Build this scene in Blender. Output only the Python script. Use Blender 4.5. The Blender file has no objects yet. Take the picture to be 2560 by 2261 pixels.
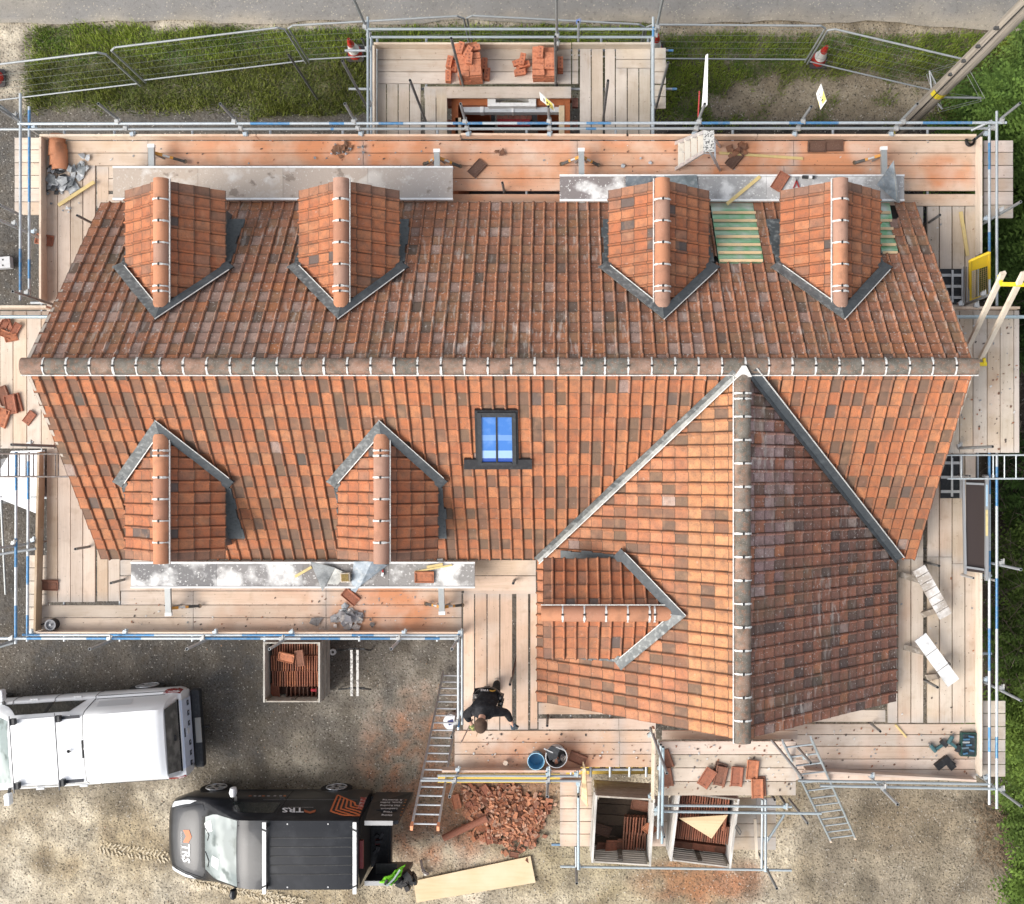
import bpy, bmesh, math, random
from mathutils import Vector, Matrix, noise as mnoise
random.seed(7)
R = math.radians
SC = bpy.context.scene
# ---------------------------------------------------------------- camera: a drone looking straight down, picture cropped off-centre
H, F = 22.4, 2600.0            # camera height (m) and focal length (px of the 2560 px wide photograph)
NX, NY = 1400.0, 1175.0        # the pixel straight below the camera
cam = bpy.data.cameras.new('camera')
cam.sensor_fit = 'HORIZONTAL'; cam.sensor_width = 36.0
cam.lens = 36.0 * F / 2560.0
cam.shift_x = (1280.0 - NX) / 2560.0
cam.shift_y = (NY - 1130.5) / 2560.0
cam.clip_start = 0.1; cam.clip_end = 1000
camo = bpy.data.objects.new('camera', cam); SC.collection.objects.link(camo)
camo.location = (0, 0, H)
SC.camera = camo
# ---------------------------------------------------------------- light
SUN_ELEV, SUN_AZ = R(41), math.atan2(-0.90, -0.46)     # sun from the lower left of the picture, veiled
w = bpy.data.worlds.new('World'); SC.world = w; w.use_nodes = True
nt = w.node_tree; nt.nodes.clear()
sky = nt.nodes.new('ShaderNodeTexSky'); sky.sky_type = 'NISHITA'; sky.sun_disc = False
sky.sun_elevation = SUN_ELEV; sky.sun_rotation = SUN_AZ % (2 * math.pi)
sky.air_density = 1.0; sky.dust_density = 3.0; sky.ozone_density = 1.0
hs = nt.nodes.new('ShaderNodeHueSaturation'); hs.inputs['Saturation'].default_value = 0.35
bg = nt.nodes.new('ShaderNodeBackground'); bg.inputs[1].default_value = 0.15
wo = nt.nodes.new('ShaderNodeOutputWorld')
nt.links.new(sky.outputs[0], hs.inputs['Color']); nt.links.new(hs.outputs[0], bg.inputs[0]); nt.links.new(bg.outputs[0], wo.inputs[0])
sl = bpy.data.lights.new('sun', 'SUN'); sl.energy = 1.7; sl.angle = R(40); sl.color = (1.0, 0.95, 0.88)
slo = bpy.data.objects.new('sun', sl); SC.collection.objects.link(slo)
sd = Vector((math.sin(SUN_AZ) * math.cos(SUN_ELEV), math.cos(SUN_AZ) * math.cos(SUN_ELEV), math.sin(SUN_ELEV)))
slo.rotation_euler = sd.to_track_quat('Z', 'Y').to_euler(); slo.location = sd * 40
SC.view_settings.view_transform = 'Standard'; SC.view_settings.look = 'None'
SC.view_settings.exposure = 0.90; SC.view_settings.gamma = 1.0
SC.cycles.max_bounces = 6; SC.cycles.use_denoising = True

def P(px, py, z=0.0):          # a point seen at a pixel of the 2560 x 2261 photograph, standing at height z
    d = (H - z) / F
    return Vector(((px - NX) * d, (NY - py) * d, z))
def px_of(p):
    d = F / (H - p[2])
    return NX + p[0] * d, NY - p[1] * d
K = 2560 / 2044.0
def D(dx, dy, z=0.0): return P(dx * K, dy * K, z)
def nz(x, y, z=0.0): return mnoise.noise(Vector((x, y, z)))
def lerp(a, b, t): return a + (b - a) * t
def mix(a, b, t): return tuple(a[i] + (b[i] - a[i]) * t for i in range(3))
def jit(c, s): 
    k = 1 + random.uniform(-s, s); return tuple(max(0, x * k) for x in c)
def srgb(r, g, b):
    f = lambda v: (v / 255 / 12.92) if v <= 10 else ((v / 255 + 0.055) / 1.055) ** 2.4
    return (f(r), f(g), f(b))

# ---------------------------------------------------------------- materials
MATS = {}
def mat(name, col=None, rough=0.7, metal=0.0, layers=(), bump=None, coat=0.0, spec=0.4, trans=0.0, emit=None):
    if name in MATS: return MATS[name]
    m = bpy.data.materials.new(name); m.use_nodes = True
    t = m.node_tree; N = t.nodes; L = t.links; N.clear()
    out = N.new('ShaderNodeOutputMaterial'); b = N.new('ShaderNodeBsdfPrincipled'); L.new(b.outputs[0], out.inputs[0])
    geo = N.new('ShaderNodeNewGeometry'); tc = N.new('ShaderNodeTexCoord')
    ga = N.new('ShaderNodeAttribute'); ga.attribute_name = 'Grain'
    coords = {'P': geo.outputs['Position'], 'O': tc.outputs['Object'], 'G': ga.outputs['Vector']}
    if col is None:
        a = N.new('ShaderNodeAttribute'); a.attribute_name = 'Col'; cur = a.outputs['Color']
    else:
        c = N.new('ShaderNodeRGB'); c.outputs[0].default_value = (*col, 1); cur = c.outputs[0]
    def tex(kind, scale, coord, stretch, detail):
        src = coords[coord]
        if stretch:
            mp = N.new('ShaderNodeMapping'); mp.inputs['Scale'].default_value = stretch
            L.new(src, mp.inputs[0]); src = mp.outputs[0]
        if kind == 'noise':
            n = N.new('ShaderNodeTexNoise'); n.inputs['Scale'].default_value = scale; n.inputs['Detail'].default_value = detail
            L.new(src, n.inputs['Vector']); return n.outputs['Fac']
        n = N.new('ShaderNodeTexVoronoi'); n.inputs['Scale'].default_value = scale
        L.new(src, n.inputs['Vector'])
        if kind == 'cell':
            s = N.new('ShaderNodeSeparateColor'); L.new(n.outputs['Color'], s.inputs[0]); return s.outputs[0]
        return n.outputs['Distance']
    for ly in layers:
        kind, scale, lo, hi, c2, fac = ly[:6]
        opt = ly[6] if len(ly) > 6 else {}
        f = tex(kind, scale, opt.get('coord', 'P'), opt.get('stretch'), opt.get('detail', 4))
        mr = N.new('ShaderNodeMapRange'); mr.inputs[1].default_value = lo; mr.inputs[2].default_value = hi
        mr.inputs[3].default_value = 0; mr.inputs[4].default_value = fac
        L.new(f, mr.inputs[0])
        if opt.get('mask'):
            g_ = tex('noise', opt['mask'][0], 'P', None, 3); m2 = N.new('ShaderNodeMapRange'); m2.inputs[1].default_value = opt['mask'][1]; m2.inputs[2].default_value = opt['mask'][2]
            L.new(g_, m2.inputs[0]); mm = N.new('ShaderNodeMath'); mm.operation = 'MULTIPLY'; L.new(mr.outputs[0], mm.inputs[0]); L.new(m2.outputs[0], mm.inputs[1]); mr = mm
        mx = N.new('ShaderNodeMix'); mx.data_type = 'RGBA'; mx.blend_type = opt.get('blend', 'MIX')
        L.new(mr.outputs[0], mx.inputs['Factor']); L.new(cur, mx.inputs['A']); mx.inputs['B'].default_value = (*c2, 1)
        cur = mx.outputs['Result']
    L.new(cur, b.inputs['Base Color'])
    b.inputs['Roughness'].default_value = rough; b.inputs['Metallic'].default_value = metal
    b.inputs['Specular IOR Level'].default_value = spec; b.inputs['Coat Weight'].default_value = coat
    b.inputs['Coat Roughness'].default_value = 0.05
    if trans: b.inputs['Transmission Weight'].default_value = trans
    if bump:
        kind, scale, st = bump[:3]; opt = bump[3] if len(bump) > 3 else {}
        f = tex(kind, scale, opt.get('coord', 'P'), opt.get('stretch'), 5)
        bp = N.new('ShaderNodeBump'); bp.inputs['Strength'].default_value = st; bp.inputs['Distance'].default_value = opt.get('dist', 0.02)
        L.new(f, bp.inputs['Height']); L.new(bp.outputs[0], b.inputs['Normal'])
    MATS[name] = m; return m

TILE = mat('clay_tile', None, 0.82, layers=[
    ('noise', 9, 0.42, 0.68, (0.10, 0.075, 0.06), 0.42),
    ('noise', 45, 0.5, 0.75, (0.12, 0.07, 0.05), 0.5),
    ('noise', 120, 0.62, 0.74, (0.50, 0.40, 0.33), 0.25), ('noise', 1.3, 0.48, 0.70, (0.12, 0.085, 0.06), 0.36, {'detail': 6}), ('noise', 4, 0.56, 0.70, (0.48, 0.26, 0.15), 0.25, {'detail': 7}),
    ('noise', 13, 0.68, 0.73, (0.50, 0.42, 0.36), 0.22)], bump=('noise', 90, 0.35, {'dist': 0.01}), spec=0.25)
TILEB = mat('weathered_clay_tile', None, 0.85, layers=[
    ('noise', 9, 0.42, 0.68, (0.11, 0.08, 0.062), 0.45), ('noise', 45, 0.5, 0.75, (0.12, 0.075, 0.055), 0.5),
    ('noise', 5, 0.54, 0.68, (0.55, 0.49, 0.44), 0.55, {'stretch': (3.2, .7, .7), 'detail': 8, 'mask': (.8, .40, .62)}),
    ('noise', 26, 0.62, 0.70, (0.60, 0.55, 0.50), 0.55), ('noise', 1.6, .52, .7, (.14, .12, .075), .35)], bump=('noise', 90, 0.4, {'dist': 0.01}), spec=0.2)
RIDGE = mat('ridge_clay', None, 0.85, layers=[
    ('noise', 7, 0.40, 0.66, (0.085, 0.075, 0.06), 0.75),
    ('noise', 16, 0.48, 0.70, (0.26, 0.13, 0.08), 0.6),
    ('noise', 60, 0.58, 0.70, (0.42, 0.38, 0.33), 0.45)], bump=('noise', 70, 0.35), spec=0.2)
NEWRIDGE = mat('new_ridge_clay', None, 0.8, layers=[
    ('noise', 5, 0.52, 0.74, (0.16, 0.09, 0.06), 0.5), ('noise', 50, 0.6, 0.75, (0.5, 0.38, 0.3), 0.3)], bump=('noise', 70, 0.3), spec=0.25)
MORTAR = mat('white_mortar', (0.62, 0.61, 0.58), 0.9, layers=[('noise', 30, 0.45, 0.7, (0.36, 0.33, 0.30), 0.7)], bump=('noise', 60, 0.5))
LEAD = mat('lead_sheet', None, 0.55, 0.25, layers=[
    ('noise', 4, 0.42, 0.65, (0.06, 0.07, 0.075), 0.6), ('noise', 14, 0.5, 0.72, (0.42, 0.43, 0.42), 0.55),
    ('noise', 40, 0.55, 0.7, (0.12, 0.13, 0.13), 0.4)], bump=('noise', 9, 0.35, {'dist': 0.03}))
WOOD = mat('board_wood', None, 0.8, layers=[
    ('noise', 1.0, 0.42, 0.68, (0.32, 0.22, 0.145), 0.20, {'coord': 'G', 'stretch': (1.0, 13, 1)}),
    ('noise', 1.0, 0.50, 0.72, (0.26, 0.175, 0.115), 0.20, {'coord': 'G', 'stretch': (3, 55, 1)}),
    ('noise', 1.7, 0.46, 0.72, (0.68, 0.60, 0.52), 0.45), ('noise', 5, 0.56, 0.72, (0.30, 0.20, 0.13), 0.28),
    ('noise', 24, 0.68, 0.74, (0.08, 0.06, 0.045), 0.7),
    ('noise', 90, 0.66, 0.74, (0.10, 0.075, 0.06), 0.5)],
    bump=('noise', 1.0, 0.25, {'coord': 'G', 'stretch': (4, 90, 1), 'dist': 0.004}), spec=0.2)
STEEL = mat('galvanised_tube', None, 0.42, 0.35, layers=[
    ('noise', 18, 0.45, 0.7, (0.30, 0.32, 0.33), 0.45), ('noise', 70, 0.62, 0.72, (0.16, 0.12, 0.09), 0.5)], spec=0.5)
ALU = mat('aluminium', (0.62, 0.63, 0.64), 0.38, 0.6, layers=[('noise', 20, 0.5, 0.75, (0.35, 0.35, 0.35), 0.5)])
BLACK = mat('black_void', (0.012, 0.012, 0.013), 0.9)
DARK = mat('dark_plastic', None, 0.5, layers=[('noise', 20, 0.5, 0.75, (0.12, 0.12, 0.12), 0.25)])
PLAIN = mat('painted_part', None, 0.5, layers=[('noise', 14, 0.52, 0.75, (0.22, 0.19, 0.16), 0.3)], spec=0.4)
CLOTH = mat('cloth', None, 0.95, layers=[('noise', 60, 0.4, 0.7, (0.05, 0.05, 0.055), 0.35)], bump=('noise', 25, 0.5), spec=0.1)
SKIN = mat('skin', (0.52, 0.30, 0.21), 0.6)
BRICK = mat('fired_brick', None, 0.88, layers=[('noise', 20, 0.45, 0.7, (0.22, 0.07, 0.04), 0.5), ('noise', 60, 0.6, 0.72, (0.55, 0.42, 0.36), 0.4)], bump=('noise', 60, 0.5))
PLY = mat('plywood', (0.62, 0.47, 0.29), 0.7, layers=[
    ('noise', 1.0, 0.42, 0.65, (0.45, 0.31, 0.17), 0.5, {'coord': 'P', 'stretch': (1.5, 22, 4)}),
    ('noise', 30, 0.62, 0.72, (0.3, 0.2, 0.12), 0.4)], spec=0.3)
GLASS = mat('dark_glass', (0.015, 0.02, 0.02), 0.04, spec=0.8, coat=0.6)
PAINTW = mat('white_car_paint', (0.80, 0.81, 0.82), 0.28, coat=0.6, layers=[('noise', 2.0, 0.5, 0.8, (0.66, 0.68, 0.70), 0.35)])
PAINTD = mat('charcoal_car_paint', (0.014, 0.015, 0.018), 0.30, coat=0.2, spec=0.3, layers=[
    ('noise', 3, 0.50, 0.75, (0.045, 0.047, 0.052), 0.5), ('noise', 40, 0.68, 0.75, (0.16, 0.155, 0.15), 0.3)])
LEAF = mat('foliage', None, 0.75, spec=0.2)
RUBBER = mat('tyre_rubber', (0.018, 0.018, 0.018), 0.85)
BARK = mat('pole_timber', None, 0.85, layers=[
    ('noise', 1.0, 0.45, 0.62, (0.12, 0.10, 0.08), 0.6, {'coord': 'O', 'stretch': (26, 26, 0.8)}),
    ('noise', 3, 0.5, 0.75, (0.34, 0.29, 0.23), 0.5)], bump=('noise', 1.0, 0.5, {'coord': 'O', 'stretch': (30, 30, 1)}))

# ---------------------------------------------------------------- mesh builder
LOC = {}                        # world location of every object built unrotated
def link(o): SC.collection.objects.link(o); return o
def tag(o, label=None, cat=None, group=None, kind=None):
    if label: o['label'] = label
    if cat: o['category'] = cat
    if group: o['group'] = group
    if kind: o['kind'] = kind
    return o
def thing(name, label, cat, loc=(0, 0, 0), group=None, kind=None):
    o = link(bpy.data.objects.new(name, None)); o.empty_display_size = 0.2; o.location = loc
    LOC[o.name] = Vector(loc); return tag(o, label, cat, group, kind)

class MB:
    def __init__(s): s.v = []; s.f = []; s.c = []; s.g = []; s.sm = []; s.mi = {}; s.cur = 0
    def add(s, pts, faces, col=(0.5, 0.5, 0.5), grain=None, smooth=False):
        b = len(s.v); s.v += [Vector(p) for p in pts]
        for k, f in enumerate(faces):
            if s.cur: s.mi[len(s.f)] = s.cur
            s.f.append([b + i for i in f]); s.sm.append(smooth)
            cc = col(k) if callable(col) else col
            s.c.append([cc] * len(f) if not isinstance(cc, list) else [cc[i] for i in f])
            s.g.append([grain[i] for i in f] if grain else None)
        return s
    def obox(s, c, ax, ay, az, hx, hy, hz, col=(0.5,) * 3):
        c = Vector(c); r = random.random() * 50; pts = []; gr = []
        for i in (-1, 1):
            for j in (-1, 1):
                for k in (-1, 1):
                    pts.append(c + ax * hx * i + ay * hy * j + az * hz * k); gr.append((i * hx, j * hy + k * hz * 0.3, r))
        return s.add(pts, [(0, 1, 3, 2), (4, 6, 7, 5), (0, 4, 5, 1), (2, 3, 7, 6), (0, 2, 6, 4), (1, 5, 7, 3)], col, gr)
    def box(s, x0, x1, y0, y1, z0, z1, col=(0.5,) * 3):
        return s.obox(((x0 + x1) / 2, (y0 + y1) / 2, (z0 + z1) / 2), Vector((1, 0, 0)), Vector((0, 1, 0)), Vector((0, 0, 1)),
                      abs(x1 - x0) / 2, abs(y1 - y0) / 2, abs(z1 - z0) / 2, col)
    def rbox(s, x, y, z0, lx, ly, lz, ang, col=(0.5,) * 3):      # box turned about z
        a = R(ang); ax = Vector((math.cos(a), math.sin(a), 0)); ay = Vector((-math.sin(a), math.cos(a), 0))
        return s.obox((x, y, z0 + lz / 2), ax, ay, Vector((0, 0, 1)), lx / 2, ly / 2, lz / 2, col)
    def bar(s, p0, p1, w, t, col=(0.5,) * 3, up=(0, 0, 1)):
        p0 = Vector(p0); p1 = Vector(p1); a = (p1 - p0); l = a.length; a.normalize()
        u = Vector(up); side = a.cross(u)
        if side.length < 1e-4: side = a.cross(Vector((0, 1, 0)))
        side.normalize(); u = side.cross(a).normalized()
        return s.obox((p0 + p1) / 2, a, side, u, l / 2, w / 2, t / 2, col)
    def tube(s, p0, p1, r, n=10, col=(0.5,) * 3, r1=None, hollow=True, bands=None, ncol=(0.012,) * 3):
        p0 = Vector(p0); p1 = Vector(p1); a = p1 - p0; l = a.length; a.normalize(); r1 = r if r1 is None else r1
        e = Vector((1, 0, 0)) if abs(a.x) < 0.9 else Vector((0, 1, 0)); u = a.cross(e).normalized(); w = a.cross(u)
        ts = [(0, col), (1, col)]
        if bands:
            ts = []; 
            cur = 0
            for (t0, t1, c2) in bands:
                ts += [(cur, col), (t0, col), (t0, c2), (t1, c2)]; cur = t1
            ts += [(cur, col), (1, col)]
        rings = []; b = len(s.v)
        for t, c in ts:
            rr = lerp(r, r1, t)
            for k in range(n):
                q = 2 * math.pi * k / n; s.v.append(p0 + a * l * t + (u * math.cos(q) + w * math.sin(q)) * rr)
        for i in range(len(ts) - 1):
            if ts[i + 1][0] - ts[i][0] < 1e-6: continue
            for k in range(n):
                k2 = (k + 1) % n
                s.f.append([b + i * n + k, b + i * n + k2, b + (i + 1) * n + k2, b + (i + 1) * n + k]); s.sm.append(True)
                s.c.append([ts[i + 1][1]] * 4); s.g.append(None)
        for end in (0, 1):
            c = ts[0][1] if end == 0 else ts[-1][1]
            base = b + (0 if end == 0 else (len(ts) - 1) * n); o = p0 if end == 0 else p1; d = a if end == 0 else -a; rr = r if end == 0 else r1
            if hollow:
                b2 = len(s.v)
                for dep, q_ in ((0, 0.8), (min(0.06, l * .3), 0.8)):
                    for k in range(n):
                        q = 2 * math.pi * k / n; s.v.append(o + d * dep + (u * math.cos(q) + w * math.sin(q)) * rr * q_)
                for k in range(n):
                    k2 = (k + 1) % n
                    s.f.append([base + k, base + k2, b2 + k2, b2 + k]); s.c.append([c] * 4)
                    s.f.append([b2 + k, b2 + k2, b2 + n + k2, b2 + n + k]); s.c.append([ncol] * 4)
                    s.g += [None, None]; s.sm += [False, False]
                s.f.append([b2 + n + k for k in range(n)]); s.c.append([ncol] * n); s.g.append(None); s.sm.append(False)
            else:
                s.f.append([base + k for k in range(n)]); s.c.append([c] * n); s.g.append(None); s.sm.append(False)
        return s
    def path(s, pts, r, n=6, col=(0.5,) * 3):
        for a, b in zip(pts[:-1], pts[1:]): s.tube(a, b, r, n, col, hollow=False)
        return s
    def prism(s, poly, z0, z1, col=(0.5,) * 3, taper=1.0):
        n = len(poly); cx = sum(p[0] for p in poly) / n; cy = sum(p[1] for p in poly) / n
        pts = [(p[0], p[1], z0) for p in poly] + [(cx + (p[0] - cx) * taper, cy + (p[1] - cy) * taper, z1) for p in poly]
        fs = [tuple(range(n - 1, -1, -1)), tuple(range(n, 2 * n))] + [(i, (i + 1) % n, n + (i + 1) % n, n + i) for i in range(n)]
        return s.add(pts, fs, col)
    def plate(s, pts, t, col=(0.5,) * 3):        # a thick polygon through 3-D points
        pts = [Vector(p) for p in pts]; n = (pts[1] - pts[0]).cross(pts[2] - pts[0]).normalized()
        if n.z < 0: n = -n
        k = len(pts); q = pts + [p - n * t for p in pts]
        return s.add(q, [tuple(range(k)), tuple(range(2 * k - 1, k - 1, -1))] + [(i, k + i, k + (i + 1) % k, (i + 1) % k) for i in range(k)], col)
    def lathe(s, prof, c=(0, 0, 0), n=20, col=(0.5,) * 3, axis='z', smooth=True):
        c = Vector(c); b = len(s.v)
        for (r, z) in prof:
            for k in range(n):
                q = 2 * math.pi * k / n; x, y = r * math.cos(q), r * math.sin(q)
                s.v.append(c + (Vector((x, y, z)) if axis == 'z' else Vector((x, z, y)) if axis == 'y' else Vector((z, x, y))))
        for i in range(len(prof) - 1):
            for k in range(n):
                k2 = (k + 1) % n
                s.f.append([b + i * n + k, b + i * n + k2, b + (i + 1) * n + k2, b + (i + 1) * n + k])
                cc = col(i) if callable(col) else col
                s.c.append([cc] * 4); s.g.append(None); s.sm.append(smooth)
        return s
    def disc(s, c, r, n=16, col=(0.5,) * 3):
        c = Vector(c); return s.add([c + Vector((r * math.cos(2 * math.pi * k / n), r * math.sin(2 * math.pi * k / n), 0)) for k in range(n)], [tuple(range(n))], col)
    def mesh(s, name, m, org, angle=35):
        me = bpy.data.meshes.new(name)
        me.from_pydata([v - org for v in s.v], [], s.f)
        ca = me.color_attributes.new('Col', 'FLOAT_COLOR', 'CORNER')
        flat = []
        for cs in s.c:
            for c in cs: flat += [c[0], c[1], c[2], 1.0]
        ca.data.foreach_set('color', flat)
        if any(g for g in s.g):
            at = me.attributes.new('Grain', 'FLOAT_VECTOR', 'CORNER'); fl = []
            for f, g in zip(s.f, s.g):
                for i in range(len(f)): fl += list(g[i]) if g else [0, 0, 0]
            at.data.foreach_set('vector', fl)
        me.polygons.foreach_set('use_smooth', s.sm)
        for q in (m if isinstance(m, (list, tuple)) else [m]): me.materials.append(q)
        if any(s.sm): me.set_sharp_from_angle(angle=R(50))
        if s.mi: me.polygons.foreach_set('material_index', [s.mi.get(i, 0) for i in range(len(s.f))])
        me.update()
        return me
    def build(s, name, m, parent=None, label=None, cat=None, group=None, kind=None, bevel=0, org=None):
        if not s.v: return None
        if org is None:
            xs = [v.x for v in s.v]; ys = [v.y for v in s.v]; zs = [v.z for v in s.v]
            org = Vector(((min(xs) + max(xs)) / 2, (min(ys) + max(ys)) / 2, min(zs)))
        org = Vector(org)
        o = link(bpy.data.objects.new(name, s.mesh(name, m, org)))
        LOC[o.name] = org
        if parent is not None:
            o.parent = parent; o.location = org - LOC[parent.name]
        else: o.location = org
        if bevel:
            bv = o.modifiers.new('bevel', 'BEVEL'); bv.width = bevel; bv.segments = 2; bv.limit_method = 'ANGLE'
        return tag(o, label, cat, group, kind)

def kids(o): return [c for c in bpy.data.objects if c.parent == o]
def copy_tree(o, loc=None, rz=None, label=None, group=None, parent=None):
    c = o.copy(); link(c)
    if parent is not None: c.parent = parent
    if loc is not None: c.location = loc
    if rz is not None: c.rotation_euler = (0, 0, R(rz)) if not isinstance(rz, tuple) else rz
    if label: c['label'] = label
    if group: c['group'] = group
    for ch in kids(o): copy_tree(ch, parent=c)
    return c
def text_mesh(body, size, weight=0.0):        # flat lettering as plain mesh: verts, faces in the xy plane
    cu = bpy.data.curves.new('lettering', 'FONT'); cu.body = body; cu.size = size; cu.align_x = 'CENTER'; cu.align_y = 'CENTER'
    cu.offset = weight; cu.resolution_u = 2
    o = link(bpy.data.objects.new('lettering', cu))
    bpy.context.view_layer.update()
    me = bpy.data.meshes.new_from_object(o.evaluated_get(bpy.context.evaluated_depsgraph_get()))
    vs = [v.co.copy() for v in me.vertices]; fs = [tuple(p.vertices) for p in me.polygons]
    bpy.data.objects.remove(o); bpy.data.meshes.remove(me); bpy.data.curves.remove(cu)
    return vs, fs
def add_text(mb, body, size, o, ux, uy, col, weight=0.0):
    vs, fs = text_mesh(body, size, weight); o = Vector(o)
    mb.add([o + Vector(ux) * v.x + Vector(uy) * v.y for v in vs], fs, col)
# ---------------------------------------------------------------- ground, road, verge
def bl(dx, dy, cx, cy, rx, ry):      # soft blob in display pixels
    d = ((dx - cx) / rx) ** 2 + ((dy - cy) / ry) ** 2
    return max(0.0, 1 - d) if d < 1 else 0.0
def sst(a, b, x):
    t = min(1, max(0, (x - a) / (b - a))); return t * t * (3 - 2 * t)
GRAV = (0.078, 0.075, 0.071); TAN = (0.41, 0.335, 0.22); PALE = (0.60, 0.53, 0.41); MUD = (0.23, 0.175, 0.11)
RUST = (0.37, 0.16, 0.08); SOIL = (0.030, 0.024, 0.018); GREYD = (0.19, 0.165, 0.13)
def grass_mask(dx, dy, x, y):
    n = nz(x * 1.1, y * 1.1) * 14 + nz(x * 3.5, y * 3.5, 4) * 8
    m = 0
    if dx < 800:
        m = sst(35, 75, dx + n) * sst(52, 66, dy + n * .6 + (8 if dx < 300 else 0)) * (1 - sst(208 + (20 if dx > 500 else -8), 236, dy + n))
    elif dx < 1300: m = sst(47, 56, dy + n * .4) * (1 - sst(150, 240, dy))
    else:
        m = sst(62, 74, dy + n * .6) * (1 - sst(225, 262, dy + n))
        bare = max(bl(dx, dy, 1590, 195, 170, 60), bl(dx, dy, 1740, 200, 170, 70), bl(dx, dy, 1480, 205, 90, 40)) * 1.5
        m *= 1 - min(1, max(0, bare + nz(x * 2.2, y * 2.2, 9) * 1.1))
    return m
def ground_col(x, y):
    dx, dy = (NX + x * F / H) / K, (NY - y * F / H) / K
    n1 = nz(x * .8, y * .8); n2 = nz(x * 2.3, y * 2.3, 3); n3 = nz(x * 6, y * 6, 5)
    if dy < 600:
        c = mix(PALE, GREYD, min(1, max(0, .45 + n2)))
        c = mix(c, GRAV, sst(192, 222, dy + n2 * 12) * .95)
        if dx < 25: c = mix(c, GRAV, .5 * sst(240, 330, dy))
        if dx > 1330: c = mix(c, (0.27, 0.215, 0.14), .7 * (1 - sst(232, 248, dy))); c = mix(c, (.02, .02, .022), sst(238, 250, dy))
        g = grass_mask(dx, dy, x, y)
        c = mix(c, (0.062, 0.072, 0.024), g * .9)
    else:
        c = mix(GRAV, (0.12, 0.105, 0.088), max(0, n1 + .3 * n2))
        c = mix(c, (.27, .245, .205), min(.9, 1.1 * bl(dx, dy, 790, 1410, 200, 170) * (.8 + n2) + .3 * max(0, n2)))
        t = sst(1490, 1640, dy + n1 * 60 + n2 * 25 + (dx - 300) * .05)
        tan = mix(TAN, PALE, min(1, max(0, .45 + n1 * 1.2 + n2 * .4)))
        tan = mix(tan, MUD, max(0, -n2 * .9 - n1 * .3))
        c = mix(c, tan, t)
        c = mix(c, GRAV, .7 * bl(dx, dy, 420, 1560, 90, 70) * (1 if n2 > 0 else .4))
        if dx > 1560: c = mix(c, mix(GREYD, (0.31, 0.265, 0.195), min(1, max(0, .4 + n2 * 1.3))), .8 * sst(1560, 1640, dx)); c = mix(c, MUD, .6 * bl(dx, dy, 1800, 1640, 160, 90) + .4 * max(0, n1))
        c = mix(c, RUST, min(.85, .9 * bl(dx, dy, 970, 1600, 190, 90) * (1 + n2) + max(0, .8 * bl(dx, dy, 840, 1540, 150, 190) * (.55 + n2 * 1.8 + n3)) + .75 * bl(dx, dy, 890, 1670, 170, 90) * (.7 + n2 + .5 * n3)))
        c = mix(c, RUST, min(.9, max(0, bl(dx, dy, 1400, 1760, 160, 60) * (1.1 + n2 * 2))))
        c = mix(c, (.21, .18, .07), .35 * bl(dx, dy, 1200, 1720, 260, 120))
    c = mix(c, SOIL, sst(1925, 1985, dx + n1 * 25 - (60 * sst(1500, 1800, dy)) + (300 if dy < 200 else 0) * 0))
    c = mix(c, (.10, .085, .062), max(0, min(.4, nz(x * 1.6, y * 1.6, 31) * .9))) if dy > 1250 else c
    k = 1 + .2 * n3
    return tuple(v * k for v in c)
GROUND = mat('ground_earth', None, 0.95, layers=[
    ('cell', 42, 0.0, 1.0, (0.40, 0.38, 0.35), 0.5, {'blend': 'OVERLAY', 'mask': (.9, .40, .62)}), ('noise', 3.0, .40, .66, (.15, .125, .098), .30, {'detail': 7}), ('noise', 1.1, .52, .68, (.16, .132, .10), .22, {'detail': 6}),
    ('cell', 95, 0.80, 0.92, (0.40, 0.375, 0.33), 0.3, {'mask': (.7, .36, .58)}), ('cell', 38, 0.16, 0.04, (0.045, 0.038, 0.03), 0.75),
    ('noise', 4, 0.50, 0.66, (0.10, 0.082, 0.06), 0.30), ('noise', 26, 0.52, 0.66, (0.07, 0.058, 0.045), 0.45),
    ('cell', 46, 0.975, 0.985, (0.50, 0.47, 0.42), 0.5)],
    bump=('noise', 16, 0.55, {'dist': 0.06}), spec=0.1)
def sheet(name, x0, x1, y0, y1, step, zf, colf, m, ring=None):
    nx = int((x1 - x0) / step); ny = int((y1 - y0) / step); mb = MB(); cols = []
    pts = []
    for j in range(ny + 1):
        for i in range(nx + 1):
            x = x0 + (x1 - x0) * i / nx; y = y0 + (y1 - y0) * j / ny
            pts.append((x, y, zf(x, y))); cols.append((0.10, 0.11, 0.06) if ring and (i in (0, nx) or j in (0, ny)) else colf(x, y))
    fs = [(j * (nx + 1) + i, j * (nx + 1) + i + 1, (j + 1) * (nx + 1) + i + 1, (j + 1) * (nx + 1) + i) for j in range(ny) for i in range(nx)]
    if ring:
        b = len(pts); e = [0, nx, (ny + 1) * (nx + 1) - 1, ny * (nx + 1)]
        for (sx, sy) in ((-1, -1), (1, -1), (1, 1), (-1, 1)):
            pts.append((sx * ring, sy * ring, zf(0, 0) * 0)); cols.append((0.10, 0.11, 0.06))
        for k in range(4):
            edge = {0: [i for i in range(nx + 1)], 1: [j * (nx + 1) + nx for j in range(ny + 1)],
                    2: [ny * (nx + 1) + i for i in range(nx, -1, -1)], 3: [j * (nx + 1) for j in range(ny, -1, -1)]}[k]
            a, c = b + k, b + (k + 1) % 4; mid = len(edge) // 2
            for q in range(len(edge) - 1): fs.append((edge[q], a if q < mid else c, edge[q + 1]))
            fs.append((edge[mid], a, c))
    mb.add(pts, fs, cols if False else (lambda k: cols), smooth=True)
    return mb.build(name, m, kind='structure', org=(0, 0, 0))
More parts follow.
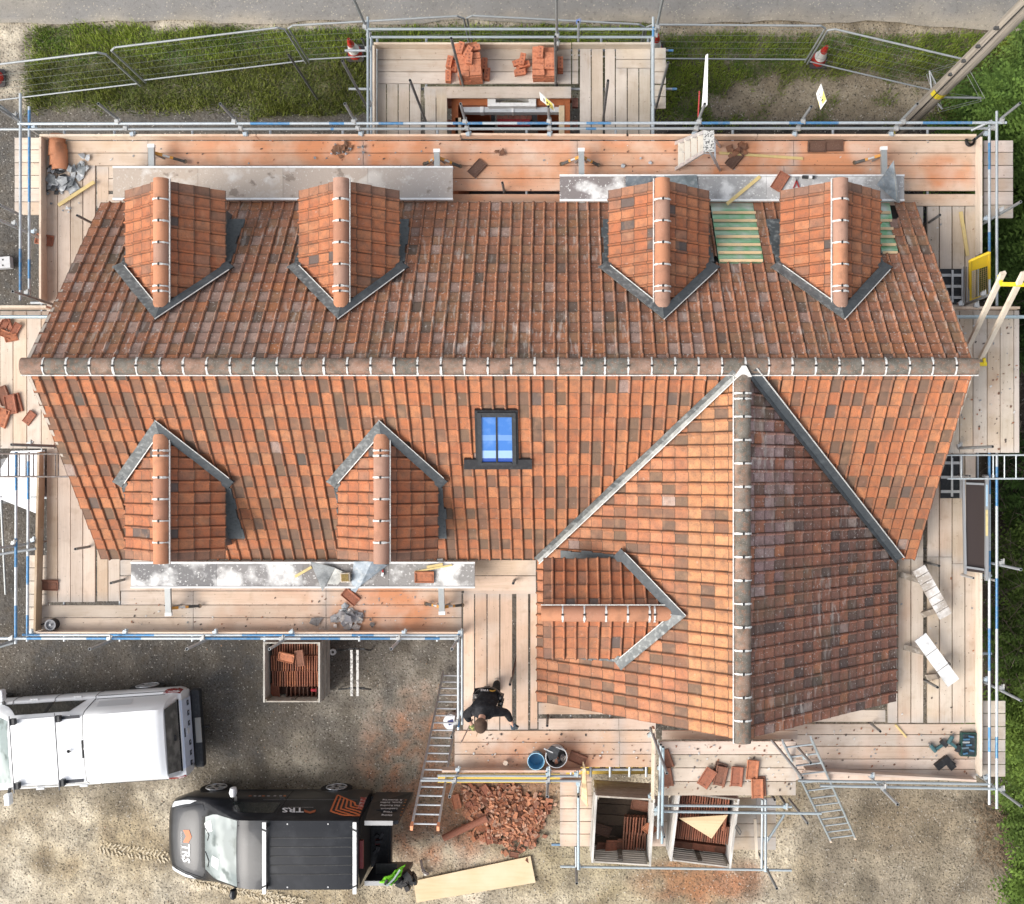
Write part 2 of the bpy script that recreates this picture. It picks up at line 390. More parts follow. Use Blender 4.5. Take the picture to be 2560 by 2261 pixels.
def gz(x, y):
    ex = min(1, max(0, (13.5 - abs(x)) * 1.5)) * min(1, max(0, (12.0 - abs(y + .5)) * 1.5))
    dx, dy = (NX + x * F / H) / K, (NY - y * F / H) / K
    rut = 0
    if dy > 1600:    # churned tyre ruts
        rut = -.05 * max(0, math.sin((y + .25 * x) * 5.5)) * bl(dx, dy, 500, 1740, 420, 90)
    return (.035 * nz(x * 1.7, y * 1.7, 1) + .014 * nz(x * 7, y * 7, 2) + rut) * ex - .02
ground = sheet('ground', -14, 14, -12.5, 10.8, 0.085, gz, ground_col, GROUND, ring=300)
ROADM = mat('road_tarmac', None, 0.9, layers=[
    ('cell', 80, 0, 1, (0.42, 0.40, 0.38), 0.4, {'blend': 'OVERLAY'}), ('noise', 1.3, 0.4, 0.7, (0.17, 0.16, 0.145), 0.5),
    ('cell', 40, 0.95, 0.97, (0.42, 0.38, 0.3), 0.6), ('noise', 14, 0.55, 0.72, (0.10, 0.095, 0.085), 0.4)], bump=('noise', 60, 0.5, {'dist': 0.02}), spec=0.15)
def road_col(x, y):
    dx, dy = (NX + x * F / H) / K, (NY - y * F / H) / K
    n = nz(x * 1.1, y * 1.1, 8)
    c = mix((0.225, 0.218, 0.208), (0.35, 0.31, 0.25), sst(12, 48, dy + n * 22 - (0 if dx > 1000 else 14)))
    if dx < 420: c = mix(c, (0.34, 0.30, 0.23), .6 * sst(18, 60, dy + n * 30) + .5 * bl(dx, dy, 40, 0, 130, 30))
    return tuple(v * (1 + .1 * nz(x * 5, y * 5)) for v in c)
def road_edge(x): return 9.62 + .13 * nz(x * .7, 3.3) + (-.25 * sst(7, 10.5, x))- .05 * nz(x * 3, 1.3)
mb = MB(); pts = []; cols = []; nx = 600; ny = 12
for j in range(ny + 1):
    for i in range(nx + 1):
        x = -110 + 220 * i / nx; y = lerp(road_edge(max(-40, min(40, x))), 15.5, (j / ny) ** 1.6); pts.append((x, y, .03 + .02 * min(1, j))); cols.append(road_col(x, y))
mb.add(pts, [(j * (nx + 1) + i, j * (nx + 1) + i + 1, (j + 1) * (nx + 1) + i + 1, (j + 1) * (nx + 1) + i) for j in range(ny) for i in range(nx)], lambda k: cols)
mb.build('road', ROADM, kind='structure')
# grass blades on the verge
mb = MB(); rg = random.Random(3); cnt = 0
for _ in range(190000):
    x = rg.uniform(-12.3, 11.2); y = rg.uniform(6.35, 9.95)
    if cnt > 62000: break
    dx, dy = (NX + x * F / H) / K, (NY - y * F / H) / K
    g = grass_mask(dx, dy, x, y)
    if rg.random() > g * .95: continue
    if 735 < dx < 1305 and dy > 95: continue
    cnt += 1
    tuft = nz(x * 2.0, y * 2.0, 7); h = rg.uniform(.05, .14) * (1.1 + tuft * 1.1); a = rg.uniform(0, 6.283); lean = rg.uniform(.03, .11); wd = rg.uniform(.006, .012)
    z = gz(x, y) - .01; ca, sa = math.cos(a), math.sin(a)
    c = mix((0.075, 0.130, 0.016), (0.275, 0.345, 0.055), min(1, max(0, .42 + tuft * 1.1 + nz(x * .7, y * .9, 12) * .7 + rg.uniform(-.3, .35))))
    if dy > 120 + nz(x, y) * 40 and dx < 800: c = mix(c, (0.095, 0.088, 0.030), .5)
    if dx > 1500 and dy > 130: c = mix(c, (0.075, 0.085, 0.03), .4)
    if rg.random() < .12 + .3 * max(0, nz(x * 1.3, y * 1.3, 15)): c = mix(c, (.22, .19, .08), .6)
    b = Vector((x, y, z)); t = Vector((x + ca * lean, y + sa * lean, z + h))
    mb.add([b + Vector((-sa * wd, ca * wd, 0)), b + Vector((sa * wd, -ca * wd, 0)), t], [(0, 1, 2)], c)
mb.build('grass', LEAF, kind='stuff')
# loose stones and chippings
mb = MB(); rg = random.Random(5)
for _ in range(1500):
    x, y = rg.uniform(-11.5, 9.2), rg.choice((rg.uniform(-9.5, -3.2), rg.uniform(-9.5, -3.2), rg.uniform(6.1, 6.9)))
    dx, dy = (NX + x * F / H) / K, (NY - y * F / H) / K
    r = rg.uniform(.006, .02) * (1.6 if rg.random() < .05 else 1); z = gz(x, y)
    c = jit(rg.choice(((.30, .28, .25), (.22, .2, .17), (.42, .39, .34), (.12, .11, .1), (.3, .2, .13))), .25)
    a = rg.uniform(0, 3); p = [Vector((x + math.cos(a + k * 1.257) * r * rg.uniform(.6, 1.2), y + math.sin(a + k * 1.257) * r * rg.uniform(.6, 1.2), z + r * rg.uniform(0, .4))) for k in range(5)]
    mb.add(p + [Vector((x, y, z + r * .9))], [(k, (k + 1) % 5, 5) for k in range(5)], c)
mb.build('loose_stones', mat('stone', None, .9), kind='stuff')

# clods pressed up by tyre treads, in rows of chevrons
mb = MB(); rg = random.Random(8)
for (a, b, n) in (((560, 2150), (880, 2215), 60), ((470, 2200), (760, 2262), 55), ((250, 2120), (640, 2175), 40)):
    A_, B_ = P(*a), P(*b); d = (B_ - A_).normalized(); s_ = Vector((-d.y, d.x, 0))
    for k in range(n):
        for g in (-1, 1):
            for q in range(3):
                if rg.random() < .28: continue
                c = A_.lerp(B_, k / n) + s_ * g * (.03 + q * .038) + d * (.022 * q + rg.uniform(-.012, .012)) + s_ * rg.uniform(-.01, .01); c.z = gz(c.x, c.y) + .004
                e = Matrix.Rotation(math.atan2(d.y, d.x) + g * .8 + rg.uniform(-.4, .4), 3, 'Z'); mb.obox(c, e @ Vector((1, 0, 0)), e @ Vector((0, 1, 0)), Vector((0, 0, 1)), rg.uniform(.02, .042), rg.uniform(.010, .018), rg.uniform(.012, .024), jit(mix(TAN, PALE, rg.random() * .8), .12))
for _ in range(1500):
    x, y = rg.uniform(-11.5, 8.7), rg.uniform(-9.4, -6.3); c = mix(tuple(v * .8 for v in ground_col(x, y)), ground_col(x, y), rg.random()); r = rg.uniform(.008, .03); z = gz(x, y)
    a = rg.uniform(0, 3); p = [Vector((x + math.cos(a + k * 1.257) * r * rg.uniform(.6, 1.3), y + math.sin(a + k * 1.257) * r * rg.uniform(.6, 1.3), z)) for k in range(5)]; mb.add(p + [Vector((x, y, z + r * .6))], [(k, (k + 1) % 5, 5) for k in range(5)], c)
mb.build('dirt_clods', mat('clod', None, .95), kind='stuff')
# ---------------------------------------------------------------- the house
ZR, ZE, YR = 6.71, 4.10, 1.565
TE = 3.12; SL = (ZR - ZE) / TE                       # eave distance from ridge, slope
XL, XRr = -8.07, 6.25
XW = 2.758; TW = 3.15; YW0 = -4.07                   # wing ridge, its eave distance, its gable end
house = thing('house', 'house with red clay tiled roof, seven gabled dormers and a front wing inside the scaffold', 'house', (-0.9, 1.0, 0))
FB = lambda x, t, z: Vector((x, YR + t, z)); FF = lambda x, t, z: Vector((x, YR - t, z))
FWL = lambda s, t, z: Vector((XW - t, s, z)); FWR = lambda s, t, z: Vector((XW + t, s, z))
ORANGE = [(0.41, 0.153, 0.070), (0.385, 0.139, 0.063), (0.42, 0.166, 0.078), (0.355, 0.129, 0.062), (0.44, 0.184, 0.086)]
BROWN = [(0.205, 0.108, 0.070), (0.17, 0.102, 0.070), (0.23, 0.115, 0.070), (0.175, 0.108, 0.070)]
DARKT = [(0.105, 0.085, 0.07), (0.13, 0.095, 0.08)]
GREYT = [(0.34, 0.25, 0.215), (0.30, 0.21, 0.18), (0.38, 0.29, 0.25)]
RR = random.Random(11)
def pal_front(x, t):
    c = nz(x * 1.5, t * 1.8, 21); q = RR.random()
    if q < .006: return RR.choice(GREYT)
    if q < .02: return RR.choice(DARKT)
    if q < .22 + .38 * max(0, c * 1.6) + .12 * sst(1.5, 3.0, t): return RR.choice(BROWN)
    return RR.choice(ORANGE)
def pal_back(x, t):  # weathering, with part of the slope's shade put into the browns
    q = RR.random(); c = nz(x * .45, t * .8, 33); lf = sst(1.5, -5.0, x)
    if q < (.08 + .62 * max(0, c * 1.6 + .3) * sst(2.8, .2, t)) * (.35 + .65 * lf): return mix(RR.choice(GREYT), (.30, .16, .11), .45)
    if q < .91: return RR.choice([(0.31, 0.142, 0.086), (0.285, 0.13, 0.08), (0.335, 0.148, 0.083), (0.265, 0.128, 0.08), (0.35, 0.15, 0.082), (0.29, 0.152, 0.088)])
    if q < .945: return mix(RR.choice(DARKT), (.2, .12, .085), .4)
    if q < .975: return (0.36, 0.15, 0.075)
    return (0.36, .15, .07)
def pal_right(x, t):  # tones darkened: shade of the unlit slope put into the palette
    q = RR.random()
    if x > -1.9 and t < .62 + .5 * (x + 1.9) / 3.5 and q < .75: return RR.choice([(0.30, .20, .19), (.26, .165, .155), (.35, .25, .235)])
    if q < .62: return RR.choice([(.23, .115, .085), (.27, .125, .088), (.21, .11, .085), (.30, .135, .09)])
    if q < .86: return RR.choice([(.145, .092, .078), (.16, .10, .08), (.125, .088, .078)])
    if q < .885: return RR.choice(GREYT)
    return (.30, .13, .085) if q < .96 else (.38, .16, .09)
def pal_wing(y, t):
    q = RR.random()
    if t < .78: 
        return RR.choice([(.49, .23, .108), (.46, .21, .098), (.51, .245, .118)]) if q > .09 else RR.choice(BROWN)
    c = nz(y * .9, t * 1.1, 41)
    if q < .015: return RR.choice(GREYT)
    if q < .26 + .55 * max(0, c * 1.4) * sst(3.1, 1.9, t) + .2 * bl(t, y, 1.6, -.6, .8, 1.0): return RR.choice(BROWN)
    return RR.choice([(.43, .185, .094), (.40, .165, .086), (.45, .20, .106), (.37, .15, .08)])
PROF = [(0.0, 0.006), (0.06, 0.0), (0.70, 0.0), (0.735, 0.012), (0.78, 0.026), (0.84, 0.033), (0.90, 0.026), (0.945, 0.006), (1.0, -0.004)]
def tiles(mb, f, o, U, V, Nn, ncol, nrow, w_, g_, pal, skip=None, rollcol=None, jitter=.004, prof=PROF):
    """lay ncol x nrow single-roll clay tiles; o/U/V/Nn in the roof's own frame, f maps it to the world"""
    o, U, V, Nn = Vector(o), Vector(U), Vector(V), Vector(Nn)
    for j in range(nrow):
        for i in range(ncol):
            ctr = o + U * ((i + .5) * w_) + V * ((j + .5) * g_)
            col = pal(ctr, i, j)
            if skip and skip(f(*ctr), i, j): continue
            u0 = i * w_ + RR.uniform(-jitter, jitter) + .004 * nz(i * .3, j * .2, 5); v0 = j * g_ + RR.uniform(-.006, .006); v1 = (j + 1) * g_ + .05
            lift = .026 + RR.uniform(-.005, .006); tw = RR.uniform(-.003, .003)
            pts = []; k = len(prof)
            for (v, h) in ((v0, lift), (v0 + .016, lift - .001), (v1, .002)):
                for q, (pu, pn) in enumerate(prof):
                    pts.append(f(*(o + U * (u0 + pu * w_ * 1.0) + V * v + Nn * (h + pn + tw * pu))))
            for q, (pu, pn) in enumerate(prof):
                pts.append(f(*(o + U * (u0 + pu * w_) + V * (v0 + .004) + Nn * (lift + pn - .022))))
            fs = [(q, q + 1, k + q + 1, k + q) for q in range(k - 1)] + [(k + q, k + q + 1, 2 * k + q + 1, 2 * k + q) for q in range(k - 1)] + [(3 * k + q, 3 * k + q + 1, q + 1, q) for q in range(k - 1)]
            cj = jit(col, .07); rc = jit(rollcol(col), .06) if rollcol else cj
            ccs = [cj if q < 3 else rc for q in range(k - 1)]
            ccs[-1] = mix(ccs[-1], (.06, .04, .03), .7); ced = [mix(c_, (.06, .04, .03), .72) for c_ in ccs]  # grime and overlap shade put into tail edges and side-lap lines
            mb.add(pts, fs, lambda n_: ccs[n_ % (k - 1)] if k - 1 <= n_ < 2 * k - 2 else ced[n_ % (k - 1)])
MZ = lambda t: ZR - SL * t
LS = math.hypot(TE, ZR - ZE)                          # slope length
V_ = Vector((0, -TE / LS, (ZR - ZE) / LS)); N_ = Vector((0, (ZR - ZE) / LS, TE / LS))
GA = LS / 17.0
def inpoly_px(p, x0, x1, y0, y1):
    a, b = px_of(p); return x0 < a < x1 and y0 < b < y1
patch1 = lambda p: inpoly_px(p, 1779, 1896, 512, 655)
patch2 = lambda p: inpoly_px(p, 2180, 2236, 512, 635)
# back slope
mb = MB(); NC = 75; WT = (XRr - XL) / NC
warm = lambda c: mix(c, (0.40, 0.165, 0.085), .6)
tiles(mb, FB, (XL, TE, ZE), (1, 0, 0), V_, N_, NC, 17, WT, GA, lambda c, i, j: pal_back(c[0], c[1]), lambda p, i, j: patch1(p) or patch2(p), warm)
mb.build('roof_slope', TILEB, house, label='weathered back roof slope, browned partly for shade')
mb = MB()
def hid_main(p, i, j):
    t = YR - p[1]; wz = ZR - SL * abs(p[0] - XW)
    return p[1] < YR and wz > MZ(t) + .16 and p[1] > YW0
tiles(mb, FF, (XL, TE, ZE), (1, 0, 0), V_, N_, NC, 17, WT, GA, lambda c, i, j: pal_front(c[0], c[1]), hid_main, lambda c: mix(c, (.38, .135, .06), .5))
mb.build('roof_slope', TILE, house, label='orange front roof slope of the main range')
hid_wing = lambda p, i, j: MZ(abs(p[1] - YR)) > ZR - SL * abs(p[0] - XW) + .16
LW = math.hypot(TW, SL * TW); VW = Vector((0, -TW / LW, SL * TW / LW)); NW = Vector((0, SL * TW / LW, TW / LW)); ZEW = ZR - SL * TW
NCW = 29; WW = (YR - YW0) / NCW
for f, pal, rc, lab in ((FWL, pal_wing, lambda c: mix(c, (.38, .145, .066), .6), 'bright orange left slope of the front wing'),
                        (FWR, pal_right, lambda c: mix(c, (.33, .135, .085), .55), 'right slope of the front wing, tiles coloured dark purple-brown for shade')):
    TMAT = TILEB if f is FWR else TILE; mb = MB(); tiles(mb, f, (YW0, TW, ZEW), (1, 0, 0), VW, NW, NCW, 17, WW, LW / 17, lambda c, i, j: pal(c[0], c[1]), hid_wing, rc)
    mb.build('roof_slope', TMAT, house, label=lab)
# roofing deck under the tiles, walls, fascia
mb = MB(); dk = (0.02, 0.018, 0.016)
mb.plate([(XL + .03, YR, ZR - .05), (XRr - .03, YR, ZR - .05), (XRr - .03, YR + TE - .02, ZE - .045), (XL + .03, YR + TE - .02, ZE - .045)], .05, dk)
mb.plate([(XL + .03, YR - .001, ZR - .05), (XRr - .03, YR - .001, ZR - .05), (XRr - .03, YR - TE + .02, ZE - .045), (XL + .03, YR - TE + .02, ZE - .045)], .05, dk)
for s in (-1, 1):
    mb.plate([(XW, YW0 + .03, ZR - .06), (XW, YR - .02, ZR - .06), (XW + s * (TW - .02), YR - .02, ZEW - .055), (XW + s * (TW - .02), YW0 + .03, ZEW - .055)], .05, dk)
mb.build('roof_deck', mat('underlay_dark', None, .9), house)
WALLC = (0.36, 0.15, 0.095)
HBRICK = mat('house_brick', (0.34, 0.14, 0.09), .9, layers=[('noise', 5, .4, .7, (.25, .1, .07), .5), ('cell', 9, .7, .8, (.2, .08, .06), .5, {'stretch': (1, 1, 2.6)})], bump=('noise', 40, .4))
mb = MB(); X0, X1, Y0, Y1 = XL + .12, XRr - .12, YR - TE + .32, YR + TE - .32
def gable(mb, x0, x1, pts):
    n = len(pts); mb.add([(x0, p[0], p[1]) for p in pts] + [(x1, p[0], p[1]) for p in pts],
        [tuple(range(n - 1, -1, -1)), tuple(range(n, 2 * n))] + [(i, (i + 1) % n, n + (i + 1) % n, n + i) for i in range(n)], WALLC)
mb.box(X0, X1, Y0, Y0 + .3, 0, ZE - .1); mb.box(X0, X1, Y1 - .3, Y1, 0, ZE - .1)
for a in (X0, X1 - .3): gable(mb, a, a + .3, [(Y0 + .302, 0), (Y1 - .302, 0), (Y1 - .302, ZE + .05), (YR, ZR - .2), (Y0 + .302, ZE + .05)])
wl, wr = XW - TW + .32, XW + TW - .32
mb.box(wl, wl + .3, YW0 + .12, Y0 - .002, 0, ZEW - .1); mb.box(wr - .3, wr, YW0 + .12, Y0 - .002, 0, ZEW - .1)
pts = [(wl + .302, 0), (wr - .302, 0), (wr - .302, ZEW + .05), (XW, ZR - .2), (wl + .302, ZEW + .05)]
mb.add([(p[0], YW0 + .12, p[1]) for p in pts] + [(p[0], YW0 + .42, p[1]) for p in pts], [(0, 1, 2, 3, 4), (9, 8, 7, 6, 5)] + [(i, 5 + i, 5 + (i + 1) % 5, (i + 1) % 5) for i in range(5)])
mb.build('wall', HBRICK, house)
mb = MB(); wh = (.7, .69, .66)
mb.box(XL + .1, XRr - .1, YR + TE - .06, YR + TE - .03, ZE - .26, ZE - .08, wh); mb.box(XL + .1, XW - TW - .1, YR - TE + .03, YR - TE + .06, ZE - .26, ZE - .08, wh)
mb.box(XW - TW + .03, XW - TW + .06, YW0 + .1, -1.6, ZEW - .26, ZEW - .08, wh); mb.box(XW + TW - .06, XW + TW - .03, YW0 + .1, -1.6, ZEW - .26, ZEW - .08, wh)
mb.build('fascia', PLAIN, house)
def window(face, x, z, w_, h_):       # house windows low on the walls
    m = MB(); fr = (.72, .72, .70)
    if face in 'bf':
        y = Y1 + .004 if face == 'b' else Y0 - .004; s = 1 if face == 'b' else -1
        q = lambda a, b, c, d: m.box(a, b, y, y + s * .04, c, d, fr)
    else:
        y = YW0 + .116; s = -1; q = lambda a, b, c, d: m.box(a, b, y, y + s * .04, c, d, fr)
    q(x, x + .06, z, z + h_); q(x + w_ - .06, x + w_, z, z + h_); q(x + .062, x + w_ - .062, z, z + .06); q(x + .062, x + w_ - .062, z + h_ - .06, z + h_); q(x + w_ / 2 - .03, x + w_ / 2 + .03, z + .062, z + h_ - .062)
    o = m.build('window', PLAIN, house)
    g = MB(); g.box(x + .07, x + w_ - .07, y + s * .004, y + s * .02, z + .07, z + h_ - .07); LOC[o.name] = LOC[o.name]
    g.build('pane', GLASS, o)
for a in ((-6.9, 1.0), (-4.0, 1.0), (1.2, 1.0), (4.0, 1.0)): window('b', a[0], a[1], 1.3, 1.2)
for a in ((-7.0, 1.0), (-3.4, 1.0)): window('f', a[0], a[1], 1.3, 1.2)
window('w', 1.7, .9, 2.0, 1.3)

# ridge tiles: half-round pieces with white mortar at each joint and a dark clip
def ridge(p0, p1, n, r, pal, parent, m, RH=.74, mort=True, line=None, first=1, dz=.02, rough=.004, extra=()):
    p0, p1 = Vector(p0), Vector(p1); a = (p1 - p0); Ln = a.length; a.normalize(); side = a.cross(Vector((0, 0, 1))).normalized(); up = side.cross(a)
    t_ = MB(); mo = MB(); cl = MB(); seg = 12
    def arc(d, rr, zoff=0.0): return [p0 + a * d + side * rr * math.cos(math.pi * k / seg) + Vector((0, 0, 1)) * (rr * RH * math.sin(math.pi * k / seg) + zoff) for k in range(seg + 1)]
    for i in range(n):
        d0, d1 = Ln * i / n + .004, Ln * (i + 1) / n - .004; rr = r + RR.uniform(-rough, rough); z = dz - .10 + RR.uniform(-.004, .004)
        A, B = arc(d0, rr, z), arc(d1, rr, z); A2, B2 = arc(d0, rr - .018, z), arc(d1, rr - .018, z); k = seg + 1
        fs = [(q, q + 1, k + q + 1, k + q) for q in range(seg)] + [(2 * k + q, 2 * k + q + 1, q + 1, q) for q in range(seg)] + [(k + q, k + q + 1, 3 * k + q + 1, 3 * k + q) for q in range(seg)]
        t_.add(A + B + A2 + B2, fs, pal(i), smooth=True)
    js = [Ln * i / n for i in range(first, n)] + list(extra)
    for d in js:
        wd = .013
        for (k0, k1) in ((0, 5.55), (6.45, 12)):
            prev = None; pts = []; st = 6
            for q in range(st + 1):
                k = lerp(k0, k1, q / st); rr = r + .012 + RR.uniform(-.002, .004); wv = wd * RR.uniform(.6, 1.5)
                for s in (-1, 1):
                    pts.append(p0 + a * (d + s * wv) + side * rr * math.cos(math.pi * k / seg) + Vector((0, 0, rr * RH * math.sin(math.pi * k / seg) + dz - .10)))
            t_.cur = 1; t_.add(pts, [(2 * q, 2 * q + 1, 2 * q + 3, 2 * q + 2) for q in range(st)])
        c = p0 + a * d + Vector((0, 0, (r + .012) * RH + dz - .10))
        t_.cur = 2; t_.obox(c, a, side, Vector((0, 0, 1)), .024, .008, .006, (.02,) * 3); t_.obox(c, a, side, Vector((0, 0, 1)), .009, .014, .007, (.02,) * 3); t_.cur = 0
    t_.build('ridge_tiles', [m, MORTAR, DARK], parent)
    if line:
        l_ = MB()
        for s in line:
            q = p0 + side * s * (r + .016) + Vector((0, 0, dz - .085)); l_.bar(q, q + a * Ln, .015, .04)
        l_.build('mortar_line', MORTAR, parent)
RP = [(.15, .135, .115), (.20, .16, .13), (.24, .17, .13), (.17, .15, .125), (.28, .18, .135), (.16, .15, .13)]
ridge((XL - .06, YR, ZR + .06), (XRr + .06, YR, ZR + .06), 41, .126, lambda i: jit(RR.choice(RP), .1), house, RIDGE, line=(1,))
ridge((XW, YW0 - .06, ZR + .06), (XW, YR - .06, ZR + .06), 16, .126, lambda i: jit(RR.choice(RP + [(.30, .17, .11)]), .1), house, RIDGE, line=(-1,), extra=(5.2,))
mb = MB(); mb.plate([(XW - .13, YR - .17, ZR + .06), (XW + .13, YR - .17, ZR + .06), (XW + .03, YR - .01, ZR + .125), (XW - .03, YR - .01, ZR + .125)], .03); mb.build('mortar_cap', MORTAR, house)
# verge mortar at the four gable edges
for x in (XL + .02, XRr - .02):
    for s in (-1, 1): mb = MB(); mb.bar((x, YR + s * .1, ZR - .06), (x, YR + s * (TE - .02), ZE - .03), .05, .03, up=(0, s, 1)); mb.build('verge_mortar', mat('verge_mortar', (.42, .36, .30), .9), house)
# lead valleys of the wing
def strip(mb, a, b, n, off0, off1, h, col, seg=10, wob=.006, mitre=0.0):      # a lead strip from a to b, offset sideways along n
    a, b = Vector(a), Vector(b); pts = []
    for k in range(seg + 1):
        p = a.lerp(b, k / seg); mv = (b - a).normalized() * mitre * (1 - k / seg); w0 = RR.uniform(-wob, wob); w1 = RR.uniform(-wob, wob)
        pts += [p + n * (off0 + w0) + Vector((0, 0, h)), p + mv + n * (off1 + w1) + Vector((0, 0, h)), p + n * (off0 + w0) + Vector((0, 0, h - .07)), p + mv + n * (off1 + w1) + Vector((0, 0, h - .07))]
    fs = []
    for k in range(seg):
        i = 4 * k; fs += [(i, i + 1, i + 5, i + 4), (i + 2, i, i + 4, i + 6), (i + 1, i + 3, i + 7, i + 5)]
    mb.add(pts, fs, col, smooth=False)
LC = (.16, .168, .165); LCD = (.060, .068, .074)  # lit and unlit lead tones: patina plus shade put into the colour
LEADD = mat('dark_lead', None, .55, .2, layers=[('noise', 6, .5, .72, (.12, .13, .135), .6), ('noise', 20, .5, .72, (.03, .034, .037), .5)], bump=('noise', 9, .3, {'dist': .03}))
def valley_pt_main(t, s): return Vector((XW + s * t, YR - t, MZ(t)))
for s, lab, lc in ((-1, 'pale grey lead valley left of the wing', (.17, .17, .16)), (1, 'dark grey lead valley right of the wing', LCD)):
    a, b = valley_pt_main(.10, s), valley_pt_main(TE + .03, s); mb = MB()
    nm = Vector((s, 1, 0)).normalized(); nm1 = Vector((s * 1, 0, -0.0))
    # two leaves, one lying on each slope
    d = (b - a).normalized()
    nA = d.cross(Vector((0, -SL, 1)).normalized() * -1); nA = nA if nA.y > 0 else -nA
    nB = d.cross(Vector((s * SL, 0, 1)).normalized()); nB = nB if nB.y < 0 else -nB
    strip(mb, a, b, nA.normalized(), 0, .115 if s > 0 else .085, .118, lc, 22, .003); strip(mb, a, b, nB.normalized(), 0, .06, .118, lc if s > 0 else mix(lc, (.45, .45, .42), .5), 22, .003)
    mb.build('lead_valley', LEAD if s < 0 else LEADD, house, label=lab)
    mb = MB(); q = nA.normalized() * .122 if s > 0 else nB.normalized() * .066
    mb.bar(a + q + Vector((0, 0, .112)), b + q + Vector((0, 0, .112)), .014, .05); mb.build('mortar_line', MORTAR, house)

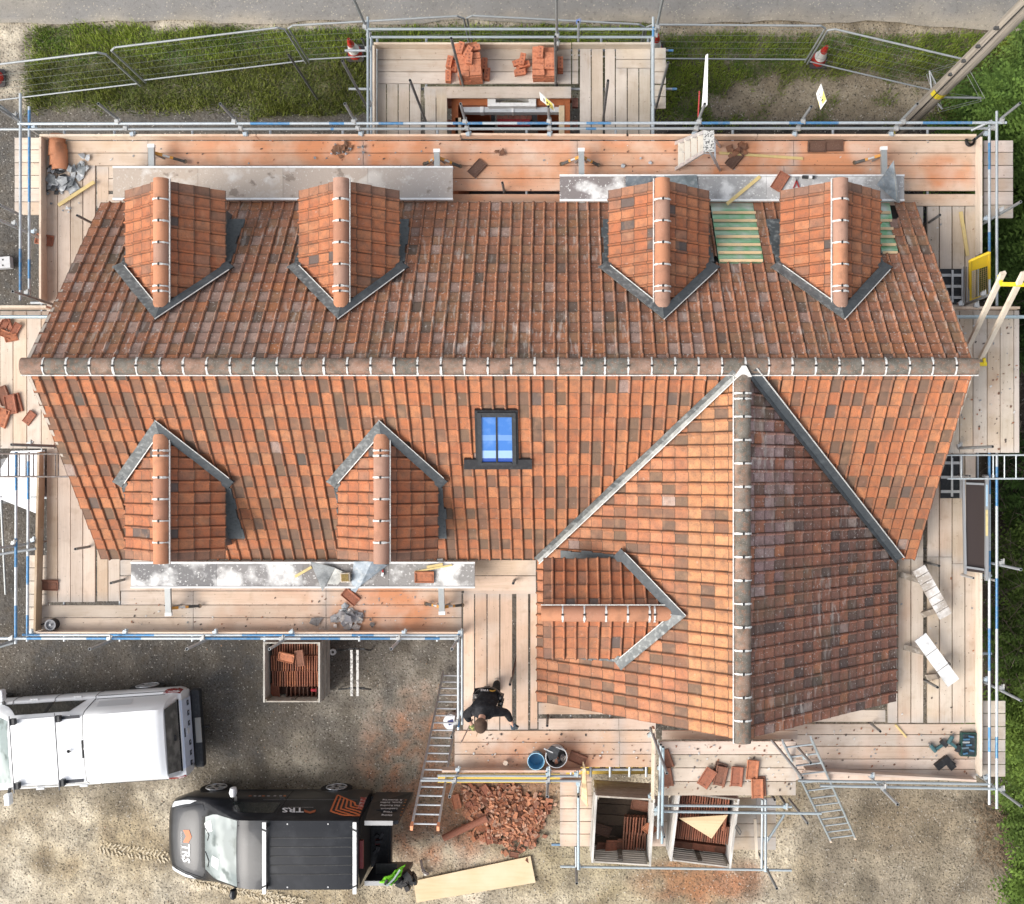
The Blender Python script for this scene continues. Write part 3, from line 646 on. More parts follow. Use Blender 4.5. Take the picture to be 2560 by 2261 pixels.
# ---------------------------------------------------------------- dormers
ZDR, ZDE, DH = 5.90, 5.26, .805
TT, TB, TF = (ZR - ZDR) / SL, (ZR - ZDE) / SL, 3.03
DS = math.hypot(DH, ZDR - ZDE); VD = Vector((DH / DS, 0, (ZDR - ZDE) / DS))
def dormer(f, x0, lab, linecode, darkseed, litsides):
    rg = random.Random(darkseed)
    c = f(x0, 2.2, 5.0); g = link(bpy.data.objects.new('dormer', None)); g.empty_display_size = .2
    g.parent = house; g.location = Vector(c) - LOC['house']; LOC[g.name] = Vector(c); g['label'] = lab
    TBK = TT - .02; ntc = int((TF - TBK) / .186) + 1
    for s in (-1, 1):
        mb = MB(); V = Vector((-s * DH / DS, 0, (ZDR - ZDE) / DS)); Nn = Vector((s * (ZDR - ZDE) / DS, 0, DH / DS))
        def pal(ctr, i, j, s=s):
            q = rg.random(); edge = (i == 0)
            if edge: return RR.choice([(.25, .13, .085), (.22, .12, .085), (.33, .155, .09)])
            if q < .05: return RR.choice([(.09, .075, .07), (.12, .09, .08)])
            if q < .14: return (.30, .14, .085)
            return RR.choice([(.41, .152, .072), (.39, .14, .066), (.37, .13, .062), (.425, .17, .082)])
        # columns run from the front edge back into the main roof; rows climb from the dormer eave to its ridge
        tiles(mb, lambda a, b, z: f(a, b, z), (x0 + s * (DH + .01), TF, ZDE - .01), (0, -1, 0), V, Nn, ntc, 4, .186, DS / 4, pal,
              lambda p, i, j: p[2] < MZ(abs(p[1] - YR) if f in (FB, FF) else abs(p[0] - XW)) - .05, lambda c_: mix(c_, (.36, .13, .06), .5))
        mb.build('dormer_roof', TILE, g)
    mb = MB(); e = .03
    for s in (-1, 1):
        mb.plate([f(x0, TF - e, ZDR - .05), f(x0, TT, ZDR - .05), f(x0 + s * DH, TB, ZDE - .05), f(x0 + s * DH, TF - e, ZDE - .05)], .04, dk)
    mb.build('roof_deck', MATS['underlay_dark'], g)
    ridge(f(x0, TF + .03, ZDR + .055), f(x0, TT + .03, ZDR + .055), 6, .125, lambda i: jit(RR.choice([(.40, .19, .11), (.44, .20, .11), (.36, .175, .11), (.34, .20, .145)]), .07), g, NEWRIDGE, .92, line=(linecode,), first=1, extra=(1.80,))
    # walls and cheeks
    mb = MB(); a = DH - .16; n0 = 2.86
    mb.add([f(x0 - a, n0, MZ(n0) - .1), f(x0 + a, n0, MZ(n0) - .1), f(x0 + a, n0, ZDE - .02), f(x0, n0, ZDR - .12), f(x0 - a, n0, ZDE - .02)], [(0, 1, 2, 3, 4)], (.55, .53, .5))
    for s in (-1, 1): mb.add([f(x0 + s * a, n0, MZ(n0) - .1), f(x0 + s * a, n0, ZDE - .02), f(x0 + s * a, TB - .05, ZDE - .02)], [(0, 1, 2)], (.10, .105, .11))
    mb.build('dormer_wall', PLAIN, g)
    mb = MB()
    mb.add([f(x0 - .45, n0 + .012, 4.45), f(x0 + .45, n0 + .012, 4.45), f(x0 + .45, n0 + .012, 5.2), f(x0 - .45, n0 + .012, 5.2)], [(0, 1, 2, 3)]); mb.build('dormer_window', GLASS, g)
    # lead: valley leaves, lower returns and the soaker gutters beside each cheek
    for s in (-1, 1):
        mb = MB(); lit = litsides[0 if s < 0 else 1]; lc = LC if lit else LCD  # unlit side takes the shade-darkened lead tone
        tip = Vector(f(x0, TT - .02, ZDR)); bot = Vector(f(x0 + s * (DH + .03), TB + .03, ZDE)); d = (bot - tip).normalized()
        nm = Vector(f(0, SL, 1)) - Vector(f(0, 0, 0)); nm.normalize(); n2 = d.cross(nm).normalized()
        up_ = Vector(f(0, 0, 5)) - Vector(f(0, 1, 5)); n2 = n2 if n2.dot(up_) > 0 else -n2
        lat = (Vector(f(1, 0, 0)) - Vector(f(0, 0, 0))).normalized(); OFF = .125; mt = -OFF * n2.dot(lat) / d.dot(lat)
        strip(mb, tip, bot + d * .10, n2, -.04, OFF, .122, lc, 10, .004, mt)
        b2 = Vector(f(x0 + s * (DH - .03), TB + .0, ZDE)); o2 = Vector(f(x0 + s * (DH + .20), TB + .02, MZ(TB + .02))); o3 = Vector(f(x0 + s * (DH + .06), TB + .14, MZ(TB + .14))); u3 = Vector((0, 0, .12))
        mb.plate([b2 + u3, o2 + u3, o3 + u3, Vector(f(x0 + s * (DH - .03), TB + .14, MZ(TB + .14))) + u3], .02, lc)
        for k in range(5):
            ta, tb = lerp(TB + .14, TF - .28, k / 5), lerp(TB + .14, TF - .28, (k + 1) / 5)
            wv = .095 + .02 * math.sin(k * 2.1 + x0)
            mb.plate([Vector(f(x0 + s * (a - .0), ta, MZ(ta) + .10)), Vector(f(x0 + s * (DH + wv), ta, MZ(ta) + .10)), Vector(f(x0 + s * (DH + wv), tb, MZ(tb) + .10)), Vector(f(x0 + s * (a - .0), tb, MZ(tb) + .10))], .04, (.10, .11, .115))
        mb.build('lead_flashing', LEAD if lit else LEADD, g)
        mb = MB(); q = n2 * (OFF + .004 if not lit else -.045); z = Vector((0, 0, .125)); mb.bar(tip + q + z + d * (mt if not lit else .05), bot + q + z, .013, .02); mb.build('mortar_line', MORTAR, g)
for k, x0 in enumerate((-6.335, -3.475, 1.625, 4.45)):
    dormer(FB, x0, ('leftmost back dormer, beside the pile of lead scraps', 'second back dormer from the left', 'back dormer left of the bare green patch', 'rightmost back dormer, right of the bare green patch')[k], -1 if k < 2 else 1, 50 + k, (True, False))
for k, x0 in enumerate((-6.335, -2.835)):
    dormer(FF, x0, ('left front dormer, nearest the gable end', 'front dormer left of the roof window')[k], 1, 60 + k, (True, False))
dormer(FWL, -2.285, 'sideways dormer on the left slope of the front wing', -1, 70, (True, False))

# bare patches: green membrane and pale battens
def bare(px0, px1, n, lab):
    def at(px, py, h):
        # point on the back slope under pixel, h above the deck
        z = 5.0
        for _ in range(12): p = P(px, py, z); z = MZ(p.y - YR) + h
        return P(px, py, z)
    mb = MB(); gn = (.19, .42, .22)
    y0, y1 = 508, 660 if n > 6 else 640
    pts = []; cs = []; ny = 24
    for j in range(ny + 1):
        yy = lerp(y0, y1, j / ny)
        for i in range(7):
            xx = lerp(px0 + (yy - 508) * px1[1], px1[0] + (yy - 508) * px1[1], i / 6)
            q = nz(xx * .05, yy * .05, 3) ; sag = -.014 * math.sin(j * 2.0)
            pts.append(at(xx, yy, .0 + sag)); cs.append(mix(gn, (.5, .54, .48), min(1, max(0, .25 + q * 1.1 + (.5 if j < 3 else 0)))))
    mb.add(pts, [(j * 7 + i, j * 7 + i + 1, j * 7 + i + 8, j * 7 + i + 7) for j in range(ny) for i in range(6)], lambda k: cs)
    g = mb.build('underlay_patch', mat('green_membrane', None, .6, layers=[('noise', 12, .55, .7, (.5, .53, .48), .4)], bump=('noise', 16, .5)), house, label=lab)
    for k in range(n):
        yy = lerp(y0 + 24, y1 - 8 - (9 if n < 6 else 0), k / (n - 1)); o = (yy - 508) * px1[1]
        m = MB(); m.bar(at(px0 + o + 2, yy, .035), at(px1[0] + o - 2, yy, .035), .045, .025, jit((.62, .45, .26), .1)); m.build('batten', PLAIN, g)
bare(1776, (1888, .145), 7, 'bare patch of green membrane and battens left of the rightmost back dormer')
bare(2183, (2224, .175), 6, 'narrow bare green strip right of the rightmost back dormer')

# roof window in the front slope
def fs(px, py, h):
    z = 5.0
    for _ in range(14): p = P(px, py, z); z = MZ(YR - p.y) + h
    return P(px, py, z)
g = link(bpy.data.objects.new('roof_window', None)); g.parent = house; c = fs(1240, 1100, .1); g.location = c - LOC['house']; LOC[g.name] = c
mb = MB(); bk = (.02, .021, .023)
mb.plate([fs(1186, 1027, .095), fs(1294, 1027, .095), fs(1297, 1166, .095), fs(1190, 1166, .095)], .07, bk)
for (x0, x1, y0, y1) in ((1193, 1203, 1033, 1164), (1279, 1289, 1033, 1164), (1203, 1279, 1033, 1044), (1203, 1279, 1157, 1164)):
    mb.plate([fs(x0, y0, .135), fs(x1, y0, .135), fs(x1 + 2, y1, .135), fs(x0 + 2, y1, .135)], .04, (.03, .032, .035))
mb.build('window_frame', DARK, g)
mb = MB()
for (x0, x1) in ((1203, 1239), (1243, 1279)):
    for (y0, y1, c) in ((1044, 1088, (.035, .14, .42)), (1088, 1102, (.12, .24, .50)), (1102, 1127, (.04, .15, .44)), (1127, 1146, (.26, .40, .64)), (1146, 1157, (.02, .06, .28))):
        mb.add([fs(x0 + (y0 - 1044) * .02, y0, .105), fs(x1 + (y0 - 1044) * .02, y0, .105), fs(x1 + (y1 - 1044) * .02, y1, .105), fs(x0 + (y1 - 1044) * .02, y1, .105)], [(0, 1, 2, 3)], c)
mb.build('pane', mat('banded_blue_glass', None, .15, coat=.15, layers=[('noise', 5, .5, .75, (.25, .40, .62), .25)]), g)  # blue pane with paler and darker bands
mb = MB(); mb.plate([fs(1239, 1042, .122), fs(1243, 1042, .122), fs(1244, 1158, .122), fs(1240, 1158, .122)], .02, bk); mb.build('glazing_bar', DARK, g)
mb = MB(); mb.plate([fs(1160, 1150, .10), fs(1330, 1150, .10), fs(1330, 1174, .095), fs(1160, 1174, .095)], .05, (.022, .022, .024)); mb.build('window_apron', DARK, g)
# ---------------------------------------------------------------- scaffold
ZP, ZG, ZB, ZC = 3.80, 4.85, 2.70, 2.95          # main platform, gable lifts, road-side bay, crate bay
GALV = (.50, .53, .55); BLUE = (.085, .25, .47); GR = random.Random(17)
def galv(): return jit(GR.choice([(.50, .53, .55), (.42, .45, .47), (.56, .60, .63), (.36, .38, .39)]), .08)
def bands(p, n=3):
    if GR.random() > p: return None
    out = []; t = GR.uniform(0, .2)
    for _ in range(n):
        e = t + GR.uniform(.05, .16)
        if e > .98: break
        out.append((t, e, jit(BLUE, .15))); t = e + GR.uniform(.1, .3)
    return out
def tube(sc, name, p0, p1, col=None, bp=0.0, r=.024, nb=3, bd=None):
    c_ = tuple(v * .70 for v in (col or galv())); mb = MB(); mb.tube(p0, p1, r, 12, c_, bands=[(a, b, tuple(v * .85 for v in q)) for a, b, q in bd] if bd else bands(bp, nb)); return mb.build(name, STEEL, sc)
def coupler(sc, p, col=None):
    mb = MB(); p = Vector(p); c = col or jit((.42, .42, .41), .2)
    mb.rbox(p.x, p.y, p.z - .035, .075, .06, .07, GR.uniform(-20, 20), c); mb.rbox(p.x + .02, p.y + .01, p.z - .02, .05, .09, .045, GR.uniform(-30, 30), jit(c, .2))
    mb.tube(p + Vector((.03, -.05, .03)), p + Vector((.03, .07, .03)), .009, 6, (.3, .29, .27), hollow=False)
    return mb.build('coupler', STEEL, sc)
BASEC = [(.59, .455, .345), (.62, .50, .395), (.56, .425, .315), (.60, .475, .375), (.63, .525, .425)]
GREYB = [(.50, .44, .37), (.54, .48, .41), (.57, .51, .45), (.50, .42, .32)]
def dust(x, y, z):
    dx, dy = px_of((x, y, z)); dx /= K; dy /= K
    d = 0; n = .5 + .9 * nz(x * 1.4, y * 2.2, 3) + .5 * nz(x * 5, y * 6, 8)
    if dy < 410 and abs(z - ZP) < .1:
        d = .80 * sst(270, 380, dx) * (1 - sst(1660, 1830, dx) * .75) * (.65 + .5 * n)
        d += .9 * bl(dx, dy, 1880, 345, 95, 45) * n * 1.3 + .5 * bl(dx, dy, 690, 300, 130, 40) + .5 * bl(dx, dy, 1600, 330, 250, 60)
    if 1130 < dy < 1290 and dx < 930: d = .32 * sst(250, 650, dx) * (.5 + n) + 1.1 * bl(dx, dy, 775, 1205, 115, 85) * (.5 + n)
    if dy > 1150 and 900 < dx < 1330: d = .18 + .95 * bl(dx, dy, 1080, 1515, 150, 60) * (n + .25)
    if 1700 < dx < 2030 and dy > 600: d = .35 * max(0, nz(x * 3, y * 1.2, 6)) 
    return min(.95, max(0, d))
DUST = (.56, .235, .115)
def board(sc, p0, p1, w_=.222, base=None, t=.038, name='board'):
    p0, p1 = Vector(p0), Vector(p1); a = p1 - p0; L_ = a.length; a.normalize(); s = a.cross(Vector((0, 0, 1))).normalized()
    p0 = p0 + Vector((0, 0, GR.uniform(-.004, .004))); p1 = p1 + Vector((0, 0, GR.uniform(-.004, .004)))
    n = max(3, int(L_ / .16)); b = jit(base or GR.choice(BASEC), .09); b = mix(b, GR.choice(((.40, .33, .26), (.50, .46, .42), (.42, .30, .20))), GR.choice((0, 0, .15, .35, .5))); r = GR.random() * 90; pts = []; gr = []; cs = []
    for k in range(n + 1):
        p = p0.lerp(p1, k / n)
        for (o, z) in ((-w_ / 2, 0), (0, 0), (w_ / 2, 0), (w_ / 2, -t), (-w_ / 2, -t)):
            q = p + s * o + Vector((0, 0, z)); pts.append(q); gr.append((L_ * k / n, o + z * .2, r))
            c = mix(b, DUST, dust(q.x, q.y, p.z)); e = min(k, n - k) * L_ / n
            cs.append(mix(c, (.36, .35, .34), .55) if e < .03 else c)
    fs = [(5 * k + i, 5 * k + (i + 1) % 5, 5 * k + 5 + (i + 1) % 5, 5 * k + 5 + i) for k in range(n) for i in range(5)] + [(4, 3, 2, 1, 0), tuple(5 * n + i for i in range(5))]
    m = MB().add(pts, fs, lambda k: cs, gr)
    return m.build(name, WOOD, sc)
def boards_x(sc, ys, x0, x1, z, splits=(), base=None):          # boards running along x between the given pixel-free y edges
    xs = [x0] + list(splits) + [x1]
    for i, (a, b) in enumerate(ys):
        for u, v in zip(xs[:-1], xs[1:]): board(sc, (u + .004, (a + b) / 2, z), (v - .004, (a + b) / 2, z), abs(b - a) - .014, base and GR.choice(base))
def boards_y(sc, xs, y0, y1, z, splits=(), base=None):
    ys = [y0] + list(splits) + [y1]
    for (a, b) in xs:
        for u, v in zip(ys[:-1], ys[1:]):
            dn = -.004 if u > v else .004
            board(sc, ((a + b) / 2, u + dn, z), ((a + b) / 2, v - dn, z), abs(b - a) - .014, base and GR.choice(base))
def toe(sc, p0, p1, h=.22, base=None):        # a board on edge
    p0, p1 = Vector(p0), Vector(p1); a = (p1 - p0); L_ = a.length; a.normalize(); s = a.cross(Vector((0, 0, 1))); n = max(2, int(L_ / .3)); b = base or GR.choice(BASEC); r = GR.random() * 90
    pts = []; gr = []; cs = []
    for k in range(n + 1):
        p = p0.lerp(p1, k / n)
        for (o, z) in ((-.019, .004), (.019, .004), (.019, h), (-.019, h)):
            q = p + s * o + Vector((0, 0, z)); pts.append(q); gr.append((L_ * k / n, z, r)); cs.append(mix(b, DUST, dust(q.x, q.y, p.z) * .5))
    fs = [(4 * k + i, 4 * k + (i + 1) % 4, 4 * k + 4 + (i + 1) % 4, 4 * k + 4 + i) for k in range(n) for i in range(4)] + [(3, 2, 1, 0), tuple(4 * n + i for i in range(4))]
    return MB().add(pts, fs, lambda k: cs, gr).build('toe_board', WOOD, sc)
def edges(px, k, z, ax):   # consecutive pixel edges -> world intervals
    d = (H - z) / F; w_ = [((v - NX) if ax == 'x' else (NY - v)) * d for v in px]; return list(zip(w_[:-1], w_[1:]))
def wx(px, z): return (px - NX) * (H - z) / F
def wy(py, z): return (NY - py) * (H - z) / F

main = thing('scaffold', 'main tube and timber-board scaffold that wraps all sides of the tiled house', 'scaffold', (-.9, 1.6, 0))
# back (upper) run
ex = edges([352, 383, 415, 447, 478], 0, ZP, 'y')
xa, xb = wx(145, ZP), wx(2444, ZP)
boards_x(main, ex[:1], wx(116, ZP), xb, ZP, (wx(370, ZP), wx(908, ZP), wx(1443, ZP), wx(1984, ZP)))
boards_x(main, ex[1:2], wx(116, ZP), xb, ZP, (wx(370, ZP), wx(908, ZP), wx(1443, ZP), wx(1984, ZP)))
boards_x(main, ex[2:], wx(241, ZP), xb, ZP, (wx(900, ZP), wx(1440, ZP), wx(1960, ZP)))
boards_x(main, edges([485, 516], 0, ZP, 'y'), wx(241, ZP), xb, ZP, (wx(960, ZP), wx(1700, ZP)))
# left strip, boards along y
boards_y(main, edges([116, 144, 176, 207, 238], 0, ZP, 'x'), wy(413, ZP), wy(1506, ZP), ZP, (wy(770, ZP), wy(1120, ZP)), [(.58, .46, .365), (.61, .50, .41), (.56, .45, .35)])
boards_y(main, edges([242, 270, 300], 0, ZP, 'x'), wy(1330, ZP), wy(1504, ZP), ZP)
boards_y(main, edges([242, 272], 0, ZP, 'x'), wy(418, ZP), wy(520, ZP), ZP)
boards_x(main, edges([344, 375, 407, 439, 471, 505, 538], 0, ZP, 'y'), wx(36, ZP), wx(114, ZP), ZP, (), [(.62, .53, .43), (.58, .48, .38)])
boards_x(main, edges([1388, 1420, 1453, 1486, 1518, 1550, 1582], 0, ZP - .042, 'y'), wx(67, ZP), wx(118, ZP), ZP - .042, (), [(.62, .53, .43)])
# front-left run
fe = edges([1478, 1513, 1545, 1577], 0, ZP, 'y')
boards_x(main, edges([1400, 1440, 1478], 0, ZP, 'y'), wx(300, ZP), wx(1340, ZP), ZP, (wx(815, ZP),))
boards_x(main, fe[:1], wx(302, ZP), wx(1154, ZP), ZP, (wx(483, ZP), wx(815, ZP)))
boards_x(main, fe[1:], wx(101, ZP), wx(1154, ZP), ZP, (wx(483, ZP), wx(815, ZP)))
board(main, (wx(1160, ZP), wy(1468, ZP), ZP + .002), (wx(1340, ZP), wy(1468, ZP), ZP + .002), .25)
# run where the man stands: boards along y
for (a, b) in ((1157, 1186), (1187, 1217), (1218, 1249), (1250, 1281), (1290, 1321), (1325, 1344)):
    boards_y(main, edges([a, b], 0, ZP, 'x'), wy(1483, ZP), wy(1825 if a < 1325 else 1823, ZP), ZP, (), [(.58, .43, .32), (.62, .48, .37)])
boards_y(main, edges([1345, 1372], 0, ZP, 'x'), wy(1483, ZP), wy(1750, ZP), ZP)
# front strip of the wing, boards along x
boards_x(main, edges([1827, 1856, 1886, 1919], 0, ZP, 'y'), wx(1136, ZP), wx(1640, ZP), ZP, (wx(1549, ZP),), [(.60, .46, .345), (.58, .44, .33)])
boards_x(main, edges([1757, 1787], 0, ZP, 'y'), wx(1346, ZP), wx(1640, ZP), ZP); boards_x(main, edges([1796, 1825], 0, ZP, 'y'), wx(1346, ZP), wx(1640, ZP), ZP, (wx(1547, ZP),))
boards_x(main, edges([1810, 1837, 1866, 1898, 1924, 1952], 0, ZP, 'y'), wx(1960, ZP), wx(2440, ZP), ZP, (), [(.58, .46, .38), (.54, .44, .37), (.50, .43, .37)])
boards_x(main, edges([1775, 1806], 0, ZP, 'y'), wx(1960, ZP), wx(2214, ZP), ZP)
# right strip
for (a, b) in ((2219, 2244), (2245, 2277), (2278, 2309), (2318, 2348), (2349, 2380), (2381, 2412), (2413, 2440)):
    sp = (wy(770, ZP), wy(1130, ZP), wy(1393 if a < 2381 else 1410, ZP))
    boards_y(main, edges([a, b], 0, ZP, 'x'), wy(516, ZP), wy(1808, ZP), ZP, sp, [(.52, .44, .36), (.56, .47, .385), (.50, .41, .31)])
boards_x(main, edges([351, 381, 414, 446, 479, 513, 546], 0, ZP, 'y'), wx(2459, ZP), wx(2533, ZP), ZP, (), [(.50, .45, .41), (.54, .49, .45), (.42, .37, .31)])
boards_x(main, edges([1752, 1784, 1817, 1849, 1880, 1912, 1943], 0, ZP, 'y'), wx(2457, ZP), wx(2514, ZP), ZP, (), [(.50, .45, .40), (.54, .46, .36)])
# toe boards
ty = 5.915
for a, b in ((100, 640), (642, 1150), (1152, 1571), (1566, 1893), (1895, 2440)):
    toe(main, (wx(a, 4), ty + (.0 if b != 1571 else .02), ZP), (wx(b, 4), ty, ZP), base=(.66, .55, .43))
toe(main, (-9.19, ty - .03, ZP), (-9.19, wy(760, ZP), ZP)); toe(main, (-9.22, wy(1130, ZP), ZP), (-9.29, -2.86, ZP), base=(.40, .30, .20))
toe(main, (7.445, ty - .03, ZP), (7.445, wy(640, ZP), ZP), base=(.68, .60, .50)); toe(main, (7.445, wy(1420, ZP), ZP), (7.445, -5.42, ZP), base=(.70, .62, .52))
for a, b in ((92, 640), (642, 1152)): toe(main, (wx(a, 4), -2.885, ZP), (wx(b, 4), -2.885, ZP), base=(.66, .54, .43))
toe(main, (wx(1105, 4), -5.33, ZP), (wx(1452, 4), -5.33, ZP), base=(.58, .44, .35)); toe(main, (wx(2015, 4), -5.33, ZP), (wx(2440, 4), -5.50, ZP), base=(.55, .45, .38))
# guard rails: two tubes on every side
Z1, Z2 = 4.65, 4.30
def bseq(*t): return [(a, b, jit(BLUE, .15)) for a, b in t]
tube(main, 'guard_rail', (-9.25, 5.905, Z1), (7.62, 5.925, Z1), (.60, .66, .70), bd=bseq((.235, .275), (.315, .33), (.365, .39), (.44, .47), (.505, .54), (.575, .60), (.69, .72), (.78, .83), (.915, .965)))
tube(main, 'guard_rail', (-10.2, 5.925, Z2), (7.55, 5.945, Z2), (.46, .49, .50), bd=bseq((.35, .353), (.60, .61)))
tube(main, 'guard_rail', (-9.21, 6.42, Z1), (-9.21, wy(752, Z1), Z1), (.60, .65, .68), bd=bseq((.75, .95),)); tube(main, 'guard_rail', (-9.237, 6.32, Z2), (-9.237, wy(745, Z2), Z2), (.58, .64, .69), bd=bseq((.02, .12), (.16, .5), (.8, .9)))
tube(main, 'guard_rail', (-9.28, wy(1130, Z1), Z1), (-9.29, wy(1610, Z1), Z1), (.70, .74, .76), bd=bseq((.0, .2), (.45, .6), (.8, .97))); tube(main, 'guard_rail', (-9.25, wy(1130, Z2), Z2), (-9.27, wy(1604, Z2), Z2), (.70, .74, .76), bd=bseq((.05, .25), (.55, .7), (.86, .97)))
tube(main, 'guard_rail', (7.472, 6.0, Z2), (7.472, wy(760, Z2), Z2), (.60, .66, .70), bd=bseq((.1, .25), (.6, .8))); tube(main, 'guard_rail', (7.454, 6.12, Z1), (7.454, wy(765, Z1), Z1), (.48, .52, .54))
tube(main, 'guard_rail', (7.472, wy(1130, Z2), Z2), (7.472, wy(2012, Z2), Z2), (.68, .72, .74), bd=bseq((.0, .12), (.28, .34), (.5, .62), (.78, .85))); tube(main, 'guard_rail', (7.454, wy(1122, Z1), Z1), (7.454, wy(2022, Z1), Z1), (.68, .72, .74), bd=bseq((.05, .16), (.36, .5), (.8, .86)))
tube(main, 'guard_rail', (-10.2, -2.876, Z1), (-1.71, -2.878, Z1), (.66, .72, .76), bd=bseq((.13, .16), (.25, .36), (.48, .6), (.68, .76), (.80, .86), (.93, .96))); tube(main, 'guard_rail', (-9.35, -2.872, Z2), (-1.71, -2.876, Z2), (.60, .67, .72), bd=bseq((.0, .04), (.2, .3), (.5, .62), (.75, .8)))
tube(main, 'guard_rail', (-1.734, -2.80, Z1), (-1.734, wy(1825, Z1), Z1), (.66, .71, .73), bd=bseq((.0, .06), (.9, .97))); tube(main, 'guard_rail', (-1.70, -2.80, Z2), (-1.70, wy(1812, Z2), Z2), (.42, .46, .48))
tube(main, 'guard_rail', (wx(1094, Z2), -5.32, Z2), (wx(1452, Z2), -5.33, Z2), (.50, .53, .55)); tube(main, 'guard_rail', (wx(1052, Z1), -5.30, Z1), (wx(1452, Z1), -5.31, Z1), (.48, .51, .53))
tube(main, 'guard_rail', (wx(1995, Z2), wy(1952, Z2), Z2), (7.50, wy(1961, Z2), Z2), (.52, .58, .60)); tube(main, 'guard_rail', (wx(2050, Z1), wy(1965, Z1), Z1), (7.50, wy(1973, Z1), Z1), (.52, .58, .60))
# standards: outer row tall, inner row short
out_top = [(-10.3, 5.99), (-7.556, 5.99), (-5.56, 5.99), (-3.52, 5.99), (-1.626, 5.99), (-.19, 5.99), (2.37, 5.99), (4.143, 5.99), (5.85, 5.99), (7.53, 6.0)]
for i, (x, y) in enumerate(out_top):
    if i == 0: continue
    tube(main, 'standard', (x, y, -.05), (x, y, 5.38 if i not in (5, 7) else 5.25), (.33, .35, .355)); coupler(main, (x, y - .05, Z1)); coupler(main, (x, y - .05, Z2)); coupler(main, (x, y - .06, 4.02), (.50, .58, .64))
for (x, y, zt) in ((-9.30, 5.99, 5.4), (-9.31, 4.15, 5.4), (-9.32, -1.30, 5.4), (-9.36, -2.93, 5.4), (-7.69, -2.93, 5.4), (-6.10, -2.93, 5.4), (-4.75, -2.93, 5.4), (-2.76, -2.93, 5.4), (-1.766, -2.93, 5.4),
                   (-1.775, -4.37, 5.4), (-1.81, -5.36, 5.35), (-.21, -5.36, 5.35), (7.53, 4.38, 5.4), (7.535, -1.63, 5.4), (7.535, -3.77, 5.4), (7.54, -5.50, 5.4), (5.52, -5.47, 5.4)):
    tube(main, 'standard', (x, y, -.05), (x, y, zt), galv()); coupler(main, (x, y + .05, Z1)); coupler(main, (x, y + .06, 4.0), (.48, .56, .62))
for (px, py) in ((193, 539), (188, 1373), (277, 1458), (1256, 457), (2350, 538), (2348, 1415), (2344, 1719), (2201, 1829), (1275, 1712), (1368, 1815), (1283, 1459)):
    p = P(px, py, 4.34); tube(main, 'standard', (p.x, p.y, -.05), tuple(p), (.24, .24, .235))
# transoms poking out under the boards
for x in (-8.9, -8.0, -6.6, -5.2, -3.9, -2.2, -.6, 1.0, 3.1, 4.9, 6.6): tube(main, 'transom', (x, 4.3, 3.725), (x, 6.13, 3.725), (.55, .58, .60))
for x in (-8.9, -7.9, -6.6, -5.3, -3.6, -2.2): tube(main, 'transom', (x, -1.3, 3.725), (x, -3.08, 3.725), (.60, .63, .65))
for y in (4.9, 2.6, -1.9, -3.3, -4.6): tube(main, 'transom', (6.1, y, 3.725), (7.75, y, 3.725), (.5, .53, .55))
for y in (5.2, 3.0, -.5, -2.2): tube(main, 'transom', (-9.5, y, 3.725), (-8.0, y, 3.725), (.55, .58, .60))
for x in (.2, .55, .9, 1.25, 1.55): tube(main, 'transom', (x, -4.4, 3.70), (x, -5.52, 3.70), (.60, .63, .62))
for a, b in (((-9.3, 5.97, 3.66), (7.5, 5.97, 3.66)), ((-9.3, -2.95, 3.66), (-1.75, -2.95, 3.66)), ((7.52, 5.9, 3.66), (7.52, -5.5, 3.66)), ((-9.33, 5.9, 3.66), (-9.33, -2.9, 3.66)), ((-1.8, -5.4, 3.66), (1.5, -5.4, 3.66))):
    tube(main, 'ledger', a, b)
# outer raking tubes at the corners
for p0, p1 in ((P(0, 265, 5.0), P(50, 303, 4.65)), (P(0, 513, 5.0), P(55, 540, 4.4)), (P(0, 1386, 4.4), P(90, 1372, 4.3)), (P(0, 1617, 4.6), P(34, 1607, 4.55)), (P(2481, 302, 4.5), P(2428, 326, 4.3))): tube(main, 'brace', p0, p1, (.42, .44, .45))
# aluminium stair-tower lattice beams at both gable ends
def lattice(px0, px1, pya, pyb, z, rungs, col):
    m = MB()
    for py in (pya, pyb): m.tube(P(px0, py, z), P(px1, py, z), .016, 8, col)
    for r_ in rungs: m.tube(P(r_, pya + 2, z), P(r_, pyb - 2, z), .011, 6, col, hollow=False)
    m.build('lattice_beam', STEEL, main)
lattice(-60, 172, 1135, 1192, 4.75, (-30, 0, 21, 48, 65, 84, 111, 139, 146), (.13, .10, .085))
lattice(2368, 2640, 1138, 1197, 4.70, (2379, 2403, 2483, 2511, 2540, 2570, 2600), (.52, .56, .57))
# gable lifts at the two ends (higher decks)
sl_ = (wx(-34, ZG), wx(0, ZG), wx(32.5, ZG), wx(67, ZG), wx(103, ZG), wx(136, ZG))
boards_y(main, list(zip(sl_[:-1], sl_[1:])), wy(778, ZG), wy(1122, ZG), ZG, (), [(.60, .50, .40), (.57, .45, .34)])
sr = [wx(v, ZG) for v in (2366, 2399, 2432.6, 2468, 2500.5, 2534.7, 2549)]
boards_y(main, list(zip(sr[:-1], sr[1:])), wy(776, ZG), wy(1133, ZG), ZG, (), [(.50, .45, .40), (.52, .45, .36), (.55, .46, .34)])
toe(main, (wx(-40, 5), wy(772, ZG), ZG), (wx(120, 5), wy(772, ZG), ZG), base=(.66, .55, .43)); toe(main, (wx(2380, 5), wy(773, ZG), ZG), (wx(2550, 5), wy(773, ZG), ZG), .15)
for y, z in ((2.52, 5.30), (2.55, 5.02)):
    tube(main, 'guard_rail', (-10.4, y, z), (-7.95, y, z), (.50, .62, .66)); tube(main, 'guard_rail', (6.35, y, z), (8.4, y, z), (.50, .62, .66))
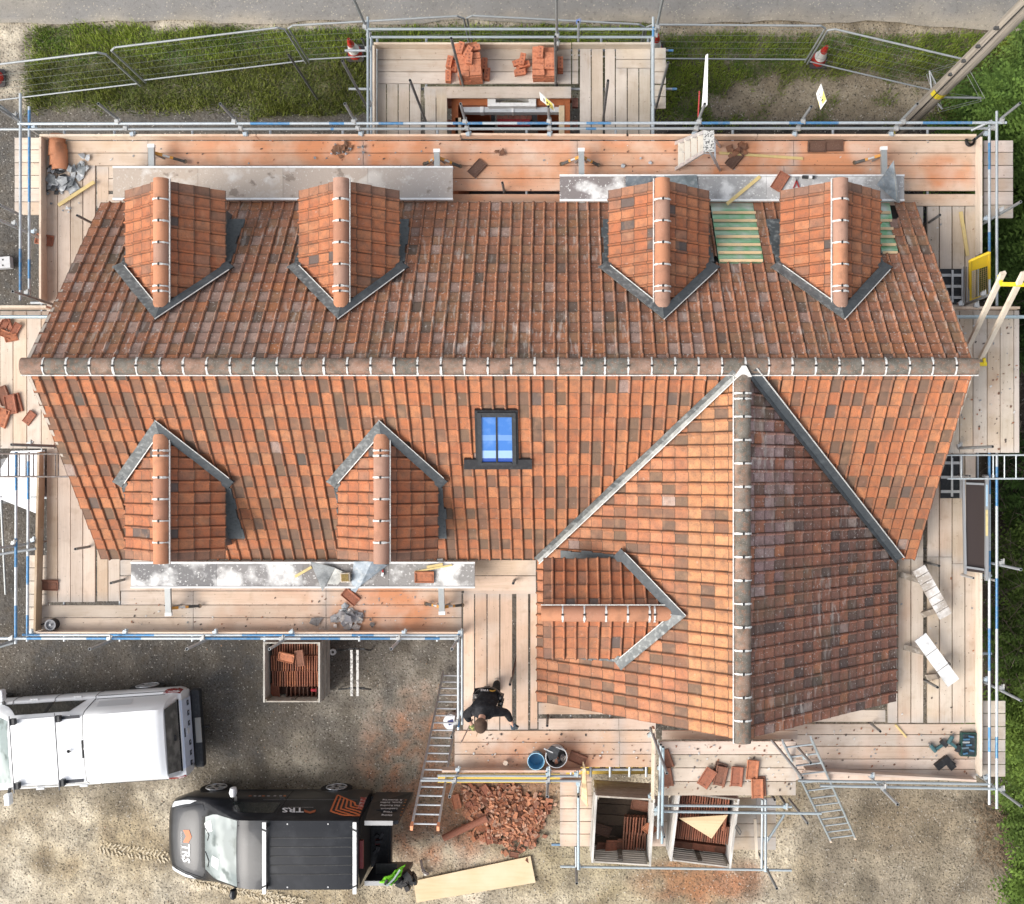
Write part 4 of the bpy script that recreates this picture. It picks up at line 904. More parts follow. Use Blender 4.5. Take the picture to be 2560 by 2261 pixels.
for (px, py, z) in ((32, 729, 5.7), (2486, 732, 5.7)): p = P(px, py, z); tube(main, 'standard', (p.x, p.y, -.05), tuple(p), (.34, .36, .36)); coupler(main, (p.x, p.y + .05, 5.25))
for (pa, pb) in (((28, 1112), (140, 1116)), ((2482, 1117), (2396, 1121))):
    tube(main, 'standard', P(pa[0], pa[1], 5.75), P(pb[0], pb[1], 5.0), (.30, .30, .29)); 
coupler(main, P(75, 1110, 5.2)); coupler(main, P(2400, 760, 5.1)); coupler(main, P(2440, 764, 5.1)); coupler(main, P(2398, 1115, 5.0))
# gable lift of the wing: short high deck with rails, ladder-access frame
ye = edges([1853, 1887, 1920, 1954, 1990], 0, ZG, 'y')
boards_x(main, ye, wx(1650, ZG), wx(1990, ZG), ZG, (), [(.56, .46, .39), (.52, .44, .36), (.47, .40, .32)])
boards_x(main, edges([1826, 1850], 0, ZG - .3, 'y'), wx(1655, ZG - .3), wx(1995, ZG - .3), ZG - .3)
for px in (1638, 1643): pass
toe(main, (wx(1634, 5), wy(1815, ZG), ZG), (wx(1632, 5), wy(1990, ZG), ZG), base=(.70, .58, .44))
tube(main, 'guard_rail', P(1652, 1862, 5.3), P(1645, 2096, 4.3), (.64, .70, .72)); tube(main, 'guard_rail', P(1658, 1868, 5.5), P(1655, 2108, 4.5), (.52, .66, .72))
for (a, b, za, zb) in (((1667, 1934), (1626, 1820), 6.0, 4.9), ((1661, 2093), (1638, 2010), 5.0, 4.0), ((2006, 1945), (1930, 1852), 5.9, 4.9), ((2027, 1908), (1980, 1852), 5.5, 4.6)):
    tube(main, 'standard', P(b[0], b[1], zb), P(a[0], a[1], za), (.40, .42, .42))
for p in (P(1640, 1858, 5.0), P(1650, 1880, 5.1), P(1648, 1920, 5.0), P(1630, 1993, 4.6), P(1640, 2033, 4.4), P(1624, 1838, 4.9), P(2012, 1893, 5.0), P(2208, 1965, 4.6)): coupler(main, p, (.45, .50, .50))
# ---------------------------------------------------------------- road-side loading bay
bay = thing('loading_bay', 'scaffold loading bay on the road side, boarded round the unfinished porch', 'scaffold bay', (-.2, 7.2, 0))
def s2(zx): return 620 + zx / 2.92
def s3(zx): return 1240 + zx / 2.92
boards_x(bay, edges([121, 150, 180, 210], 0, ZB, 'y'), wx(944, ZB), wx(1428, ZB), ZB, (), GREYB)
boards_x(bay, edges([216, 246], 0, ZB, 'y'), wx(1060, ZB), wx(1428, ZB), ZB, (), GREYB)
boards_x(bay, edges([121, 150, 180, 210, 216, 246], 0, ZB - .01, 'y')[:3], wx(1430, ZB), wx(1446, ZB), ZB - .01, (), GREYB)
for a, b in ((945, 1010), (1012, 1095), (1097, 1178), (1180, 1262), (1290, 1372), (1374, 1455)):
    boards_y(bay, [(wx(s2(a), ZB), wx(s2(b), ZB))], wy(210 if a < 1200 else 222, ZB), wy(352, ZB), ZB + .002, (), GREYB + [(.55, .47, .38)])
for a, b in ((610, 694), (696, 782), (794, 870), (872, 957), (959, 1042), (1044, 1127)):
    boards_y(bay, [(wx(s3(a), ZB), wx(s3(b), ZB))], wy(120 if a < 872 else 171, ZB), wy(352, ZB), ZB + .002, (), [(.46, .40, .32), (.52, .45, .37), (.44, .35, .22)] if a > 870 else [(.50, .44, .38), (.54, .47, .39)])
boards_x(bay, edges([121, 149, 171], 0, ZB, 'y'), wx(s3(874), ZB), wx(s3(1128), ZB), ZB + .003, (), [(.50, .43, .34)])
boards_x(bay, edges([119, 148, 180, 210], 0, ZB, 'y') + edges([212, 242, 272], 0, ZB, 'y'), wx(1632, ZB), wx(1665, ZB), ZB, (), [(.44, .39, .32)])
toe(bay, (-3.49, 7.99, ZB), (wx(1428, 2.9), 7.985, ZB), base=(.60, .50, .39)); toe(bay, (wx(1430, 2.9), 7.99, ZB), (1.75, 7.99, ZB), base=(.46, .40, .32)); toe(bay, (-3.495, 7.95, ZB), (-3.495, 6.0, ZB), base=(.54, .47, .38))
for y, z in ((8.03, 3.45), (8.03, 3.1)): tube(bay, 'guard_rail', (-3.55, y, z), (1.75, y, z), (.48, .55, .57))
tube(bay, 'guard_rail', (wx(919.6, 3.45), 8.25, 3.45), (wx(919.6, 3.45), 5.95, 3.45), (.44, .50, .53)); tube(bay, 'guard_rail', (wx(928, 3.1), 8.05, 3.1), (wx(928, 3.1), 5.95, 3.1), (.46, .52, .55))
tube(bay, 'guard_rail', (wx(1633, 3.45), 8.25, 3.45), (wx(1633, 3.45), 5.95, 3.45), (.56, .62, .64), bd=bseq((.08, .16),)); tube(bay, 'guard_rail', (wx(1630, 3.1), 8.05, 3.1), (wx(1630, 3.1), 5.95, 3.1), (.50, .55, .57))
# its standards lean out of the picture: posts seen along their length
for (a, b, zb) in (((883, 0), (916, 70), 3.3), ((1391, 0), (1392, 92), 3.3), ((1656, 0), (1641, 70), 3.3)):
    p = P(b[0], b[1], zb); tube(bay, 'standard', (p.x, p.y, -.05), (p.x, p.y, 5.6), (.33, .36, .36)); coupler(bay, (p.x, p.y - .05, 3.45)); coupler(bay, (p.x, p.y - .05, 3.1))
for (a, b) in (((856, 153), (914, 260)), ((1025, 201), (1059, 300)), ((1128, 96), (1158, 214)), ((1388, 92), (1391, 214)), ((1520, 202), (1505, 300)), ((1670, 157), (1640, 262)), ((721, 137), (769, 226)), ((905, 97), (916, 113))):
    zt = 4.85 if a[0] not in (721, 905) else 2.4; p = P(a[0], a[1], zt)
    tube(bay, 'standard', (p.x, p.y, -.05), tuple(p), (.20, .20, .20))
for px in (943, 1066, 1503, 1620): tube(bay, 'transom', (wx(px, 2.62), 6.3, 2.625), (wx(px, 2.62), 8.22, 2.625), (.52, .56, .58))
for py in (127, 223):
    tube(bay, 'ledger', (wx(862 if py < 200 else 872, 2.57), wy(py, 2.57), 2.57), (wx(1683 if py < 200 else 1692, 2.57), wy(py, 2.57), 2.57), (.50, .54, .57), bd=bseq((.985, 1.0),))
coupler(bay, P(1446, 56, 3.6), (.1, .2, .6)); tube(bay, 'standard', P(1446, 103, 2.9), P(1446, 55, 3.75), (.50, .55, .57)); coupler(bay, P(918, 122, 3.2)); coupler(bay, P(922, 262, 3.4)); coupler(bay, P(1632, 260, 3.4))
# ---------------------------------------------------------------- crate bay at the front
cb = thing('loading_bay', 'scaffold loading bay in front of the wing with two tile crates on its low deck', 'scaffold bay', (1.4, -7.6, 0))
def s5(x): return 1240 + x / 2.92
def t5(y): return 1661 + y / 2.92
le = edges([t5(v) for v in (770, 860, 962, 1055, 1148, 1240, 1332)], 0, ZC, 'y')
boards_x(cb, le, wx(s5(466), ZC), wx(s5(700), ZC), ZC, (wx(s5(590), ZC),), [(.60, .48, .38), (.63, .52, .42), (.56, .45, .34)])
boards_x(cb, le[2:], wx(s5(702), ZC), wx(s5(1260), ZC), ZC, (), GREYB)
boards_x(cb, edges([t5(v) for v in (975, 1070, 1165, 1262, 1357)], 0, ZC, 'y'), wx(s5(1262), ZC), wx(s5(2045), ZC), ZC, (wx(s5(1900), ZC),), [(.40, .33, .25), (.44, .35, .24), (.46, .44, .42)])
ZT = 3.05
tube(cb, 'ledger', P(s5(470), t5(1476), ZT), P(s5(2157), t5(1504), ZT), (.58, .66, .69))
for a, b in ((1030, 1040), (1075, 1090)): tube(cb, 'guard_rail', P(s5(1225), t5(a), 4.3), P(s5(2160 if a < 1050 else 2375), t5(b), 4.3), (.56, .65, .68))
tube(cb, 'guard_rail', P(s5(602), t5(860), 3.9), P(s5(602), t5(1500), 3.9), (.46, .56, .60)); tube(cb, 'guard_rail', P(s5(585), t5(1330), 3.4), P(s5(588), t5(1560), 3.4), (.42, .45, .46))
for (a, b) in (((590, 1600), (590, 1480)), ((602, 967), (598, 800)), ((378, 967), (378, 800)), ((230 + 1240 * 0, 0), (0, 0))):
    if a == (230, 0): continue
    tube(cb, 'standard', P(s5(b[0]), t5(b[1]), 2.4), P(s5(a[0]), t5(a[1]), 4.1), (.30, .32, .33))
p = P(s5(590), t5(1600), 4.1); tube(cb, 'standard', (p.x, p.y, -.05), tuple(p), (.33, .35, .36))
for a, b, z in (((1945, 990), (1940, 1490), 4.0), ((1968, 985), (1968, 1510), 3.8)): tube(cb, 'guard_rail', P(s5(a[0]), t5(a[1]), z), P(s5(b[0]), t5(b[1]), z), (.52, .58, .60))
tube(cb, 'brace', P(s5(1980), t5(1290), 3.2), P(s5(2104), t5(1100), 3.2), (.50, .58, .61)); tube(cb, 'brace', P(s5(2140), t5(985), 3.0), P(s5(2275), t5(1160), 3.9), (.42, .44, .44))
p = P(1860 + 240 / 2.92, t5(1638), 4.0); tube(cb, 'standard', (p.x, p.y, -.05), tuple(p), (.34, .36, .37))
q = P(1860 + 225 / 2.92, t5(990), 3.4); tube(cb, 'standard', (q.x, q.y, -.05), tuple(q), (.3, .3, .3)); q = P(1860 + 320 / 2.92, t5(1045), 3.6); tube(cb, 'standard', (q.x, q.y, -.05), tuple(q), (.3, .3, .3))
for q in (P(s5(600), t5(870), 4.0), P(s5(380), t5(800), 4.3), P(s5(585), t5(800), 4.3), P(s5(1170), t5(1060), 4.4), P(s5(600), t5(1480), 3.1), P(s5(1970), t5(1500), 3.1), P(s5(1970), t5(1280), 3.2), P(s5(2110), t5(1040), 4.3), P(s5(1125), t5(960), 4.2)): coupler(cb, q, (.42, .52, .56))
tube(cb, 'transom', P(s5(405), t5(1316), 2.9), P(s5(700), t5(1316), 2.9), (.25, .42, .62)); 
m = MB(); m.bar(P(s5(1890), t5(1130), 3.3), P(s5(1905), t5(1420), 3.3), .05, .03, (.66, .56, .43)); m.build('toe_board', WOOD, cb)
toe(cb, P(s5(470), t5(845), ZC), P(s5(600), t5(845), ZC), .1)
# half-hidden yellow scaffold banner under the front deck
m = MB(); m.plate([P(1415, 1915, 3.3), P(1630, 1915, 3.3), P(1630, 1936, 3.0), P(1415, 1936, 3.0)], .02, (.62, .43, .08))
bn = m.build('banner', PLAIN, label='yellow banner with black lettering hung under the front deck edge beside the grey crate', cat='banner')
m = MB()
for k, px in enumerate((1473, 1500, 1524, 1550, 1583, 1606)):
    for q in range(3): m.plate([P(px + q * 5, 1916.5 + (q % 2) * 2, 3.305), P(px + 3 + q * 5, 1916.5, 3.305), P(px + 3 + q * 5 + (k % 2) * 2, 1926, 3.155), P(px + q * 5, 1926, 3.155)], .006, (.02, .02, .02))
m.build('lettering', DARK, bn)
m = MB(); m.bar(P(1095, 1946, 3.5), P(1400, 1946, 3.5), .16, .02, (.62, .43, .08)); m.build('banner', PLAIN, label='long yellow banner lying flat behind the front guard rails above the rubble heap', cat='banner')
# ---------------------------------------------------------------- fence panels along the verge
def fence(a, b, label, zt=1.85, zb=.16, flip=False):     # a, b: pixels of the two top corners
    pa, pb = P(a[0], a[1], zt), P(b[0], b[1], zt); pa.z = pb.z = 0; d = (pb - pa).normalized()
    t = thing('site_fence', label, 'fence', tuple((pa + pb) / 2), 'mesh fence panels along the verge')
    m = MB(); c = (.36, .38, .385); r = .021; Z = Vector((0, 0, 1)); e = .12
    pts = [pa + Z * .02, pa + Z * (zt - e), pa + d * e + Z * zt, pb - d * e + Z * zt, pb + Z * (zt - e), pb + Z * .02]
    for q, w_ in zip(pts[:-1], pts[1:]): m.tube(q, w_, r, 8, c, hollow=False)
    m.tube(pa + Z * zb, pb + Z * zb, r * .8, 8, c, hollow=False); m.build('frame', STEEL, t)
    m = MB(); L_ = (pb - pa).length
    for k in range(1, int(L_ / .11)):
        q = pa + d * (k * .11); m.bar(q + Z * zb, q + Z * zt, .0022, .0022, (.20, .22, .19), up=(0, 1, 0))
    for z in (.4, .72, 1.04, 1.36, 1.66): m.bar(pa + Z * z, pb + Z * z, .004, .004, (.22, .24, .20))
    m.build('mesh_infill', STEEL, t)
fence((-170, 181), (258, 130), 'fence panel at the left frame edge, its end meeting the next panel over the grass')
fence((272, 121), (709, 68), 'long fence panel over the grass between two dark joint posts left of the road-side bay')
fence((717, 65), (1158, 40), 'fence panel passing behind the left half of the road-side scaffold bay')
fence((1166, 39), (1612, 62), 'fence panel passing behind the right half of the road-side scaffold bay')
fence((1618, 62), (2067, 65), 'fence panel right of the road-side bay, ending above the right traffic cone')
fence((2073, 70), (2423, 152), 'slanting fence panel running from the right traffic cone to the timber pole')
# traffic cones
def cone(px, py, label):
    c = P(px, py, 0); t = thing('traffic_cone', label, 'traffic cone', tuple(c), 'traffic cones along the verge')
    red, wh = (.48, .03, .02), (.72, .71, .68)
    m = MB(); m.prism([(c.x + a * .19, c.y + b * .19) for a, b in ((-1, -.8), (-.8, -1), (.8, -1), (1, -.8), (1, .8), (.8, 1), (-.8, 1), (-1, .8))], .01, .05, (.05, .045, .045)); m.build('cone_base', DARK, t)
    m = MB(); pr = [(.155, .05), (.125, .22), (.115, .25), (.075, .50), (.068, .53), (.038, .72), (.030, .75), (.02, .75)]
    m.lathe(pr, c, 20, lambda i: wh if i in (1, 2) else red); m.build('cone_body', PLAIN, t)
cone(889, 135, 'red and white traffic cone on the grass left of the road-side bay')
cone(2045, 152, 'red and white traffic cone below the fence joint on the right verge')
cone(-6, 197, 'traffic cone half cut off at the left frame edge')
cone(1636, 124, 'red traffic cone half hidden behind the right rail of the road-side bay')
# timber pole with its guard wires and plates
c = Vector((6.93, 6.93, 0)); t = thing('utility_pole', 'tall weathered timber utility pole with yellow plates standing beside the conifer', 'utility pole', tuple(c))
m = MB(); m.tube(c + Vector((0, 0, -.1)), c + Vector((.03, -.0, 8.8)), .155, 20, (.30, .265, .22), r1=.125, hollow=False); m.build('pole', BARK, t)
m = MB()
for z, h_, w_ in ((3.35, .20, .17), (1.15, .14, .10)):
    for k in range(6):
        a0 = math.radians(-165 + k * w_ * 160); a1 = math.radians(-165 + (k + 1) * w_ * 160); r = .152
        m.add([c + Vector((r * math.cos(a0), r * math.sin(a0), z)), c + Vector((r * math.cos(a1), r * math.sin(a1), z)), c + Vector((r * math.cos(a1), r * math.sin(a1), z + h_)), c + Vector((r * math.cos(a0), r * math.sin(a0), z + h_))], [(0, 1, 2, 3)], (.62, .50, .03))
m.build('warning_plate', PLAIN, t)
m = MB(); Zc = 3.05; ce = c + Vector((0, 0, Zc)); arms = [P(2324, 178, 3.1), P(2453, 245, 3.1), P(2356, 273, 3.0)]
for q in arms: m.tube(ce, q, .02, 8, (.26, .27, .27))
m.tube(ce + Vector((0, 0, .35)), P(2324, 178, 3.1), .012, 6, (.35, .36, .36)); m.build('guard_bracket', STEEL, t)
m = MB(); corners = [P(2324, 178, 3.1), P(2410, 150, 3.0), P(2462, 246, 3.1), P(2356, 273, 3.0)]
for z in (0, -.16):
    for i in range(4): m.path([corners[i] + Vector((0, 0, z)), corners[(i + 1) % 4].lerp(corners[i], .0) + Vector((0, 0, z))], .004, 4, (.22, .22, .22))
for i in range(4): m.path([corners[i], ce + Vector((0, 0, .3))], .003, 4, (.22, .22, .22))
m.build('guard_wire', STEEL, t)
m = MB(); m.path([c + Vector((-.11, -.11, z * 1.0)) for z in (0, 2, 4, 6, 8.6)], .011, 6, (.03, .03, .03))
m.build('cable', DARK, t)
m = MB()
for z in (4.3, 4.9, 5.5, 6.2): m.obox(c + Vector((-.13, -.05, z)), Vector((1, 0, 0)), Vector((0, 1, 0)), Vector((0, 0, 1)), .04, .02, .03, (.06, .06, .06))
m.build('pole_step', DARK, t)
# ---------------------------------------------------------------- lightweight staging boards on trestle brackets
STAG = mat('staging_deck', None, .7, layers=[('noise', 2.2, .50, .62, (.78, .77, .75), .75, {'detail': 8}), ('noise', 6, .55, .7, (.16, .145, .13), .4), ('noise', 26, .60, .68, (.75, .74, .72), .7)], bump=('noise', 30, .3))
STAGB = mat('stained_staging_deck', None, .75, layers=[('noise', 3.2, .58, .70, (.62, .60, .57), .6, {'detail': 8}), ('noise', 4, .60, .66, (.17, .13, .10), .75), ('noise', 2.3, .58, .66, (.62, .59, .55), .45, {'detail': 8}), ('noise', 1.3, .45, .7, (.36, .30, .25), .5), ('noise', 30, .62, .70, (.66, .63, .58), .5)], bump=('noise', 30, .3))
def staging(px0, px1, py0, py1, z, cols, label):
    a, b = P(px0, py0, z), P(px1, py1, z); x0, x1, y0, y1 = a.x, b.x, b.y, a.y
    t = thing('staging_board', label, 'staging board', ((x0 + x1) / 2, (y0 + y1) / 2, z - .08), 'aluminium staging boards over the trestles')
    m = MB(); n = len(cols)
    for k, cc in enumerate(cols): m.box(lerp(x0, x1, k / n) + .002, lerp(x0, x1, (k + 1) / n) - .002, y0 + .03, y1 - .03, z - .06, z - .004, cc)
    m.build('deck', STAGB if py1 == 500 else STAG, t)
    for y in (y0, y1):
        m = MB(); s = 1 if y == y0 else -1
        m.box(x0, x1, y, y + s * .028, z - .08, z + .012, (.74, .74, .73)); m.box(x0, x1, y + s * .03, y + s * .036, z - .0, z + .006, (.5, .5, .5)); m.build('edge_rail', PLAIN, t)
ZS = 4.22
staging(282, 1132, 416, 500, ZS, [(.40, .33, .27), (.44, .37, .31), (.36, .30, .255), (.36, .32, .29)], 'wide brown-stained staging board behind the two left back dormers')
staging(1399, 2261, 437, 503, ZS, [(.19, .165, .16), (.20, .18, .18), (.34, .335, .33), (.40, .39, .385), (.36, .35, .34)], 'narrow grey staging board behind the two right back dormers')
staging(327, 1187, 1405, 1471, ZS, [(.17, .165, .165), (.23, .22, .215), (.21, .195, .185), (.25, .24, .23)], 'white-edged staging board in front of the two front dormers')
def trestle(px, py0, py1, legs, label):
    """grey bracket beam running out from under the staging, with orange and black locking arms"""
    a, b = P(px, py0, 4.12), P(px + (2 if py1 > py0 else -1), py1, 4.12)
    t = thing('trestle_bracket', label, 'trestle', tuple(Vector((b.x, b.y, ZP))), 'staging trestles with orange arms')
    d = (b - a).normalized(); m = MB(); m.bar(a - d * .5, b, .10, .07, (.36, .37, .36)); m.build('beam', STEEL, t)
    m = MB(); m.bar(b - d * .03, b + d * .03, .115, .075, (.78, .78, .76)); m.build('end_cap', PLAIN, t)
    for s in (-1, 1):
        for q in (b - d * .12, a - d * .1): m = MB(); m.tube(q + Vector((s * .03, 0, -.03)), (q.x + s * .10, q.y, ZP), .02, 8, (.30, .30, .30)); m.build('leg', STEEL, t)
    for (lx, ly) in legs:
        e = P(lx, ly, ZP + .06); s = b - d * .10 + Vector((0, 0, -.02)); m = MB()
        p1, p2 = s.lerp(e, .3), s.lerp(e, .52)
        m.bar(s, p1, .05, .035, (.50, .22, .03)); m.bar(p1, p2, .03, .03, (.40, .40, .39)); m.bar(p2, s.lerp(e, .62), .045, .035, (.5, .22, .03)); m.bar(s.lerp(e, .62), e, .045, .035, (.045, .04, .035)); m.disc(e + Vector((0, 0, .02)), .04, 10, (.10, .06, .03))
        m.build('locking_arm', PLAIN, t)
trestle(380, 418, 366, [(464, 405)], 'trestle bracket with one arm near the pile of lead scraps')
trestle(1093, 418, 378, [(1062, 411), (1151, 417)], 'trestle bracket with two spread arms left of the lone brown tile')
trestle(1454, 437, 376, [(1404, 411), (1496, 414)], 'trestle bracket with two spread arms left of the stepladder')
trestle(2210, 432, 372, [(2136, 408)], 'trestle bracket beside the bent lead sheet at the right end')
trestle(420, 1470, 1536, [(500, 1515)], 'trestle bracket in front of the left front dormer')
trestle(1103, 1468, 1533, [(1066, 1510), (1156, 1513)], 'trestle bracket near the inner corner of the front platform')
# ---------------------------------------------------------------- stepladder and ladders
t = thing('stepladder', 'paint-speckled aluminium stepladder standing on the back platform', 'stepladder', (2.45, 5.5, ZP))
A, B = Vector((2.064, 5.84, ZP)), Vector((2.064, 5.38, ZP)); Ct, Dt = Vector((2.42, 5.66, 4.98)), Vector((2.43, 5.34, 4.98)); E, G = Vector((2.86, 5.78, ZP)), Vector((2.86, 5.36, ZP))
m = MB(); m.bar(A, Ct, .06, .03, (.50, .49, .46), up=(1, 0, .3)); m.bar(B, Dt, .06, .03, (.50, .49, .46), up=(1, 0, .3)); m.build('front_rail', ALU, t)
m = MB(); m.bar(E, Ct + Vector((.09, 0, -.03)), .03, .05, (.5, .5, .48), up=(0, 1, 0)); m.bar(G, Dt + Vector((.09, 0, -.03)), .03, .05, (.5, .5, .48), up=(0, 1, 0)); m.bar(E.lerp(Ct, .35), G.lerp(Dt, .35), .03, .03); m.build('rear_leg', ALU, t)
for k in range(4):
    f_ = .14 + k * .225; p, q = A.lerp(Ct, f_), B.lerp(Dt, f_); m = MB(); m.bar(p + Vector((.03, 0, 0)), q + Vector((.03, 0, 0)), .105, .02, (.60, .55, .47)); m.build('tread', PLAIN, t)
m = MB(); m.box(2.40, 2.58, 5.32, 5.68, 4.97, 5.0, (.45, .44, .42)); m.build('platform', mat('speckled', (.5, .49, .46), .6, layers=[('cell', 60, .6, .7, (.06, .06, .06), .9)]), t)
m = MB(); m.path([A.lerp(Ct, .25) + Vector((0, -.2, 0)), E.lerp(Ct, .25) + Vector((0, -.2, 0))], .008, 5, (.5, .5, .48)); m.build('stay', ALU, t)
def ladder(p0, p1, side, w0, n, label, feet, col, w1=None):
    p0, p1 = Vector(p0), Vector(p1); w1 = w1 or w0; s = Vector(side).normalized(); t = thing('ladder', label, 'ladder', tuple((p0 + p1) / 2))
    d = (p1 - p0).normalized(); up = s.cross(d)
    for k in (-1, 1):
        m = MB(); m.bar(p0 + s * k * w0 / 2, p1 + s * k * w1 / 2, .03, .075, col, up=up); m.build('stile', ALU if feet else STEEL, t)
    for i in range(n):
        f_ = (i + .6) / n; p = p0.lerp(p1, f_); hw = lerp(w0, w1, f_) / 2; m = MB(); m.tube(p - s * hw, p + s * hw, .016, 8, col, hollow=False); m.build('rung', ALU if feet else STEEL, t)
    for k in (-1, 1):
        m = MB(); q = p1 + s * k * w1 / 2; m.bar(q - d * .10, q + d * .02, .045, .09, feet or (.62, .50, .38), up=up); m.build('end_cap', PLAIN, t)
ladder(P(1133, 1680, .1), P(1062, 2070, 4.75), (1, -.02, 0), .42, 20, 'aluminium ladder with orange end caps climbing from the gravel beside the black van', (.72, .28, .14), (.30, .31, .31), .45)
ladder(P(1992, 1850, 5.6) + Vector((0, 0, 0)), P(2107, 2098, .45), (1, .12, 0), .46, 13, 'blue-grey ladder leaning on the right side of the crate bay over bare earth', None, (.42, .47, .49), .52)
# ---------------------------------------------------------------- crates of tiles
def loose_tile_mesh():
    m = MB(); w_, l_ = .205, .335; prof = [(-.5, .018), (-.45, .03), (-.40, .018), (-.36, .012), (.24, .012), (.30, .02), (.36, .036), (.43, .040), (.5, .024)]
    k = len(prof); pts = []
    for y in (-l_ / 2, l_ / 2):
        for (a, b) in prof: pts.append((a * w_, y, b))
    for y in (-l_ / 2, l_ / 2):
        for (a, b) in prof: pts.append((a * w_, y, b - .014))
    fs = [(i, i + 1, k + i + 1, k + i) for i in range(k - 1)] + [(2 * k + i + 1, 2 * k + i, 3 * k + i, 3 * k + i + 1) for i in range(k - 1)] + [(2 * k + i, 2 * k + i + 1, i + 1, i) for i in range(k - 1)] + [(k + i, k + i + 1, 3 * k + i + 1, 3 * k + i) for i in range(k - 1)] + [(0, k, 3 * k, 2 * k), (k - 1, 2 * k - 1, 4 * k - 1, 3 * k - 1)]
    m.add(pts, fs, (.30, .125, .075))
    m.box(-w_ * .42, w_ * .46, l_ / 2 - .016, l_ / 2, .026, .038, (.28, .115, .07)); m.box(-w_ * .3, -w_ * .12, -l_ / 2 + .03, -l_ / 2 + .045, .012, .02, (.06, .04, .03)); m.box(w_ * .0, w_ * .18, -l_ / 2 + .03, -l_ / 2 + .045, .012, .02, (.06, .04, .03))
    return m
TLM = {}
TILEMATS = [mat('loose_clay_%s' % n, c, .8, layers=[('noise', 22, .45, .7, (.13, .07, .05), .5, {'coord': 'O'}), ('noise', 70, .6, .74, (.45, .36, .3), .4, {'coord': 'O'})], bump=('noise', 60, .3, {'coord': 'O'}), spec=.2)
            for n, c in (('orange', (.40, .155, .082)), ('red', (.30, .115, .07)), ('brown', (.19, .085, .055)), ('dark', (.12, .07, .052)))]
base_tile = loose_tile_mesh().mesh('clay_tile', TILEMATS[0], Vector((0, 0, 0)))
TM = []
for mt in TILEMATS:
    me = base_tile.copy(); me.materials.clear(); me.materials.append(mt); TM.append(me)
def tile_at(p, rz, label, group=None, shade=1, tilt=(0, 0), scale=1.0, rot=None):
    o = link(bpy.data.objects.new('clay_tile', TM[shade])); o.location = p
    o.rotation_euler = rot if rot else (R(tilt[0]), R(tilt[1]), R(rz)); o.scale = (scale,) * 3
    return tag(o, label, 'roof tile', group)
CRW = mat('crate_plank', None, .9, layers=[('noise', 1.0, .45, .65, (.16, .14, .12), .6, {'coord': 'P', 'stretch': (1.5, 1.5, 26)}), ('noise', 12, .5, .72, (.60, .57, .52), .4)], bump=('noise', 1.0, .4, {'coord': 'P', 'stretch': (2, 2, 60)}))
def crate(c, rz, lx, ly, h, wallc, label, slats=True, planks=None):
    t = thing('tile_crate', label, 'crate', (0, 0, 0)); th = .035; fl = .14
    m = MB(); n = 6
    for i in range(n):
        y = -ly / 2 + ly * (i + .5) / n; m.box(-lx / 2 + .04, lx / 2 - .04, y - ly / n / 2 + .006, y + ly / n / 2 - .006, fl - .025, fl, jit((.075, .052, .036), .3))
    m.build('floor', mat('dark_crate_floor', None, .9, layers=[('noise', 20, .5, .7, (.03, .022, .016), .6)]), t)
    m = MB()
    for x in (-lx / 2 + .06, 0, lx / 2 - .06): m.box(x - .05, x + .05, -ly / 2 + .01, ly / 2 - .01, 0, fl - .03, (.22, .17, .12))
    m.build('runner', CRW, t)
    for s in (-1, 1):
        m = MB(); m.box(s * lx / 2 - s * th, s * lx / 2, -ly / 2, ly / 2, fl - .1, h, wallc)
        for z in (.4, .7): m.box(s * (lx / 2 + .001), s * (lx / 2 + .014), -ly / 2 + .02, ly / 2 - .02, h * z - .05, h * z + .05, mix(wallc, (.2, .18, .15), .4))
        m.build('side_wall', CRW, t)
    for s in (-1, 1):
        m = MB(); k = 8
        if s < 0 and slats:
            for i in range(k):
                z0 = lerp(fl, h, i / k); m.box(-lx / 2 + th + .002, lx / 2 - th - .002, -ly / 2 + .004, -ly / 2 + .03, z0 + .012, lerp(fl, h, (i + 1) / k) - .012, mix(wallc, (.4, .34, .26), .5))
            m.box(-.04, .04, -ly / 2 + .031, -ly / 2 + .06, fl, h - .1, (.10, .08, .06))
        else:
            k = 5
            for i in range(k):
                z0 = lerp(fl - .1, h, i / k); m.box(-lx / 2 + th + .002, lx / 2 - th - .002, s * ly / 2 - s * .03, s * ly / 2, z0 + .004, lerp(fl - .1, h, (i + 1) / k) - .004, jit(planks or wallc, .12))
        m.build('end_wall', CRW, t)
    m = MB()
    for (x, y) in ((-1, -1), (1, -1), (-1, 1), (1, 1)): m.box(x * (lx / 2 - th - .03), x * (lx / 2 - th - .002), y * (ly / 2 - .032) , y * (ly / 2 - .07), fl, h - .01, (.25, .22, .17))
    m.build('corner_post', CRW, t)
    t.location = c; t.rotation_euler = (0, 0, R(rz)); return t
def local(c, rz, x, y, z):
    a = R(rz); return Vector((c[0] + x * math.cos(a) - y * math.sin(a), c[1] + x * math.sin(a) + y * math.cos(a), c[2] + z))
def row_on_edge(c, rz, x0, x1, y, z, n, label, group, shades=(1, 2), lean=8, along='x', sc=.95):
    for i in range(n):
        x = lerp(x0, x1, i / max(1, n - 1)); p = local(c, rz, x, y, z + .165 * sc) if along == 'x' else local(c, rz, y, x, z + .165 * sc)
        o = tile_at(p, 0, label, group, RR.choice(shades), scale=sc)
        base = Matrix.Rotation(R(rz + (0 if along == 'x' else 90) + RR.uniform(-2, 2)), 4, 'Z') @ Matrix.Rotation(R(90 - lean + RR.uniform(-3, 3)), 4, 'Y')
        o.rotation_euler = base.to_euler()
GC = tuple(P(730, 1680, .06)); gcz = .9                                          # crate on the gravel: rim 1.0 m up
cc = P(729.5, 1681, .98); GC = (cc.x, cc.y, .02)
